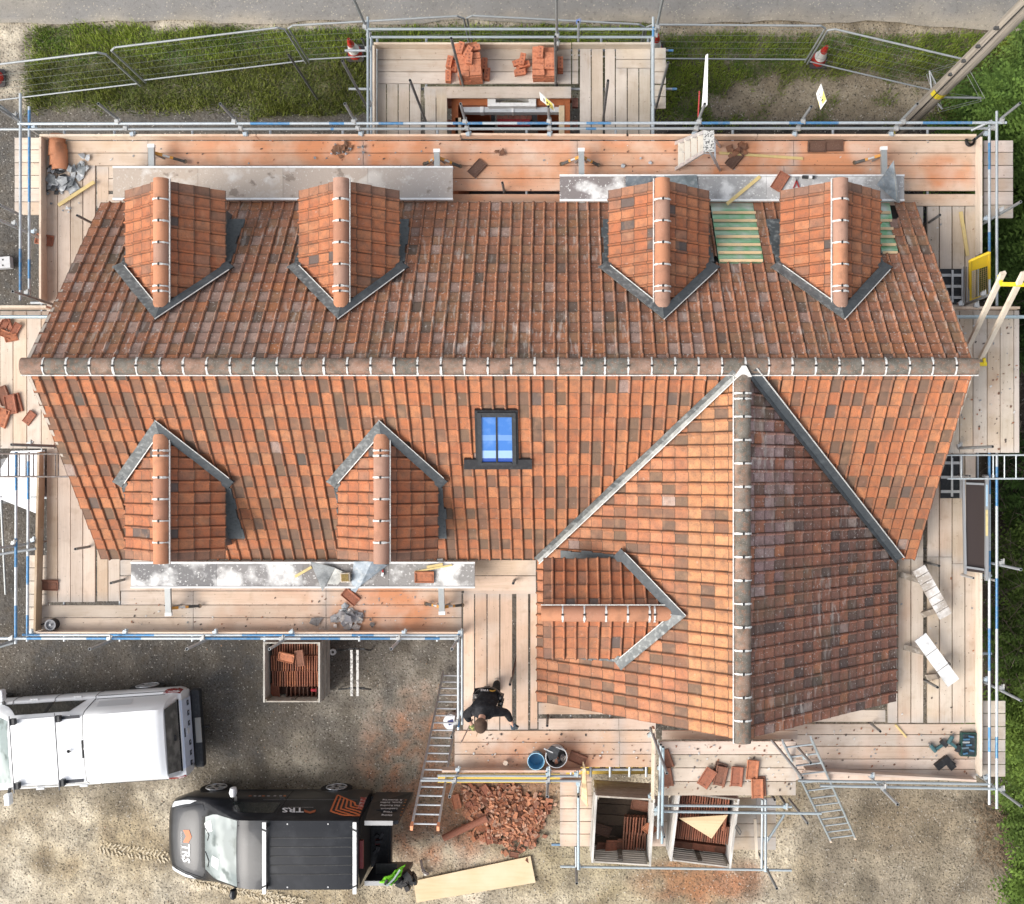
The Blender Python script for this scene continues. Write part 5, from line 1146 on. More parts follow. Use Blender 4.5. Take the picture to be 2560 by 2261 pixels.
crate(GC, 0, 1.17, 1.24, .98, (.44, .42, .38), 'weathered grey crate full of red tiles on the gravel under the front platform edge')
lab = 'red clay tile standing on edge in the full crate on the gravel'; grp = 'tiles in the crate on the gravel'
for (y, x0, x1, n, z) in ((.47, -.48, .5, 20, .42), (.13, -.5, .5, 21, .42), (-.2, -.48, .5, 20, .40)): row_on_edge(GC, 0, x0, x1, y, z, n, lab, grp, (1, 1, 2, 0))
m = MB(); m.rbox(GC[0], GC[1], .16, 1.06, 1.12, .28, 0, (.07, .045, .035)); m.build('packed_tiles', mat('packed_tiles', (.09, .05, .035), .9), kind='stuff')
for (px, py, rz, s, z, l_) in ((716, 1644, 80, 0, .80, 'orange tile lying flat across the tiles in the gravel crate'), (750, 1646, 10, 2, .82, 'brown tile tipped on the tiles in the gravel crate'), (688, 1727, 3, 1, .55, 'tile lying in the left near corner of the gravel crate'), (748, 1722, 84, 2, .52, 'tile lying near the middle of the near end of the gravel crate')):
    p = P(px, py, z); tile_at(tuple(p), rz, l_, None, s, (RR.uniform(-8, 8), RR.uniform(-8, 8)))
m = MB(); m.lathe([(.0, -.06), (.033, -.06), (.033, .05), (.026, .06), (.0, .06)], P(785, 1726, .62), 14, lambda i: (.55, .05, .07) if i != 3 else (.6, .6, .6), axis='x'); m.build('drinks_can', PLAIN, label='crumpled red and silver drinks can lying on the tiles in the gravel crate', cat='can')
row_on_edge(GC, 0, -.2, .5, -.54, .36, 9, 'red clay tile on edge along the near wall of the gravel crate', grp, (2, 3), along='x', sc=.9)
c1 = P(1558, 2078, 3.95); C1 = (c1.x + .0, c1.y, 2.97); H1 = 1.0
crate(C1, -3.5, 1.06, 1.20, .98, (.58, .56, .52), 'half-empty left crate on the front loading bay, a few tiles on its dark floor', True, (.40, .35, .29))
for (px, py, rz, s, z, l_, tl) in ((1600, 2013, 78, 2, 3.18, 'tile lying alone near the far end of the half-empty crate', 3), (1505, 2075, 70, 3, 3.16, 'dark tile lying on the left of the half-empty crate floor', 4), (1511, 2120, 80, 2, 3.3, 'tile leaning at the near left corner of the half-empty crate', 22), (1535, 2114, 84, 1, 3.34, 'red tile tipped against the near wall of the half-empty crate', 18), (1565, 2110, 88, 2, 3.30, 'brown tile lying beside the stacked tiles in the half-empty crate', 8), (1624, 2072, 40, 0, 3.45, 'bright orange tile tipped on the stack in the half-empty crate', 35)):
    tile_at(tuple(P(px, py, z)), rz, l_, None, s, (tl, 0))
lab = 'red tile standing on edge in the corner of the half-empty crate nearest the packed one'; grp = 'tiles on edge in the half-empty crate'
row_on_edge(C1, -3.5, .06, .44, -.10, .15, 8, lab, grp, (1, 2)); row_on_edge(C1, -3.5, .06, .46, -.38, .15, 9, lab, grp, (1, 2))
c2 = P(1762, 2076, 3.95); C2 = (c2.x, c2.y, 2.97)
crate(C2, -7, 1.09, 1.24, .98, (.66, .64, .60), 'right crate on the front loading bay, packed with tiles under a triangle of plywood', True, (.30, .27, .23))
lab = 'red tile standing on edge in the packed crate under the plywood triangle'; grp = 'tiles in the packed bay crate'
for (x0, x1, y, z, n) in ((-.48, .40, .55, .50, 20), (-.46, .40, .22, .45, 20), (-.5, .48, -.16, .40, 26)): row_on_edge(C2, -7, x0, x1, y, z, n, lab, grp, (1, 2, 1))
row_on_edge(C2, -7, .38, .40, .1, .45, 4, lab, grp, (1, 1, 0))
for k in range(5):
    for q in range(5):
        p = local(C2, -7, -.42 + k * .21, -.47, .36 + q * .035); tile_at(tuple(p), -7 + RR.uniform(-4, 4) + 90, 'flat stacked tile along the near wall of the packed crate under the plywood triangle', grp, RR.choice((1, 2, 2)), scale=.62)
m = MB(); m.rbox(local(C2, -7, 0, .13, 0).x, local(C2, -7, 0, .13, 0).y, 3.1, .98, .86, .28, -7, (.07, .045, .035)); m.build('packed_tiles', MATS['packed_tiles'], kind='stuff')
m = MB(); m.plate([P(1697, 2046, 3.86), P(1820, 2038, 3.86), P(1779, 2097, 3.80)], .018, (.5, .36, .18)); m.build('plywood_offcut', PLY, label='triangular plywood offcut lying on the tiles of the packed bay crate', cat='plywood')
m = MB(); q = [P(1841, 2062, 3.95), P(1853, 2080, 3.95), P(1850, 2088, 3.95), P(1838, 2070, 3.95)]; m.path(q + [q[0]], .008, 5, (.05, .05, .05)); m.build('handle', DARK, label='small black wire handle hooked on the right rim of the packed crate', cat='handle')
m = MB(); m.plate([P(1457, 1905, 3.95), P(1464, 1925, 3.9), P(1469, 2018, 3.35), P(1453, 1998, 3.2)], .015, (.62, .45, .24)); m.build('plywood_offcut', PLY, label='thin plywood sheet standing on edge against the left wall of the half-empty crate', cat='plywood')
# tiles left about
LT = [(1528, 1945, 32, 1, 4.87, 'leftmost of the loose tiles on the wing gable deck, turned askew'), (1559, 1939, -10, 1, 4.88, ''), ]
for (zx, zy, rz, s, l_) in ((1540, 828, -32, 1, 'leftmost of five loose tiles on the high gable deck, turned askew'), (1640, 815, -12, 2, 'second of five loose tiles on the high gable deck, leaning on a darker one'), (1758, 818, -4, 1, 'third of five loose tiles on the high gable deck, lying straight'), (1872, 770, -5, 0, 'uppermost of five loose tiles on the high gable deck, near the ridge end'), (1908, 905, 2, 0, 'lowest of five loose tiles on the high gable deck, at its front edge')):
    tile_at(tuple(P(s5(zx), t5(zy), ZG + .03)), rz, l_, None, s, (3, 2))
tile_at(tuple(P(s5(1925), t5(890), ZG + .0)), 4, 'dark tile under the lowest loose tile at the front edge of the high gable deck', None, 2); tile_at(tuple(P(s5(1625), t5(790), ZG + .0)), -18, 'dark tile under the second loose tile on the high gable deck', None, 3)
for (px, py, rz, s, l_) in ((124, 1463, 88, 2, 'brown tile lying flat by the left toe board of the front platform'), (950, 420, -42, 3, 'single dark brown tile lying askew on the back platform'), (1193, 422, -42, 3, 'lone dark tile lying askew between the two back staging boards'),
                          (1836, 400, -40, 3, 'dark tile beside the rusty scraps right of the stepladder'), (2042, 367, 90, 3, 'left of two dark brown tiles against the back toe board'), (2084, 365, 90, 3, 'right of two dark brown tiles against the back toe board'), (112, 600, 80, 1, 'reddish tile leaning on the left toe board near the leftmost dormer'),
                          (877, 1492, 50, 1, 'half tile lying above the heap of lead scraps on the front platform'), (1444, 1896, 68, 2, 'reddish tile beside the rubble bucket on the front platform'), (1665, 1898, 20, 2, 'tile half hidden behind the rails at the left end of the high gable deck'), (1667, 1943, 10, 2, 'darker tile behind the rails at the left edge of the high gable deck')):
    if px == 950: continue
    tile_at(tuple(P(px, py, (ZP if px not in (1665, 1667) else ZG) + .01)), rz, l_, None, s, (RR.uniform(-4, 4), RR.uniform(-4, 4)), .95 if px < 2000 else 1.0)
tile_at(tuple(P(1061, 1443, ZS + .02)), 90, 'orange tile lying on the front staging board beside yellow battens', None, 0); tile_at(tuple(P(1950, 455, ZS + .02)), -32, 'brown tile lying on the narrow back staging board', None, 1)
for (px, py, rz, s, l_) in ((22, 810, 20, 1, ''), (12, 835, 70, 0, ''), (40, 822, -30, 1, ''), (28, 845, 100, 0, ''), (8, 815, 150, 1, '')): tile_at(tuple(P(px, py, ZG + .03 + RR.uniform(0, .03))), rz, 'broken orange tile in the small heap on the gable deck above the white panel', 'broken tiles on the gable deck', s, (RR.uniform(-20, 20), RR.uniform(-20, 20)), .6)
for (px, py, rz, s, z, l_) in ((10, 990, 20, 2, .02, 'brown tile at the frame edge on the left gable deck'), (28, 1012, 8, 1, .04, 'uppermost tile of the overlapping pile on the left gable deck'), (40, 1008, 14, 1, .01, 'tile lying under the overlapping pile on the left gable deck'), (8, 1045, -20, 0, .02, 'orange tile at the frame edge below the pile on the left gable deck'), (74, 1045, -38, 1, .01, 'small tile piece lying alone on the left gable deck')):
    tile_at(tuple(P(px, py, ZG + z)), rz, l_, None, s, (4, 3), .95 if px != 74 else .7)
# curved ridge pieces in the back left corner
for k, (px, py, rz) in enumerate(((143, 364, 4), (146, 388, 2), (150, 399, -3))):
    m = MB(); seg = 8; r = .13; pts = []
    for y in (-.19, .19):
        for q in range(seg + 1): a = math.pi * (q + .0) / seg; pts.append((r * math.cos(a), y, r * .7 * math.sin(a)))
    m.add(pts, [(i, i + 1, seg + 2 + i, seg + 1 + i) for i in range(seg)], (.42, .18, .095), smooth=True)
    for v in m.v: v.x, v.y, v.z = v.y * math.sin(R(rz)) + v.x, v.y, v.z
    o = m.build('ridge_tile', NEWRIDGE, label=('curved orange ridge tile, top one of the stack in the back left corner', 'curved ridge tile in the middle of the stack in the back left corner', 'curved ridge tile with pale mortar, nearest the lead scraps beside the curved ridge tiles')[k], cat='ridge tile'); p = P(px, py, ZP + .05); o.location = p; o.modifiers.new('solid', 'SOLIDIFY').thickness = .018
# ---------------------------------------------------------------- bricks on the road-side bay
bm_ = MB(); bm_.box(-.1075, .1075, -.051, .051, 0, .065, (.46, .165, .085))
for x in (-.06, 0, .06): bm_.box(x - .013, x + .013, -.014, .014, .0652, .0656, (.20, .07, .045))
BRM = bm_.mesh('brick', BRICK, Vector((0, 0, 0)))
bm2 = MB(); bm2.box(-.1075, .1075, -.051, .051, 0, .065, (.50, .19, .10)); BRM2 = bm2.mesh('brick', BRICK, Vector((0, 0, 0)))
def brick(p, rz, label, group, frog=True, tip=0):
    o = link(bpy.data.objects.new('brick', BRM if frog else BRM2)); o.location = p; o.rotation_euler = (0, R(tip), R(rz)); return tag(o, label, 'brick', group)
def stack(px, py, nx, ny, layers, rz, label, group, gap=.004):
    c = P(px, py, ZB)
    for k in range(layers):
        for i in range(nx):
            for j in range(ny):
                if k == layers - 1 and RR.random() < .15: continue
                x, y = (i - (nx - 1) / 2) * (.215 + gap), (j - (ny - 1) / 2) * (.102 + gap); a = R(rz)
                if 0 < k < layers - 1 and 0 < i < nx - 1 and 0 < j < ny - 1: continue
                brick((c.x + x * math.cos(a) - y * math.sin(a) + RR.uniform(-.008, .008), c.y + x * math.sin(a) + y * math.cos(a) + RR.uniform(-.008, .008), ZB + k * .0655), rz + RR.uniform(-3, 3), label, group, RR.random() < .22)
stack(1178, 185, 2, 4, 7, 3, 'red brick in the tall stack with an untidy top on the road-side bay', 'bricks of the untidy stack')
stack(1168, 140, 2, 2, 6, 8, 'red brick stacked at the road side of the untidy brick stack', 'bricks of the untidy stack')
for (px, py, z, rz) in ((1170, 132, .47, 60), (1174, 148, .47, 85), (1152, 122, .47, 75), (1186, 122, .42, 10)): brick(tuple(P(px, py, ZB + z)), rz, 'loose brick lying on top of the untidy brick stack', 'bricks on top of the untidy stack')
for (px, py, rz, n) in ((1125, 160, 80, 2), (1122, 195, 85, 2), (1136, 168, 84, 1), (1212, 165, 90, 2), (1218, 190, 84, 2)):
    for k in range(n): brick((*P(px, py, ZB)[:2], ZB + k * .066), rz + RR.uniform(-5, 5), 'brick standing beside the untidy brick stack on the boards', 'bricks beside the untidy stack')
stack(1361, 172, 2, 5, 6, 0, 'red brick in the neat square stack on the road-side bay', 'bricks of the neat stack'); brick(tuple(P(1351, 133, ZB + .40)), 85, 'loose brick on top of the neat square stack', None)
for k in range(3): brick((*P(1401, 172 - k * 3, ZB)[:2], ZB + k * .066), 90, 'brick on the right flank of the neat square stack', 'bricks of the neat stack')
for (px, py, z, rz) in ((1302, 180, 0, 15), (1304, 166, 0, 15), (1300, 184, .066, 10), (1296, 158, .066, 20), (1310, 164, .066, 15), (1306, 150, .13, 78)): brick(tuple(P(px, py, ZB + z)), rz, 'brick in the small heap between the two big stacks', 'bricks of the small heap')
# ---------------------------------------------------------------- unfinished porch inside the bay
t = thing('porch', 'unfinished brick porch with white gutter and dark interior seen through the road-side bay', 'porch', (wx(1278, 2.5), wy(300, 2.5), 0))
x0, x1, y1 = wx(1129, 2.5), wx(1425, 2.5), wy(247, 2.5); y0 = YR + TE - .34
m = MB(); bc = (.36, .12, .045)
m.box(x0, x0 + .125, y0, y1, 0, 2.5, bc); m.box(x1 - .125, x1, y0, y1, 0, 2.5, bc); m.box(x0 + .127, wx(1219, 2.5), y1 - .125, y1, 0, 2.5, bc); m.box(wx(1341, 2.5), x1 - .127, y1 - .125, y1, 0, 2.5, bc); m.build('wall', HBRICK if False else mat('porch_brick', (.34, .11, .042), .9, layers=[('noise', 9, .4, .7, (.24, .07, .03), .5)], bump=('noise', 40, .4)), t)
m = MB()
for k in range(12):
    if k in (5, 6, 7): continue
    m.rbox(lerp(x0 + .05, x1 - .05, k / 11), y1 + .06, 2.2, .17, .09, .12 + .05 * (k % 2), RR.uniform(-4, 4), jit((.42, .17, .12), .2))
for y in [lerp(y1, y0 + .6, k / 5) for k in range(6)]: m.rbox(x0 - .06, y, 2.2, .09, .17, .12, RR.uniform(-4, 4), jit((.45, .20, .15), .25)); m.rbox(x1 + .10, y, 2.2, .11, .17, .10, RR.uniform(-4, 4), jit((.40, .2, .16), .25))
m.build('brick_course', BRICK, t)
wv = (.76, .76, .75); m = MB(); m.box(wx(1219, 2.55), wx(1340, 2.55), wy(266, 2.55), wy(257, 2.55), 2.2, 2.55, wv); m.box(wx(1219, 2.55), wx(1239, 2.55), wy(256.8, 2.55), wy(247, 2.55), 2.2, 2.55, wv); m.box(wx(1322, 2.55), wx(1340, 2.55), wy(256.8, 2.55), wy(247, 2.55), 2.2, 2.55, wv)
for k in range(8):
    a0, a1 = -1 + k / 4, -1 + (k + 1) / 4; cx = wx(1280, 2.5); hw = .38
    m.plate([(cx + a0 * hw, wy(256, 2.5) + .12 * (1 - a0 * a0), 2.5), (cx + a1 * hw, wy(256, 2.5) + .12 * (1 - a1 * a1), 2.5), (cx + a1 * hw, wy(256, 2.5) + .12 * (1 - a1 * a1) + .04, 2.5), (cx + a0 * hw, wy(256, 2.5) + .12 * (1 - a0 * a0) + .04, 2.5)], .2, (.6, .59, .56))
m.build('arched_frame', PLAIN, t)
m = MB(); m.box(wx(1157, 2.4), wx(1397, 2.4), wy(281, 2.4), wy(266.5, 2.4), 2.25, 2.4, (.50, .53, .56)); m.box(wx(1200, 2.42), wx(1209, 2.42), wy(281, 2.42), wy(263, 2.42), 2.24, 2.42, (.68, .70, .72)); m.box(wx(1279, 2.42), wx(1284, 2.42), wy(281, 2.42), wy(266, 2.42), 2.24, 2.42, (.75, .76, .77)); m.build('gutter', PLAIN, t)
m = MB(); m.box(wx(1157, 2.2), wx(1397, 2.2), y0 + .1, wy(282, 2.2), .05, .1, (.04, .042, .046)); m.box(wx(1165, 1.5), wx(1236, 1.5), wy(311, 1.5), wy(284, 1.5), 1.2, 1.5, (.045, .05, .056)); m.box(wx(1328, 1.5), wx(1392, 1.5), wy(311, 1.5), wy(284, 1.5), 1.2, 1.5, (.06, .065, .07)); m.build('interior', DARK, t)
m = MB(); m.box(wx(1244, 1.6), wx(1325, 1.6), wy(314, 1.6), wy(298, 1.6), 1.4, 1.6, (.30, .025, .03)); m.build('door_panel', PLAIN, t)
m = MB()
for k in range(6): m.rbox(lerp(wx(1248, 1.6), wx(1322, 1.6), k / 5), wy(292, 1.6), 1.45, .11, .09, .08, RR.uniform(-20, 20), jit((.26, .11, .08), .3))
m.build('loose_brick', BRICK, t)
m = MB(); m.box(wx(1139, 2.45), wx(1153, 2.45), wy(345, 2.45), wy(297, 2.45), 2.2, 2.5, (.58, .47, .33)); m.box(wx(1397, 2.5), wx(1411, 2.5), wy(341, 2.5), wy(265, 2.5), 2.3, 2.52, (.58, .46, .30)); m.build('timber_plate', PLAIN, t)
# ---------------------------------------------------------------- lead, battens, scraps and tools on the platforms
def scrap(n, cx, cy, rx, ry, z, cols, label, cat, group, smin, smax, name, m_, zs=.05):
    for i in range(n):
        a, q = RR.uniform(0, 6.28), RR.random() ** .6; px, py = cx + rx * q * math.cos(a), cy + ry * q * math.sin(a)
        p = P(px, py, z + .01 + zs * (1 - q) * RR.random()); s = RR.uniform(smin, smax); th = RR.uniform(0, 6.28); k = RR.choice((3, 4, 4, 5)); m = MB()
        pts = [p + Vector((math.cos(th + 6.283 * j / k) * s * RR.uniform(.5, 1.1), math.sin(th + 6.283 * j / k) * s * RR.uniform(.5, 1.1), RR.uniform(-.012, .035) + .012)) for j in range(k)]
        m.plate(pts, .006, jit(RR.choice(cols), .15)); m.build(name, m_, label=label, cat=cat, group=group)
GRL = [(.40, .41, .42), (.28, .295, .305), (.55, .56, .57), (.18, .19, .195)]
scrap(34, 160, 440, 48, 42, ZP, GRL, 'torn grey lead scrap in the heap beside the curved ridge tiles', 'lead scrap', 'lead scraps beside the curved ridge tiles', .05, .15, 'lead_scrap', LEAD, .12)
scrap(8, 205, 408, 22, 25, ZP, GRL, 'grey lead scrap scattered between the lead heap and the trestle', 'lead scrap', 'lead scraps beside the curved ridge tiles', .04, .09, 'lead_scrap', LEAD, .02)
scrap(14, 140, 455, 26, 45, ZP, [(.02, .022, .025)], 'black felt scrap among the lead scraps beside the curved ridge tiles', 'felt scrap', 'felt scraps', .04, .10, 'felt_scrap', DARK, .1)
scrap(40, 868, 1550, 42, 24, ZP, [(.34, .30, .28), (.42, .37, .34), (.28, .26, .26), (.22, .21, .22)], 'crumpled lead scrap in the heap on the front platform', 'lead scrap', 'lead scraps on the front platform', .05, .12, 'lead_scrap', LEAD, .14)
scrap(6, 860, 1525, 35, 24, ZP, GRL[:3], 'flat lead square beside the heap on the front platform', 'lead scrap', 'lead scraps on the front platform', .06, .09, 'lead_scrap', LEAD, .01)
scrap(3, 930, 1556, 14, 9, ZP, [(.33, .28, .25)], 'small lead scrap on the inner-corner side of the heap on the front platform', 'lead scrap', 'lead scraps on the front platform', .04, .06, 'lead_scrap', LEAD, .01); scrap(2, 790, 1557, 14, 8, ZP, [(.30, .26, .24)], 'folded lead piece on the tape-roll side of the lead heap on the front platform', 'lead scrap', 'lead scraps on the front platform', .08, .12, 'lead_scrap', LEAD, .04)
scrap(13, 850, 385, 100, 22, ZP, [(.40, .42, .44), (.55, .56, .56), (.30, .31, .32)], 'small lead square scattered on the back platform', 'lead scrap', 'lead squares on the back platform', .025, .05, 'lead_scrap', LEAD, .01)
scrap(16, 858, 375, 26, 18, ZP, [(.17, .085, .05), (.22, .10, .055), (.12, .06, .04)], 'rusty brown tile shard in the little heap on the back platform', 'tile shard', 'tile shards on the back platform', .04, .09, 'tile_shard', TILE, .06)
scrap(10, 1840, 378, 32, 22, ZP, [(.18, .08, .05), (.25, .11, .06)], 'brown tile shard beside the stepladder', 'tile shard', 'tile shards beside the stepladder', .04, .1, 'tile_shard', TILE, .04); scrap(3, 1252, 380, 12, 8, ZP, [(.16, .075, .045)], 'curled brown shard above the trestle on the back platform', 'tile shard', 'tile shards on the back platform', .05, .08, 'tile_shard', TILE, .05)
scrap(4, 1590, 410, 60, 15, ZP, [(.42, .44, .46)], 'small lead triangle between the trestle bracket and the stepladder', 'lead scrap', 'lead squares on the back platform', .03, .05, 'lead_scrap', LEAD, .01); scrap(8, 150, 500, 60, 40, ZP, GRL, 'small lead scrap between the lead heap and the leftmost dormer', 'lead scrap', 'lead scraps beside the curved ridge tiles', .02, .05, 'lead_scrap', LEAD, .01)
m = MB()
for _ in range(700):
    zone = RR.choice(((270, 2400, 352, 478, ZP), (320, 1150, 1485, 1575, ZP), (1160, 1640, 1830, 1915, ZP), (2225, 2435, 560, 1800, ZP), (1970, 2435, 1815, 1945, ZP), (1665, 1985, 1860, 1985, ZG), (2400, 2545, 790, 1125, ZG)))
    p = P(RR.uniform(zone[0], zone[1]), RR.uniform(zone[2], zone[3]), zone[4] + .006); s = RR.uniform(.006, .02); c = RR.choice(((.16, .08, .05), (.08, .06, .05), (.55, .53, .5), (.30, .13, .07), (.25, .25, .25)))
    m.rbox(p.x, p.y, p.z - .003, s * 2, s * RR.uniform(.8, 1.6), s * .6, RR.uniform(0, 90), c)
m.build('platform_grit', PLAIN, kind='stuff')
def lead_piece(pts, label, col=(.33, .35, .36), t=.012):
    m = MB(); m.plate(pts, t, col); return m.build('lead_sheet', LEAD, label=label, cat='lead sheet')
lead_piece([P(775, 1403, 4.42), P(838, 1420, 4.26), P(806, 1478, 4.24)], 'pale bent lead corner folded over the front staging board', (.42, .43, .42))
lead_piece([P(838, 1421, 4.27), P(868, 1434, 4.25), P(845, 1462, 4.25), P(818, 1460, 4.25)], 'cream lead offcut between the two folded corners on the front staging', (.55, .54, .50))
lead_piece([P(884, 1405, 4.27), P(930, 1404, 4.34), P(968, 1414, 4.27), P(900, 1466, 4.26), P(889, 1482, 4.18), P(877, 1476, 4.2)], 'blue-grey bent lead sheet hanging over the front staging board', (.27, .31, .35))
lead_piece([P(1564, 440, 4.24), P(1640, 440, 4.24), P(1612, 470, 4.24), P(1564, 480, 4.24)], 'dark lead sheet on the narrow back staging left of the third back dormer', (.16, .18, .20)); lead_piece([P(1660, 440, 4.24), P(1742, 438, 4.24), P(1746, 476, 4.24), P(1700, 478, 4.24)], 'grey lead sheet on the narrow back staging right of the third back dormer', (.24, .28, .29))
lead_piece([P(2234, 402, 4.75), P(2246, 505, 4.32), P(2243, 506, 4.30), P(2192, 462, 4.26)], 'bent silvery lead sheet at the right end of the back staging', (.40, .46, .52)); lead_piece([P(2234, 402, 4.752), P(2240, 440, 4.3), P(2250, 508, 4.26), P(2244, 506, 4.31)], 'pale folded edge of the bent lead sheet at the right end of the back staging', (.52, .52, .48))
def batten(a, b, z, label, w_=.04, z2=None):
    m = MB(); m.bar(P(a[0], a[1], z + .012), P(b[0], b[1], (z2 or z) + .012), w_, .025, jit((.60, .46, .20), .1)); m.build('batten', PLAIN, label=label, cat='batten')
batten((146, 514), (236, 455), ZP + .06, 'yellow timber batten lying across the lead scraps', .06); batten((1817, 511), (1900, 442), ZS, 'yellow batten lying diagonally on the narrow back staging', .06)
batten((1798, 383), (2007, 397), ZP, 'long yellow batten lying on the back platform right of the stepladder', .045); batten((2402, 530), (2419, 640), ZP, 'yellow batten lying on the platform above the yellow gate', .06)
batten((738, 1442), (779, 1418), ZS, 'short yellow batten on the front staging left of the lead corners', .045); batten((1037, 1430), (1130, 1413), ZS, 'longer yellow batten on the front staging above the orange tile', .03); batten((1067, 1418), (1107, 1411), ZS + .026, 'short thick batten resting on another on the front staging', .045)
m = MB(); m.bar(P(957, 1425, ZS + .02), P(957, 1438, ZS + .02), .025, .03, (.35, .03, .03)); m.bar(P(957, 1432, ZS + .035), P(955, 1441, ZS + .035), .04, .02, (.65, .65, .65)); m.build('utility_knife', PLAIN, label='small red and white knife on the front staging', cat='knife')
m = MB(); q = P(866, 1443, ZS); m.rbox(q.x, q.y, ZS, .16, .16, .12, 3, (.55, .48, .40)); m.rbox(q.x, q.y, ZS + .1205, .125, .125, .01, 3, (.17, .115, .03)); m.build('nail_box', mat('nail_box', None, .7, layers=[('cell', 60, .5, .8, (.35, .25, .1), .4)]), label='open box of brass nails on the front staging between lead corners', cat='box')
# small hand tools on the back staging
m = MB(); q = P(1991, 452, ZS + .02)
for s in (-1, 1): m.bar(q, q + Vector((s * .05, -.13, 0)), .02, .02, (.30, .03, .03)); m.bar(q, q + Vector((s * .02, .06, 0)), .02, .02, (.25, .25, .25))
m.build('snips', PLAIN, label='red-handled snips lying on the narrow back staging', cat='snips')
m = MB(); m.tube(P(2006, 443, ZS + .04), P(2036, 444, ZS + .04), .03, 10, (.03, .03, .03), bands=[(.5, .8, (.7, .7, .7))]); m.build('sealant_tube', PLAIN, label='black and white sealant tube on the narrow back staging', cat='tube')
m = MB(); q = P(2424, 353, ZP + .05); 
for k in range(9): m.lathe([(.07, -.02), (.085, 0), (.07, .02)], q + Vector((RR.uniform(-.02, .02), RR.uniform(-.02, .02), RR.uniform(-.02, .03))), 10, (.012, .012, .012))
m.build('cable_coil', DARK, label='black coil of cable in the back right corner of the platform', cat='coil')
m = MB(); q = P(136, 1560, ZP + .0); m.lathe([(.02, .0), (.10, .0), (.10, .16), (.075, .16), (.07, .12), (.0, .12)], q, 24, lambda i: (.02, .02, .022) if i in (0, 1, 5) else (.28, .28, .29)); m.lathe([(.0, .165), (.02, .165), (.02, .12)], q, 12, (.5, .5, .5)); m.build('tape_roll', DARK, label='black tape roll with grey face at the front left corner of the platform', cat='tape roll')
m = MB(); q = P(103, 1562, ZP); m.path([q + Vector((0, 0, .02)), q + Vector((.06, .02, .03)), q + Vector((.12, -.01, .02)), q + Vector((.16, .02, .02))], .014, 6, (.05, .05, .05)); m.build('strap', DARK, label='dark strap end beside the black tape roll', cat='strap')
# buckets, paper cup
def bucket(px, py, r, h_, col, rim, label, inside):
    q = P(px, py, ZP + h_); q.z = ZP + .01; t = thing('bucket', label, 'bucket', tuple(q)); m = MB()
    m.lathe([(0, .01), (r * .8, .01), (r * .98, h_), (r * 1.04, h_), (r * 1.04, h_ - .02), (r * .83, .0), (0, 0)], q, 26, lambda i: inside if i < 2 else rim if i < 4 else col); m.build('bucket_shell', PLAIN, t)
    m = MB(); m.path([q + Vector((r * 1.05 * math.cos(a), r * 1.05 * math.sin(a), h_ - .02 - .05 * math.sin(a - .6))) for a in [(.6 + math.pi * k / 10) for k in range(11)]], .005, 5, (.4, .4, .4)); m.build('handle', STEEL, t); return q
bucket(1340, 1904, .145, .26, (.10, .33, .52), (.40, .68, .85), 'light blue bucket on the front platform', (.11, .30, .46)); q = bucket(1391, 1893, .185, .30, (.60, .60, .60), (.70, .70, .70), 'big pale bucket full of rubble and tools on the front platform', (.13, .12, .12))
scrap(9, 1397, 1900, 14, 12, ZP + .16, [(.33, .14, .09), (.4, .36, .33), (.06, .06, .07)], 'rubble piece inside the big pale bucket', 'rubble', 'rubble in the pale bucket', .03, .08, 'rubble_piece', TILE, .1)
m = MB(); m.plate([P(1365, 1880, 4.16), P(1378, 1866, 4.2), P(1400, 1872, 4.2), P(1392, 1896, 4.14), P(1374, 1902, 4.12)], .02, (.018, .02, .024)); m.bar(P(1360, 1872, 4.2), P(1382, 1882, 4.16), .02, .02, (.5, .5, .5)); m.bar(P(1390, 1868, 4.22), P(1410, 1876, 4.2), .015, .015, (.45, .45, .45)); m.build('plastering_hawk', DARK, label='dark flat trowel tool leaning in the big pale bucket', cat='trowel')
m = MB(); q = P(1265, 1903, ZP); m.lathe([(0, .012), (.03, .012), (.045, .13), (.04, .14), (0, .14)], q, 14, (.60, .48, .38)); m.build('paper_cup', PLAIN, label='small beige paper cup on the front platform left of the blue bucket', cat='cup')
# power tools in the front right corner
def drill(px, py, rz, label, sc=1.0):
    t = thing('cordless_drill', label, 'drill', tuple(P(px, py, ZP)), 'cordless drills on the platform corner beside the conifers'); T_ = LOC[t.name].copy(); a = R(rz); ux = Vector((math.cos(a), math.sin(a), 0)); uy = Vector((-math.sin(a), math.cos(a), 0)); u = lambda x, y, z: T_ + ux * x + uy * y + Vector((0, 0, z))
    m = MB(); m.tube(u(-.03, .10, .05), u(.12, .10, .05), .037, 12, (.045, .11, .12), hollow=False); m.bar(u(.0, .09, .045), u(-.02, -.08, .045), .05, .04, (.045, .11, .12)); m.build('drill_body', DARK, t)
    m = MB(); m.tube(u(.12, .10, .05), u(.17, .10, .05), .025, 10, (.12, .12, .12), r1=.012, hollow=False); m.build('chuck', DARK, t)
    m = MB(); m.bar(u(-.08, -.11, .045), u(.05, -.09, .045), .075, .07, (.02, .022, .024)); m.build('battery', DARK, t)
drill(2345, 1865, 130, 'teal cordless drill lying left of the other, near the black gutter corner'); drill(2382, 1861, 60, 'teal cordless drill with a long bit beside the green tool case')
q = P(2417, 1859, ZP); t = thing('tool_case', 'dark green open tool case with blue and grey tools beside the cordless drills', 'tool case', tuple(q))
m = MB(); m.rbox(q.x, q.y, ZP, .27, .42, .09, -2, (.012, .05, .042)); m.rbox(q.x, q.y, ZP + .0905, .22, .37, .005, -2, (.02, .03, .035)); m.build('case_shell', DARK, t)
m = MB()
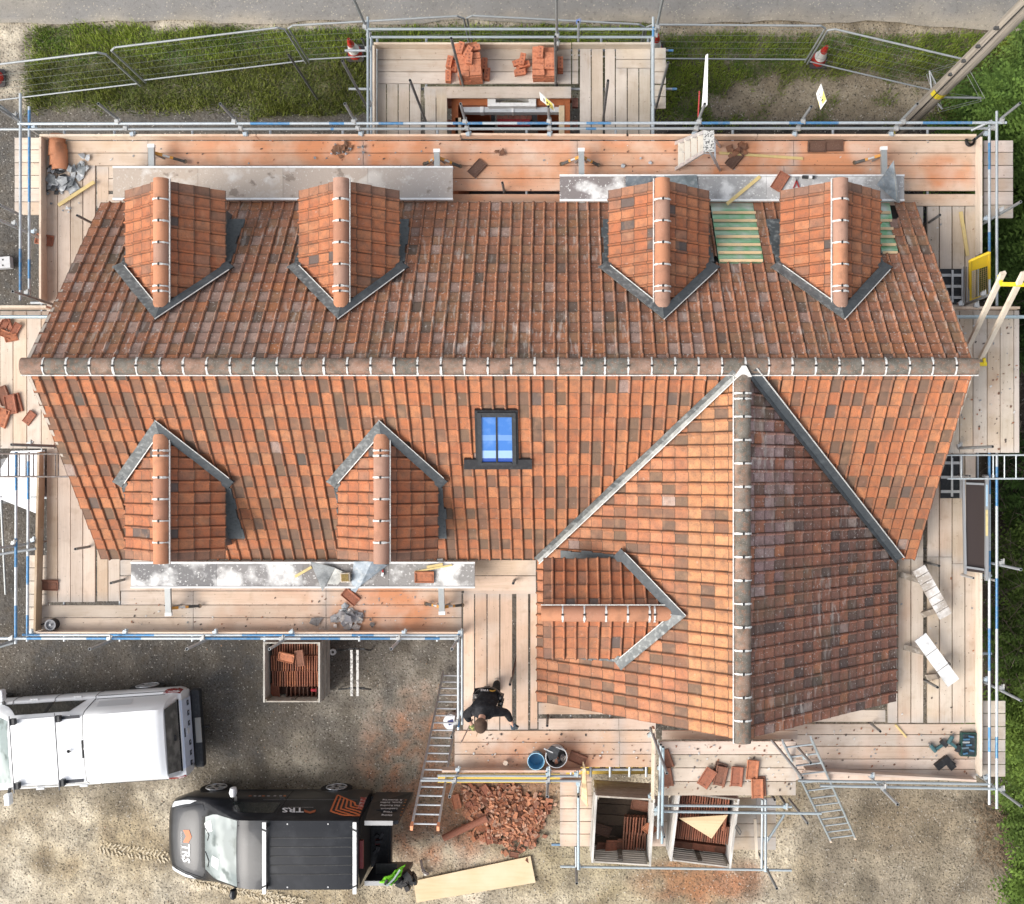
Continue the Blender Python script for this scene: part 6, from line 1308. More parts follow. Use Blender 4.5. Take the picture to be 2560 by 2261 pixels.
for k in range(7): m.rbox(q.x + RR.uniform(-.07, .07), q.y - .15 + k * .05, ZP + .096, RR.uniform(.08, .13), .03, .03, RR.uniform(-12, 12), RR.choice(((.05, .13, .22), (.10, .14, .17), (.28, .30, .31), (.03, .08, .12))))
m.build('socket_set', PLAIN, t)
m = MB(); q = P(2355, 1906, ZP); m.rbox(q.x - .02, q.y - .0, ZP, .26, .12, .09, 38, (.012, .012, .013)); m.rbox(q.x + .11, q.y + .0, ZP, .12, .24, .088, 38, (.012, .012, .013)); m.build('gutter_corner', DARK, label='black plastic gutter corner piece below the drills', cat='gutter piece')
m = MB(); q = P(2381, 1900, ZP); m.prism([(q.x - .06, q.y + .03), (q.x + .05, q.y - .06), (q.x + .02, q.y - .07), (q.x - .06, q.y - .02)], ZP + .01, ZP + .06, (.014, .014, .014)); m.build('gutter_clip', DARK, label='small curved black plastic clip beside the gutter corner', cat='clip')
batten((2238, 1812), (2266, 1844), ZP, 'short pale stick with an orange end on the platform corner beside the conifers', .03)
m = MB(); m.rbox(P(1865, 1917, ZG).x + .0, P(1865, 1921, ZG).y, ZG, .05, .03, .02, 30, (.75, .74, .72)); o = m.build('mortar_lump', MORTAR, label='small white mortar lump on the high gable deck', cat='mortar lump'); o.location = P(1921, 1922, ZG)
# plasterer's hop-ups: boxy step boards on the right platform
def plank_step(a, b, w_, z, col, legs, label):
    pa, pb = P(a[0], a[1], z), P(b[0], b[1], z); t = thing('trestle_plank', label, 'trestle plank', tuple(Vector(((pa.x + pb.x) / 2, (pa.y + pb.y) / 2, ZP))))
    n = 7 if col[0] < .6 else 3; m = MB(); d = (pb - pa)
    for k in range(n): m.bar(pa + d * (k / n + .006), pa + d * ((k + 1) / n - .006), w_, .03, jit(col, .12))
    m.build('deck', STAG, t)
    for (p0, p1) in legs: m = MB(); m.bar(P(p0[0], p0[1], z - .05), P(p1[0], p1[1], ZP + .05), .10, .06, (.23, .19, .15)); m.build('leg', CRW, t)
    pass
plank_step((2296, 1420), (2365, 1542), .24, 4.12, (.40, .35, .30), [((2300, 1452), (2250, 1437)), ((2340, 1526), (2306, 1537))], 'worn brown trestle plank slanting across the platform beside the conifers, upper of two')
plank_step((2300, 1592), (2384, 1708), .24, 4.14, (.62, .62, .61), [((2312, 1632), (2260, 1618)), ((2370, 1660), (2360, 1650)), ((2345, 1690), (2318, 1692))], 'white-splashed trestle plank slanting across the platform beside the conifers, lower of two')
# ---------------------------------------------------------------- ladder hatches, gate and hoist on the right
def grid_hatch(x0, x1, y0, y1, nx_, label):
    a, b = P(x0, y1, ZP), P(x1, y0, ZP); t = thing('ladder_hatch', label, 'hatch', ((a.x + b.x) / 2, (a.y + b.y) / 2, ZP - .03))
    m = MB(); m.box(a.x, b.x, a.y, b.y, ZP + .006, ZP + .016, (.016, .018, .021)); m.build('hole_shade_sheet', DARK, t)  # dark sheet over the boards stands in for the shaded hole
    m = MB()
    for y in (a.y + .12, (a.y + b.y) / 2, b.y - .12): m.box(a.x, b.x, y - .025, y + .025, ZP + .03, ZP + .05, (.5, .5, .49))
    for x in nx_: m.box(wx(x, ZP) - .018, wx(x, ZP) + .018, a.y + .03, b.y - .03, ZP + .051, ZP + .066, (.55, .55, .54))
    m.box(b.x - .05, b.x, a.y, b.y, ZP + .03, ZP + .055, (.45, .45, .45)); m.build('steel_grid', STEEL, t)
grid_hatch(2348, 2408, 673, 762, (2378,), 'dark ladder hatch with pale bars beside the yellow gate'); grid_hatch(2350, 2404, 1141, 1246, (2377,), 'dark ladder hatch with pale bars above the brown trap door')
t = thing('trap_door', 'brown plywood trap door in an aluminium frame propped open beside the conifers', 'trap door', tuple(P(2437, 1318, ZP)))
m = MB(); m.plate([P(2416, 1198, 4.35), P(2462, 1196, 4.35), P(2462, 1434, 4.35), P(2416, 1428, 4.35)], .02, (.045, .032, .028)); m.build('door_leaf', mat('phenolic_ply', (.040, .028, .025), .5), t)
m = MB(); m.bar(P(2408, 1198, 4.36), P(2413, 1436, 4.36), .04, .05, (.48, .49, .5)); m.bar(P(2467, 1190, 4.38), P(2466, 1452, 4.38), .055, .05, (.62, .63, .63)); m.bar(P(2414, 1209, 4.39), P(2460, 1211, 4.39), .035, .03, (.55, .55, .54)); m.bar(P(2414, 1418, 4.39), P(2460, 1425, 4.39), .035, .03, (.55, .55, .54)); m.build('door_frame', mat('dull_aluminium', (.34, .345, .35), .5, .4), t)
m = MB(); m.bar(P(2467, 1275, 4.41), P(2467, 1340, 4.41), .04, .012, (.62, .50, .24)); m.bar(P(2467, 1212, 4.41), P(2467, 1266, 4.41), .03, .012, (.35, .50, .62)); m.build('sticker', PLAIN, t)
m = MB()
for q in (P(2403, 1190, 3.95), P(2412, 1440, 3.95), P(2466, 1190, 3.95), P(2466, 1446, 3.95)): m = MB(); m.tube((q.x, q.y, ZP), (q.x, q.y, 4.34), .022, 8, (.5, .5, .5)); m.build('leg', STEEL, t)
t = thing('ladder_gate', 'yellow steel ladder gate with mesh infill standing by the upper hatch', 'gate', tuple(P(2421, 752, ZP)))
ga, gb = P(2425, 752, ZP + .02), P(2425, 653, 4.85); gc, gd = P(2473, 632, 4.95), P(2473, 735, ZP + .1); yl = (.64, .43, .02)
m = MB(); m.path([ga, gb, gc, gd], .026, 8, yl); m.path([ga, gd], .02, 8, yl); m.build('gate_frame', PLAIN, t)
m = MB(); m.plate([gb, gc, gc.lerp(gd, .30), gb.lerp(ga, .26)], .012, yl); m.build('gate_panel', PLAIN, t)
m = MB()
for k in range(1, 10): m.path([ga.lerp(gd, k / 10), gb.lerp(ga, .26).lerp(gc.lerp(gd, .3), k / 10)], .004, 4, (.36, .27, .10))
for k in range(1, 14): m.path([ga.lerp(gb.lerp(ga, .26), k / 14), gd.lerp(gc.lerp(gd, .3), k / 14)], .003, 4, (.36, .27, .10))
m.build('gate_mesh', PLAIN, t)
m = MB()
for o in (0, 7, 13): m.tube(P(2410 + o * .9, 760, ZP + .1), P(2410 + o * .9, 668, 4.5), .012, 6, (.30, .30, .30))
m.build('hinge_post', STEEL, t)
t = thing('hoist_frame', 'pair of pale timber poles with yellow brackets leaning over the gable deck beside the conifers', 'hoist', tuple(P(2440, 890, ZG)))
for (a, za), (b, zb) in ((((2508, 682), 6.9), ((2420, 868), 4.95)), (((2560, 682), 7.0), ((2453, 895), 4.9))):
    m = MB(); m.bar(P(b[0], b[1], zb), P(a[0], a[1], za), .085, .05, (.66, .58, .47)); m.build('pole', WOOD, t)
m = MB(); yb = (.72, .55, .02); m.bar(P(2504, 711, 6.75), P(2600, 713, 6.75), .06, .03, yb); m.bar(P(2498, 688, 6.8), P(2505, 714, 6.7), .05, .03, yb); m.build('cross_bracket', PLAIN, t)
m = MB(); m.bar(P(2446, 911, 4.9), P(2466, 911, 4.9), .06, .05, yb); m.bar(P(2460, 896, 4.95), P(2462, 911, 4.9), .04, .04, yb); m.build('foot_bracket', PLAIN, t)
# notices on the standards and the tall white board
def notice(pts, post, label, sgn):
    t = thing('notice', label, 'sign', tuple(Vector(pts[0]))); m = MB(); m.plate(pts, .012, (.72, .72, .68)); m.build('sign_plate', PLAIN, t)
    m = MB(); a, b, c_, d_ = [Vector(p) + Vector((0, 0, .004)) for p in pts]; ua, ub = a.lerp(d_, .42), b.lerp(c_, .42); m.plate([ua, ub, b.lerp(c_, .92), a.lerp(d_, .92)], .003, (.72, .62, .16))
    m.build('yellow_band', PLAIN, t); m = MB()
    m.bar(a.lerp(d_, .3).lerp(b.lerp(c_, .3), .3), a.lerp(d_, .3).lerp(b.lerp(c_, .3), .7), .02, .008, (.05, .05, .05)); m.bar(a.lerp(d_, .5).lerp(b.lerp(c_, .5), .4) + Vector((0, 0, .004)), a.lerp(d_, .58).lerp(b.lerp(c_, .58), .5) + Vector((0, 0, .004)), .035, .006, (.05, .05, .05)); m.bar(a.lerp(d_, .7).lerp(b.lerp(c_, .7), .35) + Vector((0, 0, .004)), a.lerp(d_, .7).lerp(b.lerp(c_, .7), .65) + Vector((0, 0, .004)), .02, .006, (.05, .05, .05)); m.build('sign_marks', DARK, t)
notice([P(1348, 231, 5.45), P(1351, 251, 5.15), P(1387, 279, 5.0), P(1384, 263, 5.25)], None, 'white and yellow notice tied to the standard above the porch', 1)
notice([P(2052, 210, 5.75), P(2040, 235, 5.5), P(2051, 275, 5.3), P(2066, 253, 5.5)], None, 'white and yellow notice tied to a standard over the bare patch of the right verge', 1)
t = thing('sign_board', 'tall narrow white board with red marks tied end-on to a back standard', 'sign board', (2.43, 6.6, 4.6))
m = MB(); m.add([Vector((2.40, 6.1, 4.75)), Vector((2.44, 6.95, 4.95)), Vector((2.46, 6.95, 5.02)), Vector((2.45, 6.1, 5.02))] + [Vector((2.415, 6.1, 4.75)), Vector((2.455, 6.95, 4.95)), Vector((2.475, 6.95, 5.02)), Vector((2.465, 6.1, 5.02))], [(0, 1, 2, 3), (7, 6, 5, 4), (0, 4, 5, 1), (1, 5, 6, 2), (2, 6, 7, 3), (3, 7, 4, 0)], (.74, .74, .73)); m.build('board_face', PLAIN, t)
m = MB(); m.path([Vector((2.37, 6.05 + k * .13, 4.56 + k * .055)) for k in range(4)], .012, 5, (.35, .04, .04)); m.build('red_stripe', PLAIN, t)
# ---------------------------------------------------------------- on the ground
m = MB(); m.plate([P(1034, 2203, .06), P(1326, 2141, .05), P(1339, 2207, .05), P(1041, 2257, .06)], .02, (.66, .52, .33)); m.build('plywood_sheet', mat('fresh_ply', (.60, .46, .28), .7, layers=[('noise', 1.0, .42, .65, (.50, .35, .19), .35, {'stretch': (2, 18, 4)}), ('noise', 1.2, .45, .65, (.66, .56, .40), .5)]), label='long pale plywood sheet lying on the dirt behind the black van', cat='plywood')
# rubble heap of broken tiles
m = MB(); hc = P(1262, 2040, 0); hg = random.Random(9)
for _ in range(760):
    a, q = hg.uniform(0, 6.283), hg.random() ** .55; rr_ = (1 + .55 * nz(math.cos(a) * 1.7, math.sin(a) * 1.7, 3)) * (1 if hg.random() > .1 else 1.35); x = hc.x + .92 * rr_ * q * math.cos(a) - .02; y = hc.y + .60 * rr_ * q * math.sin(a) - .10 * math.cos(a) + .06; z = max(.005, .15 * (1 - q) ** 1.0 + hg.uniform(-.04, .04) * (1 - q)) + .02
    l_, w_ = hg.uniform(.05, .17), hg.uniform(.03, .11); e = Matrix.Rotation(hg.uniform(0, 6.28), 3, 'Z') @ Matrix.Rotation(hg.uniform(-.7, .7), 3, 'X') @ Matrix.Rotation(hg.uniform(-.7, .7), 3, 'Y')
    m.obox((x, y, z), e @ Vector((1, 0, 0)), e @ Vector((0, 1, 0)), e @ Vector((0, 0, 1)), l_ / 2, w_ / 2, .009, jit(hg.choice(((.46, .185, .095), (.40, .155, .085), (.50, .225, .125), (.28, .12, .075), (.54, .32, .22))), .15))
m.build('rubble_heap', TILE, label='heap of broken orange tiles on the ground under the front deck', cat='rubble heap', kind='stuff')
for (px, py, rz, s, sc_) in ((1141, 2004, 15, 0, .9), (1176, 2018, 30, 1, .8), (1216, 1978, 35, 1, .85), (1248, 1990, 15, 1, .7), (1199, 2009, -25, 0, .7), (1222, 2095, 15, 1, .8), (1230, 2097, 60, 1, .5), (1218, 2073, 40, 1, .6), (1275, 2062, 40, 1, .7), (1330, 2046, 30, 1, .8), (1346, 2030, 60, 1, .6), (1285, 2137, 80, 2, .6)):
    tile_at(tuple(P(px, py, .06)), rz, 'broken-edged tile lying at the foot of the rubble heap', 'tiles around the rubble heap', s, (hg.uniform(-8, 8), hg.uniform(-8, 8)), sc_)
m = MB(); a, b = P(1108, 2096, .08), P(1218, 2045, .14); d = (b - a).normalized(); s_ = d.cross(Vector((0, 0, 1))).normalized(); pts = []
for q in (a, b):
    for k in range(9): th = math.pi * k / 8; pts.append(q + s_ * .075 * math.cos(th) + Vector((0, 0, .06 * math.sin(th))))
m.add(pts, [(i, i + 1, 10 + i, 9 + i) for i in range(8)], (.30, .12, .075), smooth=True); m.build('clay_channel', NEWRIDGE, label='long half-round clay piece lying against the rubble heap', cat='clay pipe')
t = thing('trestle_stand', 'pair of paint-splashed bars on a dark steel trestle on the gravel beside the crate', 'trestle', tuple(P(893, 1680, 0)))
for px in (879, 894):
    m = MB(); m.bar(P(px, 1625, .75), P(px + .5, 1740, .75), .05, .05, (.58, .57, .54)); m.build('bar', mat('splashed_bar', None, .7, layers=[('noise', 25, .5, .6, (.12, .11, .1), .7)]), t)
m = MB()
for py in (1622, 1720):
    for s in (-1, 1): m = MB(); m.tube(P(887, py, .75), P(887 + s * 40, py + 4, .02), .018, 6, (.05, .05, .05)); m.build('leg', STEEL, t)
    m = MB(); m.tube(P(872, py, .72), P(912, py, .72), .018, 6, (.05, .05, .05)); m.build('cross_bar', STEEL, t)
m = MB(); q = P(833, 1630, .02); m.lathe([(.03, .0), (.07, .0), (.07, .05), (.03, .05), (.03, .0)], q, 20, (.66, .66, .65)); m.build('pipe_ring', PLAIN, label='white plastic ring lying on the gravel between the crate and the trestle', cat='ring')
m = MB(); q = P(10, 660, .02); m.rbox(q.x, q.y, .02, .40, .24, .14, 4, (.48, .48, .48)); m.rbox(q.x + .05, q.y - .06, .161, .035, .035, .002, 4, (.02,) * 3); m.rbox(q.x + .05, q.y + .06, .161, .035, .035, .002, 4, (.02,) * 3); m.rbox(q.x - .05, q.y, .161, .035, .05, .002, 4, (.02,) * 3); m.build('fence_block', PLAIN, label='pale grey fence foot block with black holes on the gravel at the left edge', cat='fence block')
m = MB(); m.plate([P(-30, 1225, .9), P(28, 1128, .9), P(110, 1126, .9), P(96, 1286, .9), P(-10, 1244, .9)], .04, (.80, .80, .80)); m.build('white_panel', mat('white_panel', (.80, .80, .80), .4), label='large white panel lying below the left scaffold edge', cat='panel')
m = MB(); m.rbox(P(45, 1200, .4).x, P(45, 1200, .4).y, .0, .7, .9, .84, 10, (.2, .2, .2)); m.build('pallet_stack', CRW, label='dark stack carrying the white panel at the left edge', cat='stack')
m = MB(); m.tube(P(2, 1240, .9), P(14, 1486, .15), .024, 10, (.36, .37, .36)); m.build('scaffold_tube', STEEL, label='loose grey scaffold tube leaning down to the gravel below the white panel', cat='tube')
m = MB(); m.bar(P(1052, 2150, .05), P(1058, 2180, .08), .05, .03, (.05, .03, .025)); m.bar(P(1058, 2180, .08), P(1072, 2186, .1), .05, .03, (.05, .03, .025)); m.bar(P(1056, 2172, .05), P(1066, 2188, .05), .07, .02, (.62, .60, .56)); m.build('hand_saw', PLAIN, label='small dark-handled saw on the dirt beside the plywood sheet', cat='saw')
t = thing('plastic_tub', 'white plastic tub with dark blue label on the ground beside the ladder top', 'tub', tuple(P(1125, 1806, .0))); q = P(1127, 1806, .36); m = MB(); m.lathe([(0, .0), (.14, .0), (.16, .34), (.165, .36), (.0, .36)], (q.x, q.y, .0), 20, (.70, .70, .70)); m.build('tub_body', PLAIN, t); m = MB(); m.rbox(q.x, q.y, .362, .12, .1, .004, 20, (.02, .025, .12)); m.build('label_patch', PLAIN, t)
# ---------------------------------------------------------------- vehicles: lofted shells
class Shell:
    def __init__(s, stations, xf): s.st = stations; s.xf = xf; s.n = len(stations[0][1])
    def at(s, X, v, side=1, off=0.0):
        st = s.st
        for i in range(len(st) - 1):
            if st[i + 1][0] >= X or i == len(st) - 2: break
        a, b = st[i], st[i + 1]; t = (X - a[0]) / (b[0] - a[0]); k = min(s.n - 2, int(v)); q = v - k
        f = lambda S: (lerp(S[1][k][0], S[1][k + 1][0], q), lerp(S[1][k][1], S[1][k + 1][1], q))
        p0, p1 = f(a), f(b); y, z = lerp(p0[0], p1[0], t), lerp(p0[1], p1[1], t)
        d0, d1 = a[1], b[1]; dy = lerp(d0[k + 1][0] - d0[k][0], d1[k + 1][0] - d1[k][0], t); dz = lerp(d0[k + 1][1] - d0[k][1], d1[k + 1][1] - d1[k][1], t); L_ = math.hypot(dy, dz) or 1
        dzx = (p1[1] - p0[1]) / (b[0] - a[0])
        nrm = Vector((-dzx * .8 if v > 6 else 0, dz / L_, -dy / L_)); nrm.normalize()
        return s.xf(X + nrm.x * off, side * (y + nrm.y * off), z + nrm.z * off)
    def body(s, sub=2):
        mb = MB(); rows = []; xs = []
        for i in range(len(s.st) - 1):
            for k in range(sub): xs.append(lerp(s.st[i][0], s.st[i + 1][0], k / sub))
        xs.append(s.st[-1][0]); vs = [k / 2 for k in range(2 * (s.n - 1) + 1)]; pts = []
        row = [(v, 1) for v in vs] + [(v, -1) for v in reversed(vs[:-1])]
        for X in xs: pts += [s.at(X, v, sd) for v, sd in row]
        m = len(row); fs = [(i * m + j, i * m + j + 1, (i + 1) * m + j + 1, (i + 1) * m + j) for i in range(len(xs) - 1) for j in range(m - 1)]
        fs += [(i * m, (i + 1) * m, (i + 2) * m - 1, (i + 1) * m - 1) for i in range(len(xs) - 1)]
        fs += [tuple(range(m)), tuple(reversed(range((len(xs) - 1) * m, len(xs) * m)))]
        mb.add(pts, fs, (.5,) * 3, smooth=True); return mb
    def patch(s, corners, side, off, nx_=6, nv=4, col=(.02,) * 3):
        """corners: (X, v) of four corners; a panel that follows the shell"""
        mb = MB(); pts = []; a, b, c, d = corners
        for j in range(nv + 1):
            for i in range(nx_ + 1):
                t, q = i / nx_, j / nv; X = lerp(lerp(a[0], b[0], t), lerp(d[0], c[0], t), q); v = lerp(lerp(a[1], b[1], t), lerp(d[1], c[1], t), q)
                sd = side if side else (1 if v <= s.n - 1 else -1); vv = v if v <= s.n - 1 else 2 * (s.n - 1) - v
                pts.append(s.at(X, vv, sd, off))
        return mb.add(pts, [(j * (nx_ + 1) + i, j * (nx_ + 1) + i + 1, (j + 1) * (nx_ + 1) + i + 1, (j + 1) * (nx_ + 1) + i) for j in range(nv) for i in range(nx_)], col, smooth=True)
def sharp(o, a=32):
    o.data.set_sharp_from_angle(angle=R(a)); return o
def wheel(par, xf, X, Y, r=.33, w_=.2, spokes=5):
    o = link(bpy.data.objects.new('wheel', None)); o.parent = par; c = xf(X, Y, r); o.location = c - LOC[par.name]; LOC[o.name] = Vector(c); sgn = 1 if Y > 0 else -1
    ax = (xf(X, Y + sgn, r) - xf(X, Y, r)).normalized(); m = MB(); m.tube(c - ax * w_ * .9, c + ax * .0, r, 24, (.02,) * 3, hollow=False); m.build('tyre', RUBBER, o)
    m = MB(); m.tube(c + ax * .001, c + ax * .012, r * .66, 20, (.03,) * 3, hollow=False); m.build('rim_well', DARK, o)
    m = MB()
    for k in range(spokes):
        a = 6.283 * k / spokes; u = (xf(X + 1, Y, r) - xf(X, Y, r)) * math.cos(a) + Vector((0, 0, 1)) * math.sin(a)
        m.bar(c + ax * .018, c + ax * .018 + u * r * .62, .07, .014, (.42, .43, .44), up=tuple(ax))
    n = 20; u0 = (xf(X + 1, Y, r) - xf(X, Y, r)); pr = [c + ax * .018 + (u0 * math.cos(6.283 * k / n) + Vector((0, 0, 1)) * math.sin(6.283 * k / n)) * r * .64 for k in range(n + 1)]
    m.path(pr, .014, 5, (.42, .43, .44)); m.build('rim', ALU, o)
def seam(sh, pts, sd, par, name='panel_gap', wd=.010, off=.004):
    m = MB(); q = []
    for a, b in zip(pts[:-1], pts[1:]):
        for k in range(6): q.append(sh.at(lerp(a[0], b[0], k / 6), lerp(a[1], b[1], k / 6), sd, off))
    q.append(sh.at(*pts[-1], sd, off)); m.path(q, wd / 2, 4, (.01, .01, .011)); return m.build(name, DARK, par)
# ---- the black van (front towards the left of the picture)
VX, VY = -8.12, -7.60
vxf = lambda X, Y, Z: Vector((VX + X, VY + Y, Z))
def st(ys, zs): return list(zip(ys, zs))
van = thing('van', 'black works van with orange stripes, white roof bars and both rear doors open', 'van', (VX + 2.1, VY, 0))
VS = [(0.0, st((.46, .54, .58, .56, .52, .43, .33, .19, 0), (.30, .42, .60, .70, .74, .77, .785, .795, .80))),
      (.10, st((.63, .71, .74, .72, .67, .55, .42, .22, 0), (.28, .42, .65, .80, .85, .88, .90, .915, .92))),
      (.40, st((.76, .82, .845, .825, .77, .63, .47, .25, 0), (.28, .42, .75, .92, .97, 1.01, 1.03, 1.045, 1.05))),
      (.82, st((.80, .85, .865, .85, .81, .72, .52, .27, 0), (.28, .42, .82, 1.03, 1.08, 1.12, 1.15, 1.165, 1.17))),
      (1.15, st((.80, .85, .87, .855, .83, .75, .68, .36, 0), (.28, .42, .85, 1.08, 1.14, 1.33, 1.40, 1.44, 1.45))),
      (1.76, st((.80, .85, .87, .86, .845, .735, .665, .37, 0), (.28, .42, .85, 1.10, 1.16, 1.70, 1.83, 1.865, 1.875))),
      (2.0, st((.80, .85, .87, .86, .845, .735, .68, .38, 0), (.28, .42, .85, 1.10, 1.16, 1.74, 1.89, 1.935, 1.945))),
      (3.0, st((.80, .85, .87, .86, .845, .735, .68, .38, 0), (.28, .42, .85, 1.10, 1.16, 1.75, 1.90, 1.95, 1.96))),
      (3.95, st((.80, .85, .87, .86, .845, .735, .68, .38, 0), (.28, .42, .85, 1.10, 1.16, 1.75, 1.89, 1.935, 1.945))),
      (4.14, st((.78, .83, .85, .84, .825, .72, .66, .37, 0), (.28, .42, .85, 1.10, 1.16, 1.74, 1.87, 1.905, 1.915)))]
vs_ = Shell(VS, vxf); sharp(vs_.body().build('body', PAINTD, van), 40)
m = vs_.patch([(.90, 6.1), (1.73, 6.05), (1.73, 9.95), (.90, 9.9)], 0, .006, 8, 12); m.build('windscreen', mat('painted_sky_glass', None, .05, layers=[('noise', 1.3, .40, .62, (.50, .54, .53), .85, {'detail': 2}), ('noise', 2.4, .56, .66, (.09, .11, .105), .75, {'detail': 3})], coat=.5) , van).data.color_attributes['Col'].data.foreach_set('color', [.20, .23, .23, 1] * (8 * 12 * 4))  # sky and cloud reflections put into the glass colour as patches
m = MB()
for (X, Y, r) in ((1.0, .42, 15), (1.18, -.32, -8)):
    q = []
    for a, b in ((-.09, -.11), (.09, -.11), (.09, .11), (-.09, .11)):
        XX, YY = X + a * math.cos(R(r)) - b * math.sin(R(r)), Y + a * math.sin(R(r)) + b * math.cos(R(r)); v = 8 - abs(YY) / .38 if abs(YY) < .36 else 7 - (abs(YY) - .36) / .32
        q.append(vs_.at(XX, v, 1 if YY > 0 else -1, .012))
    m.add(q, [(0, 1, 2, 3)], (.72, .75, .73))
m.build('windscreen_paper', PLAIN, van)
m = vs_.patch([(.80, 6.0), (.90, 6.05), (.90, 9.95), (.80, 10)], 0, .008, 3, 12, (.012,) * 3); m.build('scuttle', DARK, van)
for sd in (1, -1):
    vs_.patch([(1.42, 4.15), (2.45, 4.15), (2.40, 4.85), (1.66, 4.85)], sd, .006).build('side_window', GLASS, van)
    vs_.patch([(.12, 3.2), (.66, 3.9), (.52, 4.35), (.09, 4.4)], sd, .008, 5, 3, (.62, .64, .65)).build('headlight', mat('headlamp', None, .15, coat=.5), van)
    m = vs_.patch([(2.05, 3.6), (4.0, 3.6), (4.0, 3.68), (2.05, 3.68)], sd, .006, 10, 1, (.40, .40, .40)); m.build('side_rail', PLAIN, van)
    q = vs_.at(1.50, 4.0, sd, .0); ax = Vector((0, sd, 0)); m = MB(); m.bar(q, q + ax * .10, .06, .05, (.02,) * 3); m.build('mirror_arm', DARK, van)
    m = MB(); c = q + ax * .20 + Vector((-.03, 0, .06)); pr = [(0, -.09), (.07, -.08), (.10, 0), (.075, .09), (0, .11)]; m.lathe(pr, c, 12, (.03, .032, .036), axis='y'); o = m.build('mirror', PAINTD if sd < 0 else PAINTW, van); o.scale = (.8, 1.0, 1.2)  # one mirror made white: its bright reflection put into the paint
    m = vs_.patch([(4.02, 2.6), (4.145, 2.6), (4.145, 4.6), (4.05, 4.6)], sd, .012, 2, 4, (.28, .02, .02)); m.build('tail_light', mat('tail_lens', None, .2, layers=[('noise', 9, .5, .6, (.5, .45, .45), .6)], coat=.5), van)
    for X in (.83, 3.38): wheel(van, vxf, X, sd * .855, .33)
m = MB(); m.add([vxf(-.004, y, z) for y, z in ((-.5, .45), (.5, .45), (.5, .62), (-.5, .62))], [(0, 1, 2, 3)], (.012,) * 3); m.build('grille', DARK, van)
for X in (2.33, 4.10):
    m = MB(); m.box(VX + X - .035, VX + X + .035, VY - .70, VY + .70, 2.02, 2.06, (.80, .80, .79)); o = m.build('roof_bar', PLAIN, van)
    m = MB()
    for sd in (-1, 1): m.box(VX + X - .025, VX + X + .045, VY + sd * .60 - .03, VY + sd * .60 + .03, 1.93, 2.018, (.015,) * 3); m.bar((VX + X - .045, VY + sd * .57, 2.066), (VX + X + .045, VY + sd * .53, 2.066), .03, .008, (.015,) * 3)
    m.build('bar_clamp', DARK, van)
m = MB()
for y in (-.36, -.18, 0, .18, .36):
    for a, b in ((2.42, 3.2), (3.2, 4.02)): m.bar(vs_.at(a, 8 - abs(y) / .38 if abs(y) < .38 else 7, 1 if y >= 0 else -1, .004), vs_.at(b, 8 - abs(y) / .38, 1 if y >= 0 else -1, .004), .018, .012, (.016,) * 3)
for sd in (1, -1): m.bar(vs_.at(1.75, 6.35, sd, .006), vs_.at(4.05, 6.35, sd, .006), .022, .012, (.012,) * 3)
m.build('roof_rib', DARK, van)
m = MB()
for X in (2.75, 3.55):
    for sd in (-1, 1): m.disc(vs_.at(X, 6.2, sd, .012), .016, 8, (.5, .5, .5))
m.build('roof_bolt', PLAIN, van)
for sd in (1, -1):
    seam(vs_, [(1.38, 1.2), (1.36, 3.2), (1.45, 4.1)], sd, van); seam(vs_, [(2.52, 1.2), (2.52, 4.0), (2.48, 4.9)], sd, van); seam(vs_, [(.10, 4.9), (.50, 4.75), (.80, 4.6), (.86, 5.4)], sd, van); seam(vs_, [(1.42, 1.25), (2.5, 1.25)], sd, van)
    q = vs_.at(2.38, 2.9, sd, .012); m = MB(); m.bar(q, q + Vector((.09, 0, 0)), .025, .02, (.03, .03, .032)); m.build('door_handle', DARK, van)
for Y0_, Y1_ in ((.38, .10), (-.20, -.52)):
    m = MB(); v_ = lambda Y: 8 - abs(Y) / .38 if abs(Y) < .36 else 7 - (abs(Y) - .36) / .32
    m.path([vs_.at(.92, v_(Y0_), 1 if Y0_ > 0 else -1, .014), vs_.at(1.02, v_((Y0_ + Y1_) / 2), 1 if Y0_ > 0 else -1, .016), vs_.at(.98, v_(Y1_), 1 if Y1_ > 0 else -1, .014)], .008, 5, (.012,) * 3); m.build('wiper', DARK, van)
# inside and sill behind the roof edge
m = MB(); m.box(VX + 4.15, VX + 4.52, VY - .74, VY + .74, .34, .56, (.018, .019, .021)); m.box(VX + 4.42, VX + 4.56, VY - .76, VY + .76, .30, .50, (.030, .033, .038)); m.build('rear_bumper', DARK, van)
m = MB(); m.box(VX + 4.141, VX + 4.148, VY - .66, VY + .66, .58, 1.72, (.008,) * 3); m.build('load_space_plate', BLACK, van)  # black plate standing in for the unlit load space
m = MB(); m.box(VX + 4.15, VX + 4.22, VY - .30, VY + .25, 1.72, 1.80, (.20, .035, .035)); m.build('brake_light', PLAIN, van)
for k in range(12):
    m = MB(); m.rbox(VX + 4.28 + RR.uniform(-.08, .1), VY + RR.uniform(-.5, .2), .562, RR.uniform(.04, .14), RR.uniform(.03, .1), RR.uniform(.03, .12), RR.uniform(0, 90), RR.choice(((.02, .02, .022), (.05, .05, .055), (.10, .015, .015), (.03, .03, .035)))); m.build('load_item', DARK, van)
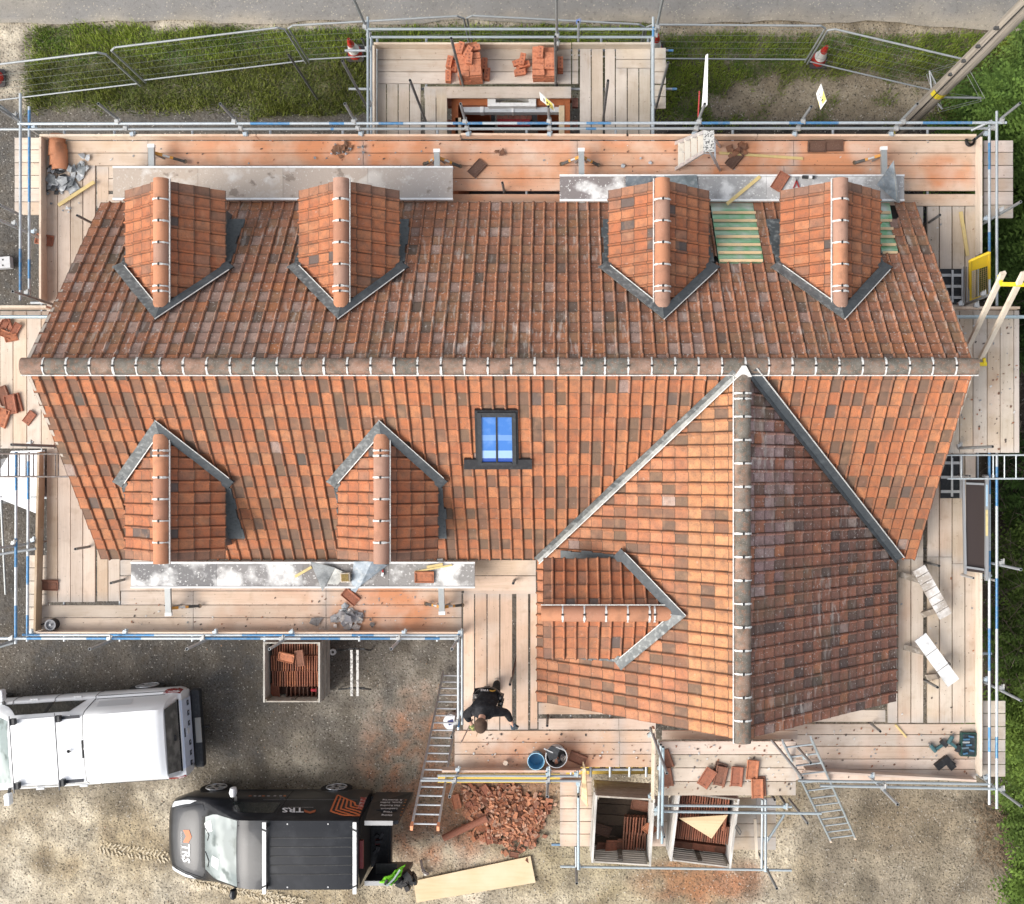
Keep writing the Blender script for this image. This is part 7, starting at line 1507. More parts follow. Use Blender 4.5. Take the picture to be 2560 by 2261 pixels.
# open rear doors
def rear_door(sd, y, nm):
    d = link(bpy.data.objects.new('rear_door', None)); d.parent = van; c = Vector((VX + 4.55, VY + y, 1.1)); d.location = c - LOC['van']; LOC[d.name] = c; d['label'] = nm
    X0, X1 = VX + 4.24, VX + 5.02; y0, y1 = VY + y, VY + y - sd * .14
    m = MB(); pts = [(X0, y0, .46), (X1, y0, .46), (X1 - .03, y0 - sd * .03, 1.10), (X1 - .10, y1, 1.80), (X1 - .30, y1 - sd * .02, 1.86), (X0 + .02, y1 - sd * .01, 1.84), (X0, y0 - sd * .03, 1.10)]
    th = Vector((0, -sd * .07, 0)); k = len(pts); P2 = [Vector(p) for p in pts]; m.add(P2 + [p + th for p in P2], [tuple(range(k)), tuple(reversed(range(k, 2 * k)))] + [(i, (i + 1) % k, k + (i + 1) % k, k + i) for i in range(k)], (.5,) * 3); m.build('door_skin', PAINTD, d)
    m = MB(); m.bar((X0 + .02, y1 - sd * .035, 1.862), (X1 - .2, y1 - sd * .035, 1.868), .09, .012, (.33, .33, .33)); m.build('door_edge', PLAIN, d)
    m = MB(); m.bar((X0 + .15, y1 - sd * .082, 1.35), (X1 - .2, y1 - sd * .082, 1.35), .3, .008, (.02,) * 3, up=(0, 0, 1)); m.build('inner_trim', DARK, d); return d
dl = rear_door(1, .80, 'open left rear door with white service lettering'); dr = rear_door(-1, -.74, 'open right rear door with the jacket hung on it')
# lettering and stripes
OR_, WH_ = (.55, .145, .05), (.74, .74, .74)
DECAL = mat('vinyl_lettering', None, .5)
def hood(X, Y):
    v = 8 - abs(Y) / .25 if abs(Y) < .25 else 7 - (abs(Y) - .25) / .23
    return vs_.at(X, v, 1 if Y >= 0 else -1, .008)
def wrap(pts, fs, mb, f, col): mb.add([f(*p) for p in pts], fs, col)
def hp(zx, zy): p = P(400 + zx / 5.678, 1950 + zy / 5.678, 1.04); return p.x - VX, p.y - VY
m = MB(); pl = [hp(*q) for q in ((330, 710), (425, 705), (465, 800), (415, 885), (330, 885), (378, 797))]; m.add([hood(*q) for q in pl], [(0, 1, 2, 5), (2, 3, 4, 5)], OR_); m.build('chevron_mark', DECAL, van)
vt, ft = text_mesh('TRS', .235, .006); m = MB(); ox, oy = hp(372, 1040); m.add([hood(ox + v.y, oy - v.x) for v in vt], ft, WH_)
vt, ft = text_mesh('ROOFING SPECIALISTS', .058); ox, oy = hp(302, 935); m.add([hood(ox + v.y, oy - v.x) for v in vt], ft, (.5, .5, .5)); m.build('lettering', DECAL, van)
def side_pt(px, py):
    """the point of the van's flank that shows at this pixel"""
    best = None
    for k in range(0, 120):
        v = 1.0 + k * 4.0 / 119; X = 2.0
        q = vs_.at(3.0, v, 1, .01); d = F / (H - q.z); yy = NY - q.y * d
        if best is None or abs(yy - py) < best[0]: best = (abs(yy - py), v, q)
    q = best[2]; X = (px - NX) * (H - q.z) / F - VX
    return vs_.at(min(4.13, max(0, X)), best[1], 1, .01)
m = MB()
for k in range(6):
    t_ = k / 5; A_ = (lerp(844, 886, t_), lerp(1988, 2006, t_)); B_ = (lerp(827, 889, t_), lerp(2028, 2014, t_)); C_ = (lerp(902, 915, t_), lerp(2053, 2016, t_))
    for (p, q) in ((A_, B_), (B_, C_)):
        pts = [side_pt(lerp(p[0], q[0], i / 8), lerp(p[1], q[1], i / 8)) for i in range(9)]
        for a, b in zip(pts[:-1], pts[1:]): m.bar(a, b + (b - a) * .12, .038, .004, OR_, up=(0, 1, .25))
for a, b in ((((844, 1988), (886, 2006))),): 
    pts = [side_pt(lerp(a[0], b[0], i / 6), lerp(a[1], b[1], i / 6)) for i in range(7)]
    for p, q in zip(pts[:-1], pts[1:]): m.bar(p, q, .03, .004, OR_, up=(0, 1, .25))
m.build('stripe_graphic', DECAL, van)
def side_text(body, size, px, py, col, wt=0):
    c = side_pt(px, py); vt, ft = text_mesh(body, size, wt); up = (side_pt(px, py + 4) - side_pt(px, py - 4)).normalized(); m = MB()
    m.add([c + Vector((-1, 0, 0)) * v.x + up * v.y + Vector((0, .004, .002)) for v in vt], ft, col); return m
side_text('TRS', .26, 732, 2026, WH_, .006).build('lettering', DECAL, van); side_text('ROOFING SPECIALISTS', .05, 752, 2018.5, (.4, .38, .36)).build('lettering', DECAL, van)
m = MB(); q = [side_pt(*p) for p in ((760, 2024), (790, 2024), (788, 2030), (775, 2034), (761, 2030), (775, 2029))]; m.add(q, [(0, 5, 4), (5, 1, 2), (4, 5, 2, 3)], (.36, .10, .04)); m.build('chevron_mark', DECAL, van)
m = MB()
for px, c in ((622, (.35, .12, .05)), (634, (.30, .28, .27)), (646, (.30, .28, .27)), (655, (.35, .12, .05)), (668, (.32, .3, .29)), (684, (.32, .3, .29)), (698, (.32, .3, .29)), (708, (.4, .14, .05))):
    a = side_pt(px, 1990); m.bar(a, a + Vector((.055, 0, 0)), .03, .004, c, up=(0, 1, .2))
m.build('small_lettering', DECAL, van)
for k, (tx, sz) in enumerate((('Slating', .085), ('Tiling', .085), ('Leadwork', .085), ('Flat Roofing', .085), ('Fascia, Soffits', .085), ('& Guttering', .085))):
    vt, ft = text_mesh(tx, sz, .002); m = MB(); z = 1.62 - k * .135; yy = VY + .80 + .012 - (.03 * max(0, z - .46) / .64 if z < 1.1 else .03 + .11 * (z - 1.1) / .7)
    m.add([Vector((VX + 4.66 - v.x, yy, z)) + Vector((0, -.15, .985)) * v.y for v in vt], ft, (.62, .62, .62)); m.disc((0, 0, 0), .001, 3); m.build('lettering', DECAL, dl)
    m = MB(); m.add([Vector((VX + 4.94 - a, yy, z + b)) for a, b in ((-.02, -.02), (.02, -.02), (.02, .02), (-.02, .02))], [(0, 1, 2, 3)], (.5, .2, .05)); m.build('bullet_mark', DECAL, dl)
# hi-vis jacket over the right door, black bag
m = MB(); gx = []; NJ = 14
for j in range(NJ + 1):
    for i in range(9):
        u, v = i / 8, j / NJ; p = P(lerp(lerp(948, 1014, v), lerp(980, 1004, v), u) + 8 * nz(u * 3, v * 3), lerp(lerp(2205, 2160, v), lerp(2215, 2185, v), u), lerp(1.98, 1.72, v) + .07 * nz(u * 5, v * 6, 2)); gx.append(p)
m.add(gx, [(j * 9 + i, j * 9 + i + 1, j * 9 + i + 10, j * 9 + i + 9) for j in range(NJ) for i in range(8)], (.22, .62, .03), smooth=True)
jk = m.build('jacket', mat('hivis', (.20, .58, .025), .8, layers=[('noise', 14, .45, .65, (.10, .33, .02), .6)], bump=('noise', 12, .6)), label='bright lime-green work jacket draped over the open right van door', cat='jacket'); jk.modifiers.new('solid', 'SOLIDIFY').thickness = .03
m = MB(); m.path([P(966, 2216, 2.03), P(985, 2198, 1.95), P(1000, 2175, 1.86)], .018, 6, (.5, .55, .55)); m.path([P(968, 2200, 2.0), P(962, 2212, 2.02)], .03, 6, (.03, .03, .03)); m.build('reflective_strip', PLAIN, jk)
m = MB()
for k in range(26):
    p = P(RR.uniform(1000, 1040), RR.uniform(2180, 2216), RR.uniform(.9, 1.4)); m.rbox(p.x, p.y, p.z, RR.uniform(.05, .16), RR.uniform(.05, .14), RR.uniform(.05, .2), RR.uniform(0, 90), RR.choice(((.015, .014, .014), (.03, .026, .024), (.012, .012, .012))))
m.build('door_gear', DARK, dr)
# ---- the white pickup with its canopy (nose beyond the left frame edge)
hv = Vector((-1, -.067, 0)).normalized(); nv_ = Vector((-hv.y, hv.x, 0)) * -1; PO = Vector((-7.735, -5.43, 0))
pxf = lambda X, Y, Z: PO + hv * X + nv_ * Y * 1.06 + Vector((0, 0, Z))
pk = thing('pickup_truck', 'white pickup truck with a white canopy and thin black roof bars, parked beside the van', 'pickup truck', tuple(PO + hv * 2.6))
PS = [(0.0, st((.70, .80, .83, .81, .78, .64, .58, .3, 0), (.40, .60, .85, 1.00, 1.02, 1.03, 1.035, 1.04, 1.04))),
      (.07, st((.73, .84, .865, .84, .79, .70, .62, .32, 0), (.38, .60, .85, 1.02, 1.05, 1.07, 1.08, 1.085, 1.09))),
      (.15, st((.74, .86, .88, .85, .80, .70, .62, .35, 0), (.38, .60, .85, 1.03, 1.07, 1.54, 1.63, 1.66, 1.67))),
      (.27, st((.74, .86, .885, .85, .80, .70, .63, .36, 0), (.38, .60, .86, 1.035, 1.075, 1.585, 1.70, 1.74, 1.75))),
      (.62, st((.74, .86, .89, .85, .80, .70, .635, .36, 0), (.38, .60, .87, 1.04, 1.08, 1.60, 1.72, 1.765, 1.775))),
      (1.70, st((.74, .86, .88, .85, .80, .69, .62, .36, 0), (.38, .60, .86, 1.04, 1.08, 1.60, 1.72, 1.765, 1.775))),
      (1.76, st((.74, .86, .88, .85, .81, .67, .60, .34, 0), (.38, .60, .86, 1.04, 1.08, 1.58, 1.67, 1.705, 1.71))),
      (2.3, st((.74, .86, .88, .855, .82, .67, .60, .34, 0), (.38, .60, .86, 1.04, 1.08, 1.60, 1.70, 1.74, 1.75))),
      (3.2, st((.74, .86, .88, .855, .82, .66, .58, .33, 0), (.38, .60, .86, 1.03, 1.07, 1.58, 1.68, 1.72, 1.73))),
      (3.85, st((.74, .86, .88, .85, .81, .76, .68, .36, 0), (.38, .60, .86, 1.02, 1.05, 1.10, 1.15, 1.18, 1.19))),
      (4.85, st((.72, .84, .86, .82, .76, .64, .5, .26, 0), (.38, .60, .82, .94, .98, 1.0, 1.02, 1.03, 1.03))),
      (5.15, st((.60, .70, .72, .66, .58, .5, .4, .2, 0), (.42, .55, .72, .82, .86, .88, .89, .9, .9)))]
ps_ = Shell(PS, pxf); sharp(ps_.body().build('body', PAINTW, pk), 40)
ps_.patch([(3.26, 6.0), (3.80, 6.0), (3.80, 10), (3.26, 10)], 0, .006, 6, 12).build('windscreen', MATS['painted_sky_glass'], pk).data.color_attributes['Col'].data.foreach_set('color', [.26, .31, .31, 1] * (6 * 12 * 4))
for sd in (1, -1):
    ps_.patch([(1.90, 4.1), (3.62, 4.1), (3.16, 4.92), (2.06, 4.92)], sd, .006, 8, 3).build('side_window', GLASS, pk)
    m = ps_.patch([(2.55, 4.15), (2.62, 4.15), (2.60, 4.9), (2.53, 4.9)], sd, .010, 1, 3, (.02,) * 3); m.build('door_pillar', DARK, pk)
    m = ps_.patch([(.0, 2.0), (.30, 2.4), (.36, 3.75), (.01, 3.9)], sd, .010, 4, 3, (.20, .012, .012)); m.build('tail_light', MATS['tail_lens'], pk)
    m = ps_.patch([(.9, 4.25), (1.6, 4.25), (1.55, 4.75), (.85, 4.75)], sd, .004, 4, 3, (.66, .67, .69)); m.build('canopy_panel', mat('canopy_panel', (.64, .66, .68), .35, coat=.4), pk)
    for X in (2.1, 3.0):
        q = ps_.at(X, 3.1, sd, .02); m = MB(); m.bar(q - hv * .08, q + hv * .08, .035, .03, (.55, .56, .57)); m.build('door_handle', PLAIN, pk)
    q = ps_.at(3.62, 4.0, sd, 0); m = MB(); c = q + nv_ * sd * .17 + Vector((0, 0, .08)); m.bar(q, c, .05, .04, (.03,) * 3); m.build('mirror_arm', DARK, pk)
    m = MB(); ss = c + nv_ * sd * .03; m.obox(ss, hv, nv_, Vector((0, 0, 1)), .06, .12, .085, (.70, .71, .72)); o = m.build('mirror', PAINTW, pk, bevel=.03)
    for X in (.95, 4.2): wheel(pk, pxf, X, sd * .86, .36, .22, 6)
    m = MB(); m.bar(ps_.at(1.98, 5.9, sd, .02), ps_.at(3.1, 5.9, sd, .02), .035, .03, (.55, .56, .57)); m.build('roof_rail', PLAIN, pk)
    m = MB(); m.bar(ps_.at(1.80, 6.0, sd, .012), ps_.at(2.2, 6.0, sd, .012), .06, .015, (.02, .022, .03)); m.build('roof_seal', DARK, pk)
for sd in (1, -1):
    for X in (1.74, 2.58, 3.45): seam(ps_, [(X, 1.2), (X, 3.2), (X - .02, 4.1)], sd, pk)
    seam(ps_, [(1.73, 4.05), (1.73, 5), (1.73, 6), (1.73, 7), (1.73, 7.95)], sd, pk, 'canopy_joint', .016); seam(ps_, [(.30, 4.02), (1.0, 4.02), (1.7, 4.02)], sd, pk, 'canopy_joint'); seam(ps_, [(.30, 3.05), (1.0, 3.0), (1.70, 3.05)], sd, pk)
for X in (2.22, 3.12):
    m = MB(); m.tube(pxf(X, -.72, 1.83), pxf(X, .72, 1.83), .013, 8, (.16, .16, .165), hollow=False); m.build('roof_bar', DARK, pk); m = MB()
    for sd in (-1, 1): m = MB(); m.obox(pxf(X - .03, sd * .60, 1.76), hv, nv_, Vector((0, 0, 1)), .05, .06, .055, (.02, .022, .025)); m.build('bar_foot', DARK, pk)
m = MB(); q = pxf(2.02, -.02, 1.77); m.lathe([(0, 0), (.035, .005), (.02, .035), (0, .05)], q, 10, (.015,) * 3); m.bar(q, q - hv * .06 + Vector((0, 0, .02)), .012, .02, (.015,) * 3); m.build('aerial', DARK, pk)
m = MB(); m.obox(pxf(1.745, .0, 1.76), hv, nv_, Vector((0, 0, 1)), .012, .18, .012, (.01,) * 3); m.build('canopy_gap', DARK, pk)
m = MB(); m.add([pxf(.15, -.61, 1.60), pxf(.15, .61, 1.60), pxf(.07, .67, 1.14), pxf(.07, -.67, 1.14)], [(0, 1, 2, 3)], (.10, .10, .095)); 
for v in m.v: v -= hv * .018; v.z += .012
m.build('rear_window', mat('tinted_glass', None, .12, layers=[('noise', 4, .45, .65, (.30, .29, .27), .6)], coat=.4), pk)
m = MB(); m.obox(pxf(.075, 0, 1.30), hv, nv_, Vector((0, 0, 1)), .03, .06, .02, (.02,) * 3); m.build('window_latch', DARK, pk)
m = MB(); m.add([pxf(.055, -.69, 1.138), pxf(.055, .69, 1.138), pxf(.04, .70, 1.078), pxf(.04, -.70, 1.078)], [(0, 1, 2, 3)], (.008,) * 3); m.build('canopy_shadow_gap', BLACK, pk)
m = MB(); pts = [pxf(-.012, -.66, 1.045), pxf(-.012, .66, 1.045), pxf(-.035, .66, .62), pxf(-.035, -.66, .62), pxf(.05, -.66, 1.062), pxf(.05, .66, 1.062)]; m.add(pts, [(0, 1, 2, 3), (4, 5, 1, 0)], (.5,) * 3); tg = m.build('tailgate', mat('bluish_tailgate', (.60, .66, .78), .3, coat=.5), pk)  # tailgate bluer and darker than the white body
m = MB(); m.obox(pxf(-.016, 0.02, 1.0), hv, nv_, Vector((0, 0, 1)), .012, .09, .02, (.02, .025, .035)); m.build('tailgate_handle', DARK, tg)
m = MB(); m.obox(pxf(-.034, .02, .86), hv, nv_, Vector((0, 0, 1)), .012, .06, .05, (.65, .66, .68)); m.build('badge', PLAIN, tg)
m = MB()
for k, y in enumerate((-.62, -.42, -.22, .16, .36, .56)):
    m.obox(pxf(-.036, y, .78), hv, nv_, Vector((0, 0, 1)), .004, .05, .045, (.03, .035, .05)); m.obox(pxf(-.037, y + .01, .78), hv, nv_, Vector((0, 0, 1)), .0045, .018, .012, (.58, .64, .75))
m.build('raised_lettering', DARK, tg)
m = MB(); m.obox(pxf(-.12, 0, .50), hv, nv_, Vector((0, 0, 1)), .10, .82, .10, (.016, .018, .022)); m.build('rear_bumper', DARK, pk, bevel=.04)
m = MB(); m.obox(pxf(-.16, -.03, .61), hv, nv_, Vector((0, 0, 1)), .06, .26, .012, (.30, .29, .27)); m.build('step_plate', STEEL, pk)
m = MB(); m.tube(pxf(-.22, 0, .45), pxf(-.34, 0, .45), .03, 8, (.02,) * 3, hollow=False); m.build('tow_ball', DARK, pk)
# ---------------------------------------------------------------- the man on the front platform
def skin(name, V, E, m, parent, label=None, sub=2, root=0, post=None):
    names = list(V); me = bpy.data.meshes.new(name); me.from_pydata([Vector(V[n][:3]) for n in names], [(names.index(a), names.index(b)) for a, b in E], [])
    o = link(bpy.data.objects.new(name, me)); sk = o.modifiers.new('skin', 'SKIN'); sk.use_smooth_shade = True; sk.branch_smoothing = .3
    for i, n in enumerate(names):
        r = V[n][3]; me.skin_vertices[0].data[i].radius = (r, r) if not isinstance(r, tuple) else r; me.skin_vertices[0].data[i].use_root = (i == root)
    o.modifiers.new('sub', 'SUBSURF').levels = sub; o.modifiers['sub'].render_levels = sub
    bpy.context.view_layer.update(); ev = o.evaluated_get(bpy.context.evaluated_depsgraph_get()); nm = bpy.data.meshes.new_from_object(ev)
    o.modifiers.clear(); old = o.data; o.data = nm; bpy.data.meshes.remove(old); nm.materials.clear(); nm.materials.append(m)
    nm.polygons.foreach_set('use_smooth', [True] * len(nm.polygons))
    if post: post(nm)
    o.parent = parent; o.location = -LOC[parent.name]; LOC[o.name] = Vector((0, 0, 0))
    if label: o['label'] = label
    return o
man = thing('person', 'roofer in a black jacket and tool belt, stooping with gloved hands on the front platform', 'person', (-1.22, -3.93, ZP))
J = {'pelvis': (-1.22, -3.88, 4.72, .15), 'waist': (-1.235, -3.92, 4.92, .135), 'chest': (-1.27, -3.99, 5.10, .16), 'top': (-1.28, -4.03, 5.22, .11), 'neck': (-1.285, -4.09, 5.31, .058),
     'headb': (-1.288, -4.135, 5.39, .085), 'head': (-1.29, -4.175, 5.46, .10), 'crown': (-1.292, -4.195, 5.53, .075), 'nose': (-1.29, -4.285, 5.41, .014), 'earl': (-1.39, -4.15, 5.42, .018), 'earr': (-1.19, -4.15, 5.42, .018), 'chin': (-1.29, -4.225, 5.33, .042),
     'shl': (-1.45, -4.00, 5.17, .075), 'ell': (-1.585, -4.10, 4.96, .048), 'wrl': (-1.50, -4.27, 4.88, .032), 'pal': (-1.475, -4.325, 4.87, .036),
     'shr': (-1.10, -4.00, 5.17, .075), 'elr': (-.895, -4.06, 4.99, .048), 'wrr': (-.815, -4.27, 4.83, .032), 'par': (-.80, -4.335, 4.80, .036),
     'hil': (-1.31, -3.88, 4.66, .095), 'knl': (-1.33, -3.93, 4.25, .062), 'anl': (-1.32, -3.90, 3.90, .045), 'tol': (-1.33, -4.08, 3.84, .04),
     'hir': (-1.13, -3.86, 4.66, .095), 'knr': (-1.12, -3.86, 4.25, .062), 'anr': (-1.12, -3.76, 3.90, .045), 'tor': (-1.11, -3.94, 3.84, .04)}
ED = [('pelvis', 'waist'), ('waist', 'chest'), ('chest', 'top'), ('top', 'neck'), ('neck', 'headb'), ('headb', 'head'), ('head', 'crown'), ('head', 'nose'), ('head', 'earl'), ('head', 'earr'), ('headb', 'chin'),
      ('chest', 'shl'), ('shl', 'ell'), ('ell', 'wrl'), ('wrl', 'pal'), ('chest', 'shr'), ('shr', 'elr'), ('elr', 'wrr'), ('wrr', 'par'),
      ('pelvis', 'hil'), ('hil', 'knl'), ('knl', 'anl'), ('anl', 'tol'), ('pelvis', 'hir'), ('hir', 'knr'), ('knr', 'anr'), ('anr', 'tor')]
for s, pal, wr in (('l', 'pal', 'wrl'), ('r', 'par', 'wrr')):
    p = Vector(J[pal][:3]); d = (p - Vector(J[wr][:3])).normalized(); sx = d.cross(Vector((0, 0, 1))).normalized(); dn = Vector((0, 0, -1))
    for k, (o, l_) in enumerate(((-.030, .062), (-.010, .075), (.011, .070), (.030, .055))):
        a = p + sx * o + d * .035; b = a + d * l_ * .5 + dn * .012; c = b + d * l_ * .25 + dn * l_ * .45
        for nm, q, r in (('a', a, .011), ('b', b, .0095), ('c', c, .008)): J['f%s%d%s' % (s, k, nm)] = (*q, r)
        ED += [(pal, 'f%s%da' % (s, k)), ('f%s%da' % (s, k), 'f%s%db' % (s, k)), ('f%s%db' % (s, k), 'f%s%dc' % (s, k))]
    th = 1 if s == 'l' else -1; a = p - d * .02 + sx * .04 * th; b = a + sx * .022 * th + d * .03 + dn * .015; c = b + d * .028 + dn * .018
    for nm, q, r in (('a', a, .013), ('b', b, .011), ('c', c, .009)): J['t%s%s' % (s, nm)] = (*q, r)
    ED += [(pal, 't%sa' % s), ('t%sa' % s, 't%sb' % s), ('t%sb' % s, 't%sc' % s)]
Jb = {k: ((*v[:3], v[3] * (.72 if k in ('pelvis', 'waist', 'chest', 'top', 'shl', 'shr', 'ell', 'elr', 'hil', 'hir', 'knl', 'knr') else 1)) ) for k, v in J.items()}
skin('body', Jb, ED, SKIN, man)
FAB = mat('black_workwear', (.016, .016, .018), .9, layers=[('noise', 9, .45, .7, (.045, .045, .05), .6), ('noise', 40, .55, .7, (.07, .065, .06), .4)], bump=('noise', 16, .7), spec=.15)
gr_ = lambda n, k, b=0: (*J[n][:3], (J[n][3] + b) * k)
skin('jacket', {'hem': (-1.22, -3.87, 4.60, .20), 'waist0': (-1.225, -3.88, 4.78, .205), 'waist': gr_('waist', 1.0, .075), 'chest': gr_('chest', 1.0, .06), 'top': gr_('top', 1.0, .05), 'coll': (-1.284, -4.078, 5.29, .088), 'shl': gr_('shl', 1, .03), 'ell': gr_('ell', 1, .022), 'wrl': (-1.515, -4.24, 4.895, .048), 'shr': gr_('shr', 1, .03), 'elr': gr_('elr', 1, .022), 'wrr': (-.825, -4.24, 4.845, .048)},
     [('hem', 'waist0'), ('waist0', 'waist'), ('waist', 'chest'), ('chest', 'top'), ('top', 'coll'), ('chest', 'shl'), ('shl', 'ell'), ('ell', 'wrl'), ('chest', 'shr'), ('shr', 'elr'), ('elr', 'wrr')], FAB, man)
skin('trousers', {'p': (-1.22, -3.88, 4.76, .168), 'hil': gr_('hil', 1, .022), 'knl': gr_('knl', 1, .025), 'anl': (-1.32, -3.90, 3.93, .065), 'hir': gr_('hir', 1, .022), 'knr': gr_('knr', 1, .025), 'anr': (-1.12, -3.77, 3.93, .065)},
     [('p', 'hil'), ('hil', 'knl'), ('knl', 'anl'), ('p', 'hir'), ('hir', 'knr'), ('knr', 'anr')], FAB, man)
for s, a, b in (('l', 'anl', 'tol'), ('r', 'anr', 'tor')):
    A_, B_ = Vector(J[a][:3]), Vector(J[b][:3]); skin('boot', {'h': (A_.x, A_.y + .06, 3.855, .05), 'm': (A_.x, A_.y - .02, 3.87, .058), 't': (B_.x, B_.y - .04, 3.845, .046)}, [('h', 'm'), ('m', 't')], mat('boot_leather', (.40, .36, .31), .8), man)
def cap(nm):
    pass
m = MB(); hc_ = Vector((-1.291, -4.165, 5.47)); ax = Vector((-.0, -.12, .99)).normalized(); n1, n2 = 20, 9; pts = []
for j in range(n2 + 1):
    ph = math.pi * .62 * j / n2
    for i in range(n1):
        th = 2 * math.pi * i / n1; fr = 1.0 if math.sin(th) > -.3 else .78
        p = Vector((math.sin(ph * fr) * math.cos(th) * .108, math.sin(ph * fr) * math.sin(th) * .128, math.cos(ph * fr) * .125)); pts.append(hc_ + p)
m.add(pts, [(j * n1 + i, j * n1 + (i + 1) % n1, (j + 1) * n1 + (i + 1) % n1, (j + 1) * n1 + i) for j in range(n2) for i in range(n1)], (.2,) * 3, smooth=True)
m.build('hair', mat('cropped_hair', (.075, .045, .03), .9, layers=[('noise', 5, .45, .62, (.20, .13, .09), .7)], bump=('noise', 160, .8)), man)
m = MB(); pts = []; n1 = 28
for z, r in ((4.82, .235), (4.75, .24), (4.75, .2)):
    for k in range(n1): pts.append(Vector((-1.228 + r * 1.08 * math.cos(6.283 * k / n1), -3.895 + r * .92 * math.sin(6.283 * k / n1), z)))
m.add(pts, [(j * n1 + k, j * n1 + (k + 1) % n1, (j + 1) * n1 + (k + 1) % n1, (j + 1) * n1 + k) for j in range(2) for k in range(n1)], (.05, .048, .046)); m.build('tool_belt', DARK, man)
for (x, y, c) in ((-1.43, -3.86, (.10, .09, .085)), (-1.02, -3.88, (.02, .02, .022)), (-1.01, -3.97, (.03, .03, .03))):
    m = MB(); m.rbox(x, y, 4.58, .09, .13, .24, RR.uniform(-25, 25), c); m.rbox(x + .01, y + .03, 4.8, .025, .025, .09, 10, (.30, .28, .26)); m.rbox(x - .02, y - .03, 4.8, .02, .03, .06, 30, (.12, .08, .05)); m.build('belt_pouch', DARK, man)
m = MB(); c = Vector((-1.25, -3.80, 4.98)); vt, ft = text_mesh('TRS', .085, .003); up = Vector((0, -.30, .95)).normalized()
m.add([Vector((-1.265, -3.70, 4.93)) + Vector((-1, 0, 0)) * v.x + up * v.y for v in vt], ft, (.62, .62, .62)); m.build('back_lettering', DECAL, man)
m = MB(); o = Vector((-1.135, -3.71, 4.93)); m.add([o + Vector((-a, -abs(a) * .25 * 0, 0)) + up * b for a, b in ((-.05, -.035), (0, -.01), (.05, -.035), (.05, .012), (0, .04), (-.05, .012))], [(0, 1, 4, 5), (1, 2, 3, 4)], (.45, .25, .03)); m.build('back_chevron', DECAL, man)
GLV = mat('work_glove', (.10, .11, .05), .9, layers=[('noise', 30, .5, .62, (.45, .45, .15), .8)])
for pal, wr, c in (('pal', 'wrl', GLV), ('par', 'wrr', mat('blue_glove', (.035, .055, .075), .85, layers=[('noise', 30, .55, .66, (.12, .15, .17), .7)]))):
    s = 'l' if pal == 'pal' else 'r'; V = {'w': gr_(wr, 1, .016), 'p': gr_(pal, 1, .008)}; E = [('w', 'p')]
    for k in range(4):
        for n in 'abc': V['f%d%s' % (k, n)] = gr_('f%s%d%s' % (s, k, n), 1, .004)
        E += [('p', 'f%da' % k), ('f%da' % k, 'f%db' % k), ('f%db' % k, 'f%dc' % k)]
    for n in 'abc': V['t' + n] = gr_('t%s%s' % (s, n), 1, .004)
    E += [('p', 'ta'), ('ta', 'tb'), ('tb', 'tc')]; skin('glove', V, E, c, man)
m = MB(); a, b = Vector((-1.47, -4.20, 4.90)), P(1156, 1851, 4.35); m.path([a, b], .011, 7, (.11, .075, .06)); m.path([b, b + Vector((-.02, -.03, -.01))], .014, 7, (.11, .075, .06)); m.build('nail_bar', PLAIN, label='thin brown nail bar held in the gloved left-hand side hand of the roofer', cat='bar')
m = MB(); m.path([P(1194, 1830, 4.9), P(1191, 1841, 4.7)], .008, 6, (.25, .17, .10)); m.build('pencil', PLAIN, label='thin wooden stick poking out beyond the head of the roofer', cat='stick')
m = MB(); q = Vector(J['par'][:3]); m.bar(q + Vector((-.03, .16, .05)), q + Vector((.05, -.04, -.02)), .035, .04, (.10, .12, .13)); m.bar(q + Vector((.05, -.04, -.02)), q + Vector((.07, -.0, .0)), .07, .05, (.015, .02, .025)); m.build('hand_tool', DARK, label='dark blue-grey hand tool gripped in the right-hand side hand of the roofer', cat='tool')
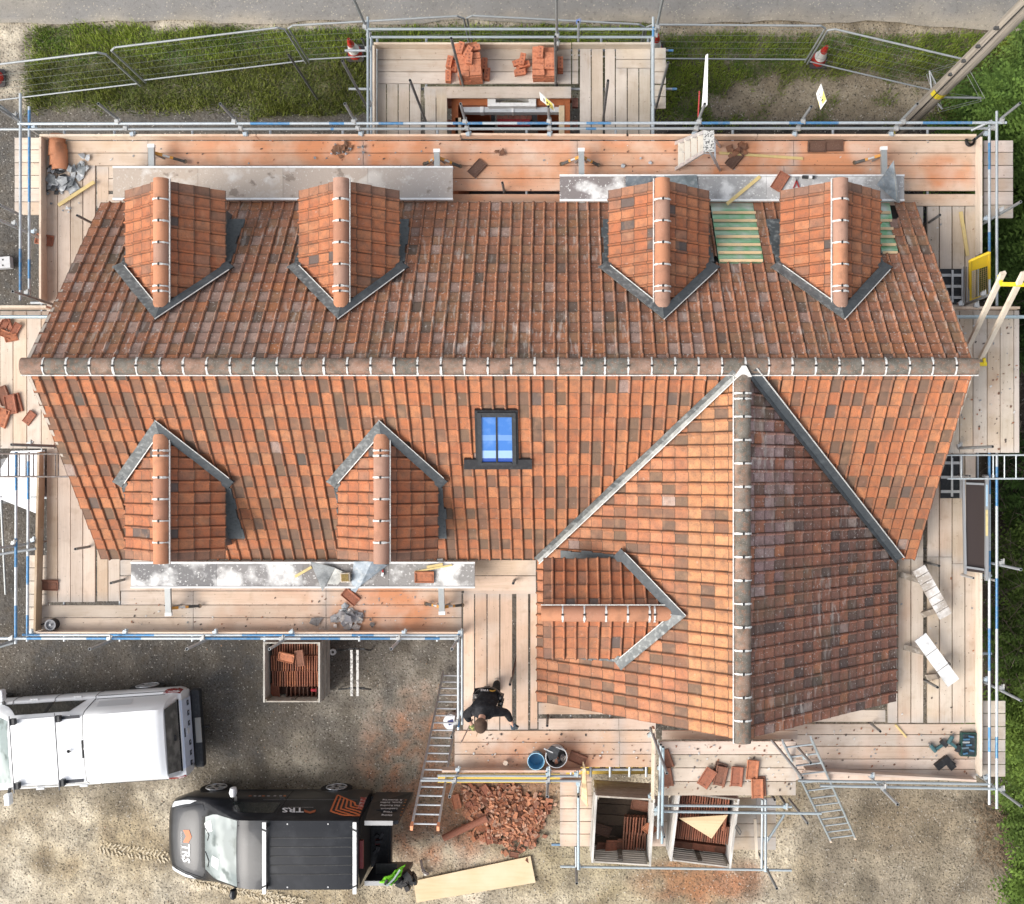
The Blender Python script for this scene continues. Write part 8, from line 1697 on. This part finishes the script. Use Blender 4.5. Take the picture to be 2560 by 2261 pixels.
# ---------------------------------------------------------------- conifers and shrubs on the right
def conifer(x, y, h_, r, n, c0, c1, label, name='conifer', z0=0.3, seed=1, leaf=.13, droop=.35, gap=.15, cat='conifer'):
    rg = random.Random(seed); t = thing(name, label, cat, (x, y, 0), 'conifers along the right boundary'); m = MB(); m.tube((x, y, -.1), (x, y, h_ * .92), .11, 8, (.11, .085, .06), r1=.02, hollow=False)
    for k in range(16):
        z = lerp(.5, h_ * .85, k / 15); a = rg.uniform(0, 6.28); l_ = r * (1 - (z / h_) ** 1.6) * .9; m.tube((x, y, z), (x + l_ * math.cos(a), y + l_ * math.sin(a), z + .1), .025, 5, (.12, .09, .065), r1=.006, hollow=False)
    m.build('trunk', BARK, t); m = MB()
    for i in range(n):
        f_ = rg.random() ** .8; z = lerp(z0, h_, f_); a = rg.uniform(0, 6.283); rm = r * (1 - f_ ** 1.7 * .93) * (.75 + .35 * nz(a * 1.2, z * .9, seed)); 
        if nz(math.cos(a) * 1.5, math.sin(a) * 1.5, z * 1.1 + seed) > .45 - gap: continue
        q = rm * (rg.uniform(.45, 1.0) ** .6); bx, by = x + q * math.cos(a), y + q * math.sin(a); cl = nz(bx * 1.6, by * 1.6, z * 1.6 + seed)
        rim = (q / max(.1, rm)); col = mix(c0, c1, min(1.15, max(0, .30 + cl * 1.0 + rg.uniform(-.4, .5) + .15 * f_))); out = Vector((math.cos(a + rg.uniform(-.6, .6)), math.sin(a + rg.uniform(-.6, .6)), rg.uniform(-.2, .75))).normalized()
        L_ = leaf * rg.uniform(2.6, 5.2); sd_ = out.cross(Vector((0, 0, 1))).normalized(); up = sd_.cross(out); base = Vector((bx, by, z))
        for k in range(7):
            s = (k / 6); p = base + out * L_ * s - Vector((0, 0, droop * .12 * s * s)); w_ = leaf * 1.15 * (1 - s * .8); 
            for g in (-1, 1):
                tip = p + sd_ * g * w_ + out * w_ * .75 + up * rg.uniform(-.02, .02); b0 = p + out * .03; b1 = p - out * .03
                m.add([b1, b0, tip], [(0, 1, 2)], jit(mix(col, c1, s * .5), .14))
    m.build('crown', LEAF, t); return t
DG, MG, LG, YG = (.012, .026, .008), (.035, .075, .018), (.075, .150, .030), (.13, .20, .045)
conifer(9.35, 6.55, 5.2, 1.75, 5200, (.025, .06, .012), (.14, .225, .045), 'big bright green conifer crowding the timber pole at the upper right', seed=2)
conifer(10.2, 7.9, 4.6, 1.5, 2600, (.025, .06, .012), (.15, .225, .05), 'lighter green conifer at the upper right frame corner beside the road', seed=3)
conifer(9.75, 4.6, 4.6, 1.35, 3000, (.022, .05, .011), (.11, .18, .036), 'green conifer right of the upper right scaffold corner', seed=4)
conifer(10.15, 2.7, 3.4, 1.0, 1500, DG, (.06, .11, .025), 'dark sparse conifer behind the yellow brackets', seed=5, gap=.35)
conifer(10.1, -.3, 3.2, 1.0, 1500, DG, (.075, .14, .03), 'dark conifer right of the brown trap door', seed=6, gap=.3)
conifer(10.05, -1.9, 3.4, 1.05, 1900, (.015, .035, .008), (.12, .18, .038), 'green conifer with light tips right of the sloping trestle planks', seed=7, gap=.2)
conifer(10.05, -3.7, 3.4, 1.1, 2300, (.018, .04, .009), (.11, .17, .034), 'green conifer right of the two lower right standards', seed=8)
conifer(9.95, -5.4, 3.0, 1.15, 2400, (.028, .06, .012), (.15, .225, .042), 'bright conifer at the lower right scaffold corner', seed=9)
conifer(10.3, -7.1, 2.6, 1.1, 2000, (.028, .055, .012), (.14, .21, .042), 'yellowish conifer at the right edge below the scaffold', seed=10)
conifer(10.4, -8.6, 2.6, 1.15, 1900, (.028, .06, .012), (.15, .23, .045), 'light green conifer in the lower right frame corner', seed=11)
m = MB(); rg = random.Random(4)
for _ in range(420):
    x, y = rg.uniform(8.5, 10.4), rg.uniform(-4.5, 5.5); z = rg.uniform(.3, 2.0); a = rg.uniform(0, 6.28); l_ = rg.uniform(.3, .9); p = Vector((x, y, z)); q = p + Vector((math.cos(a) * l_, math.sin(a) * l_, rg.uniform(-.2, .5))); m.tube(p, q, rg.uniform(.004, .010), 4, jit((.085, .062, .048), .4), r1=.002, hollow=False)
    for k in range(2): m.tube(p.lerp(q, .5), p.lerp(q, .5) + Vector((rg.uniform(-.3, .3), rg.uniform(-.3, .3), rg.uniform(-.1, .3))), .004, 4, jit((.085, .062, .048), .4), r1=.001, hollow=False)
m.build('bare_twigs', BARK, label='tangle of bare brown twigs between the scaffold and the conifers', cat='twigs', kind='stuff')
m = MB()
for _ in range(500):
    p = P(rg.uniform(2440, 2530), rg.uniform(2000, 2170), .03); p.z = gz(p.x, p.y) + .02; a = rg.uniform(0, 6.28); l_ = rg.uniform(.05, .3); m.tube(p, p + Vector((math.cos(a) * l_, math.sin(a) * l_, rg.uniform(0, .08))), .004, 3, jit((.24, .165, .10), .4), hollow=False)
m.build('dry_brash', BARK, label='dry brown brash lying on the soil at the lower right', cat='brash', kind='stuff')
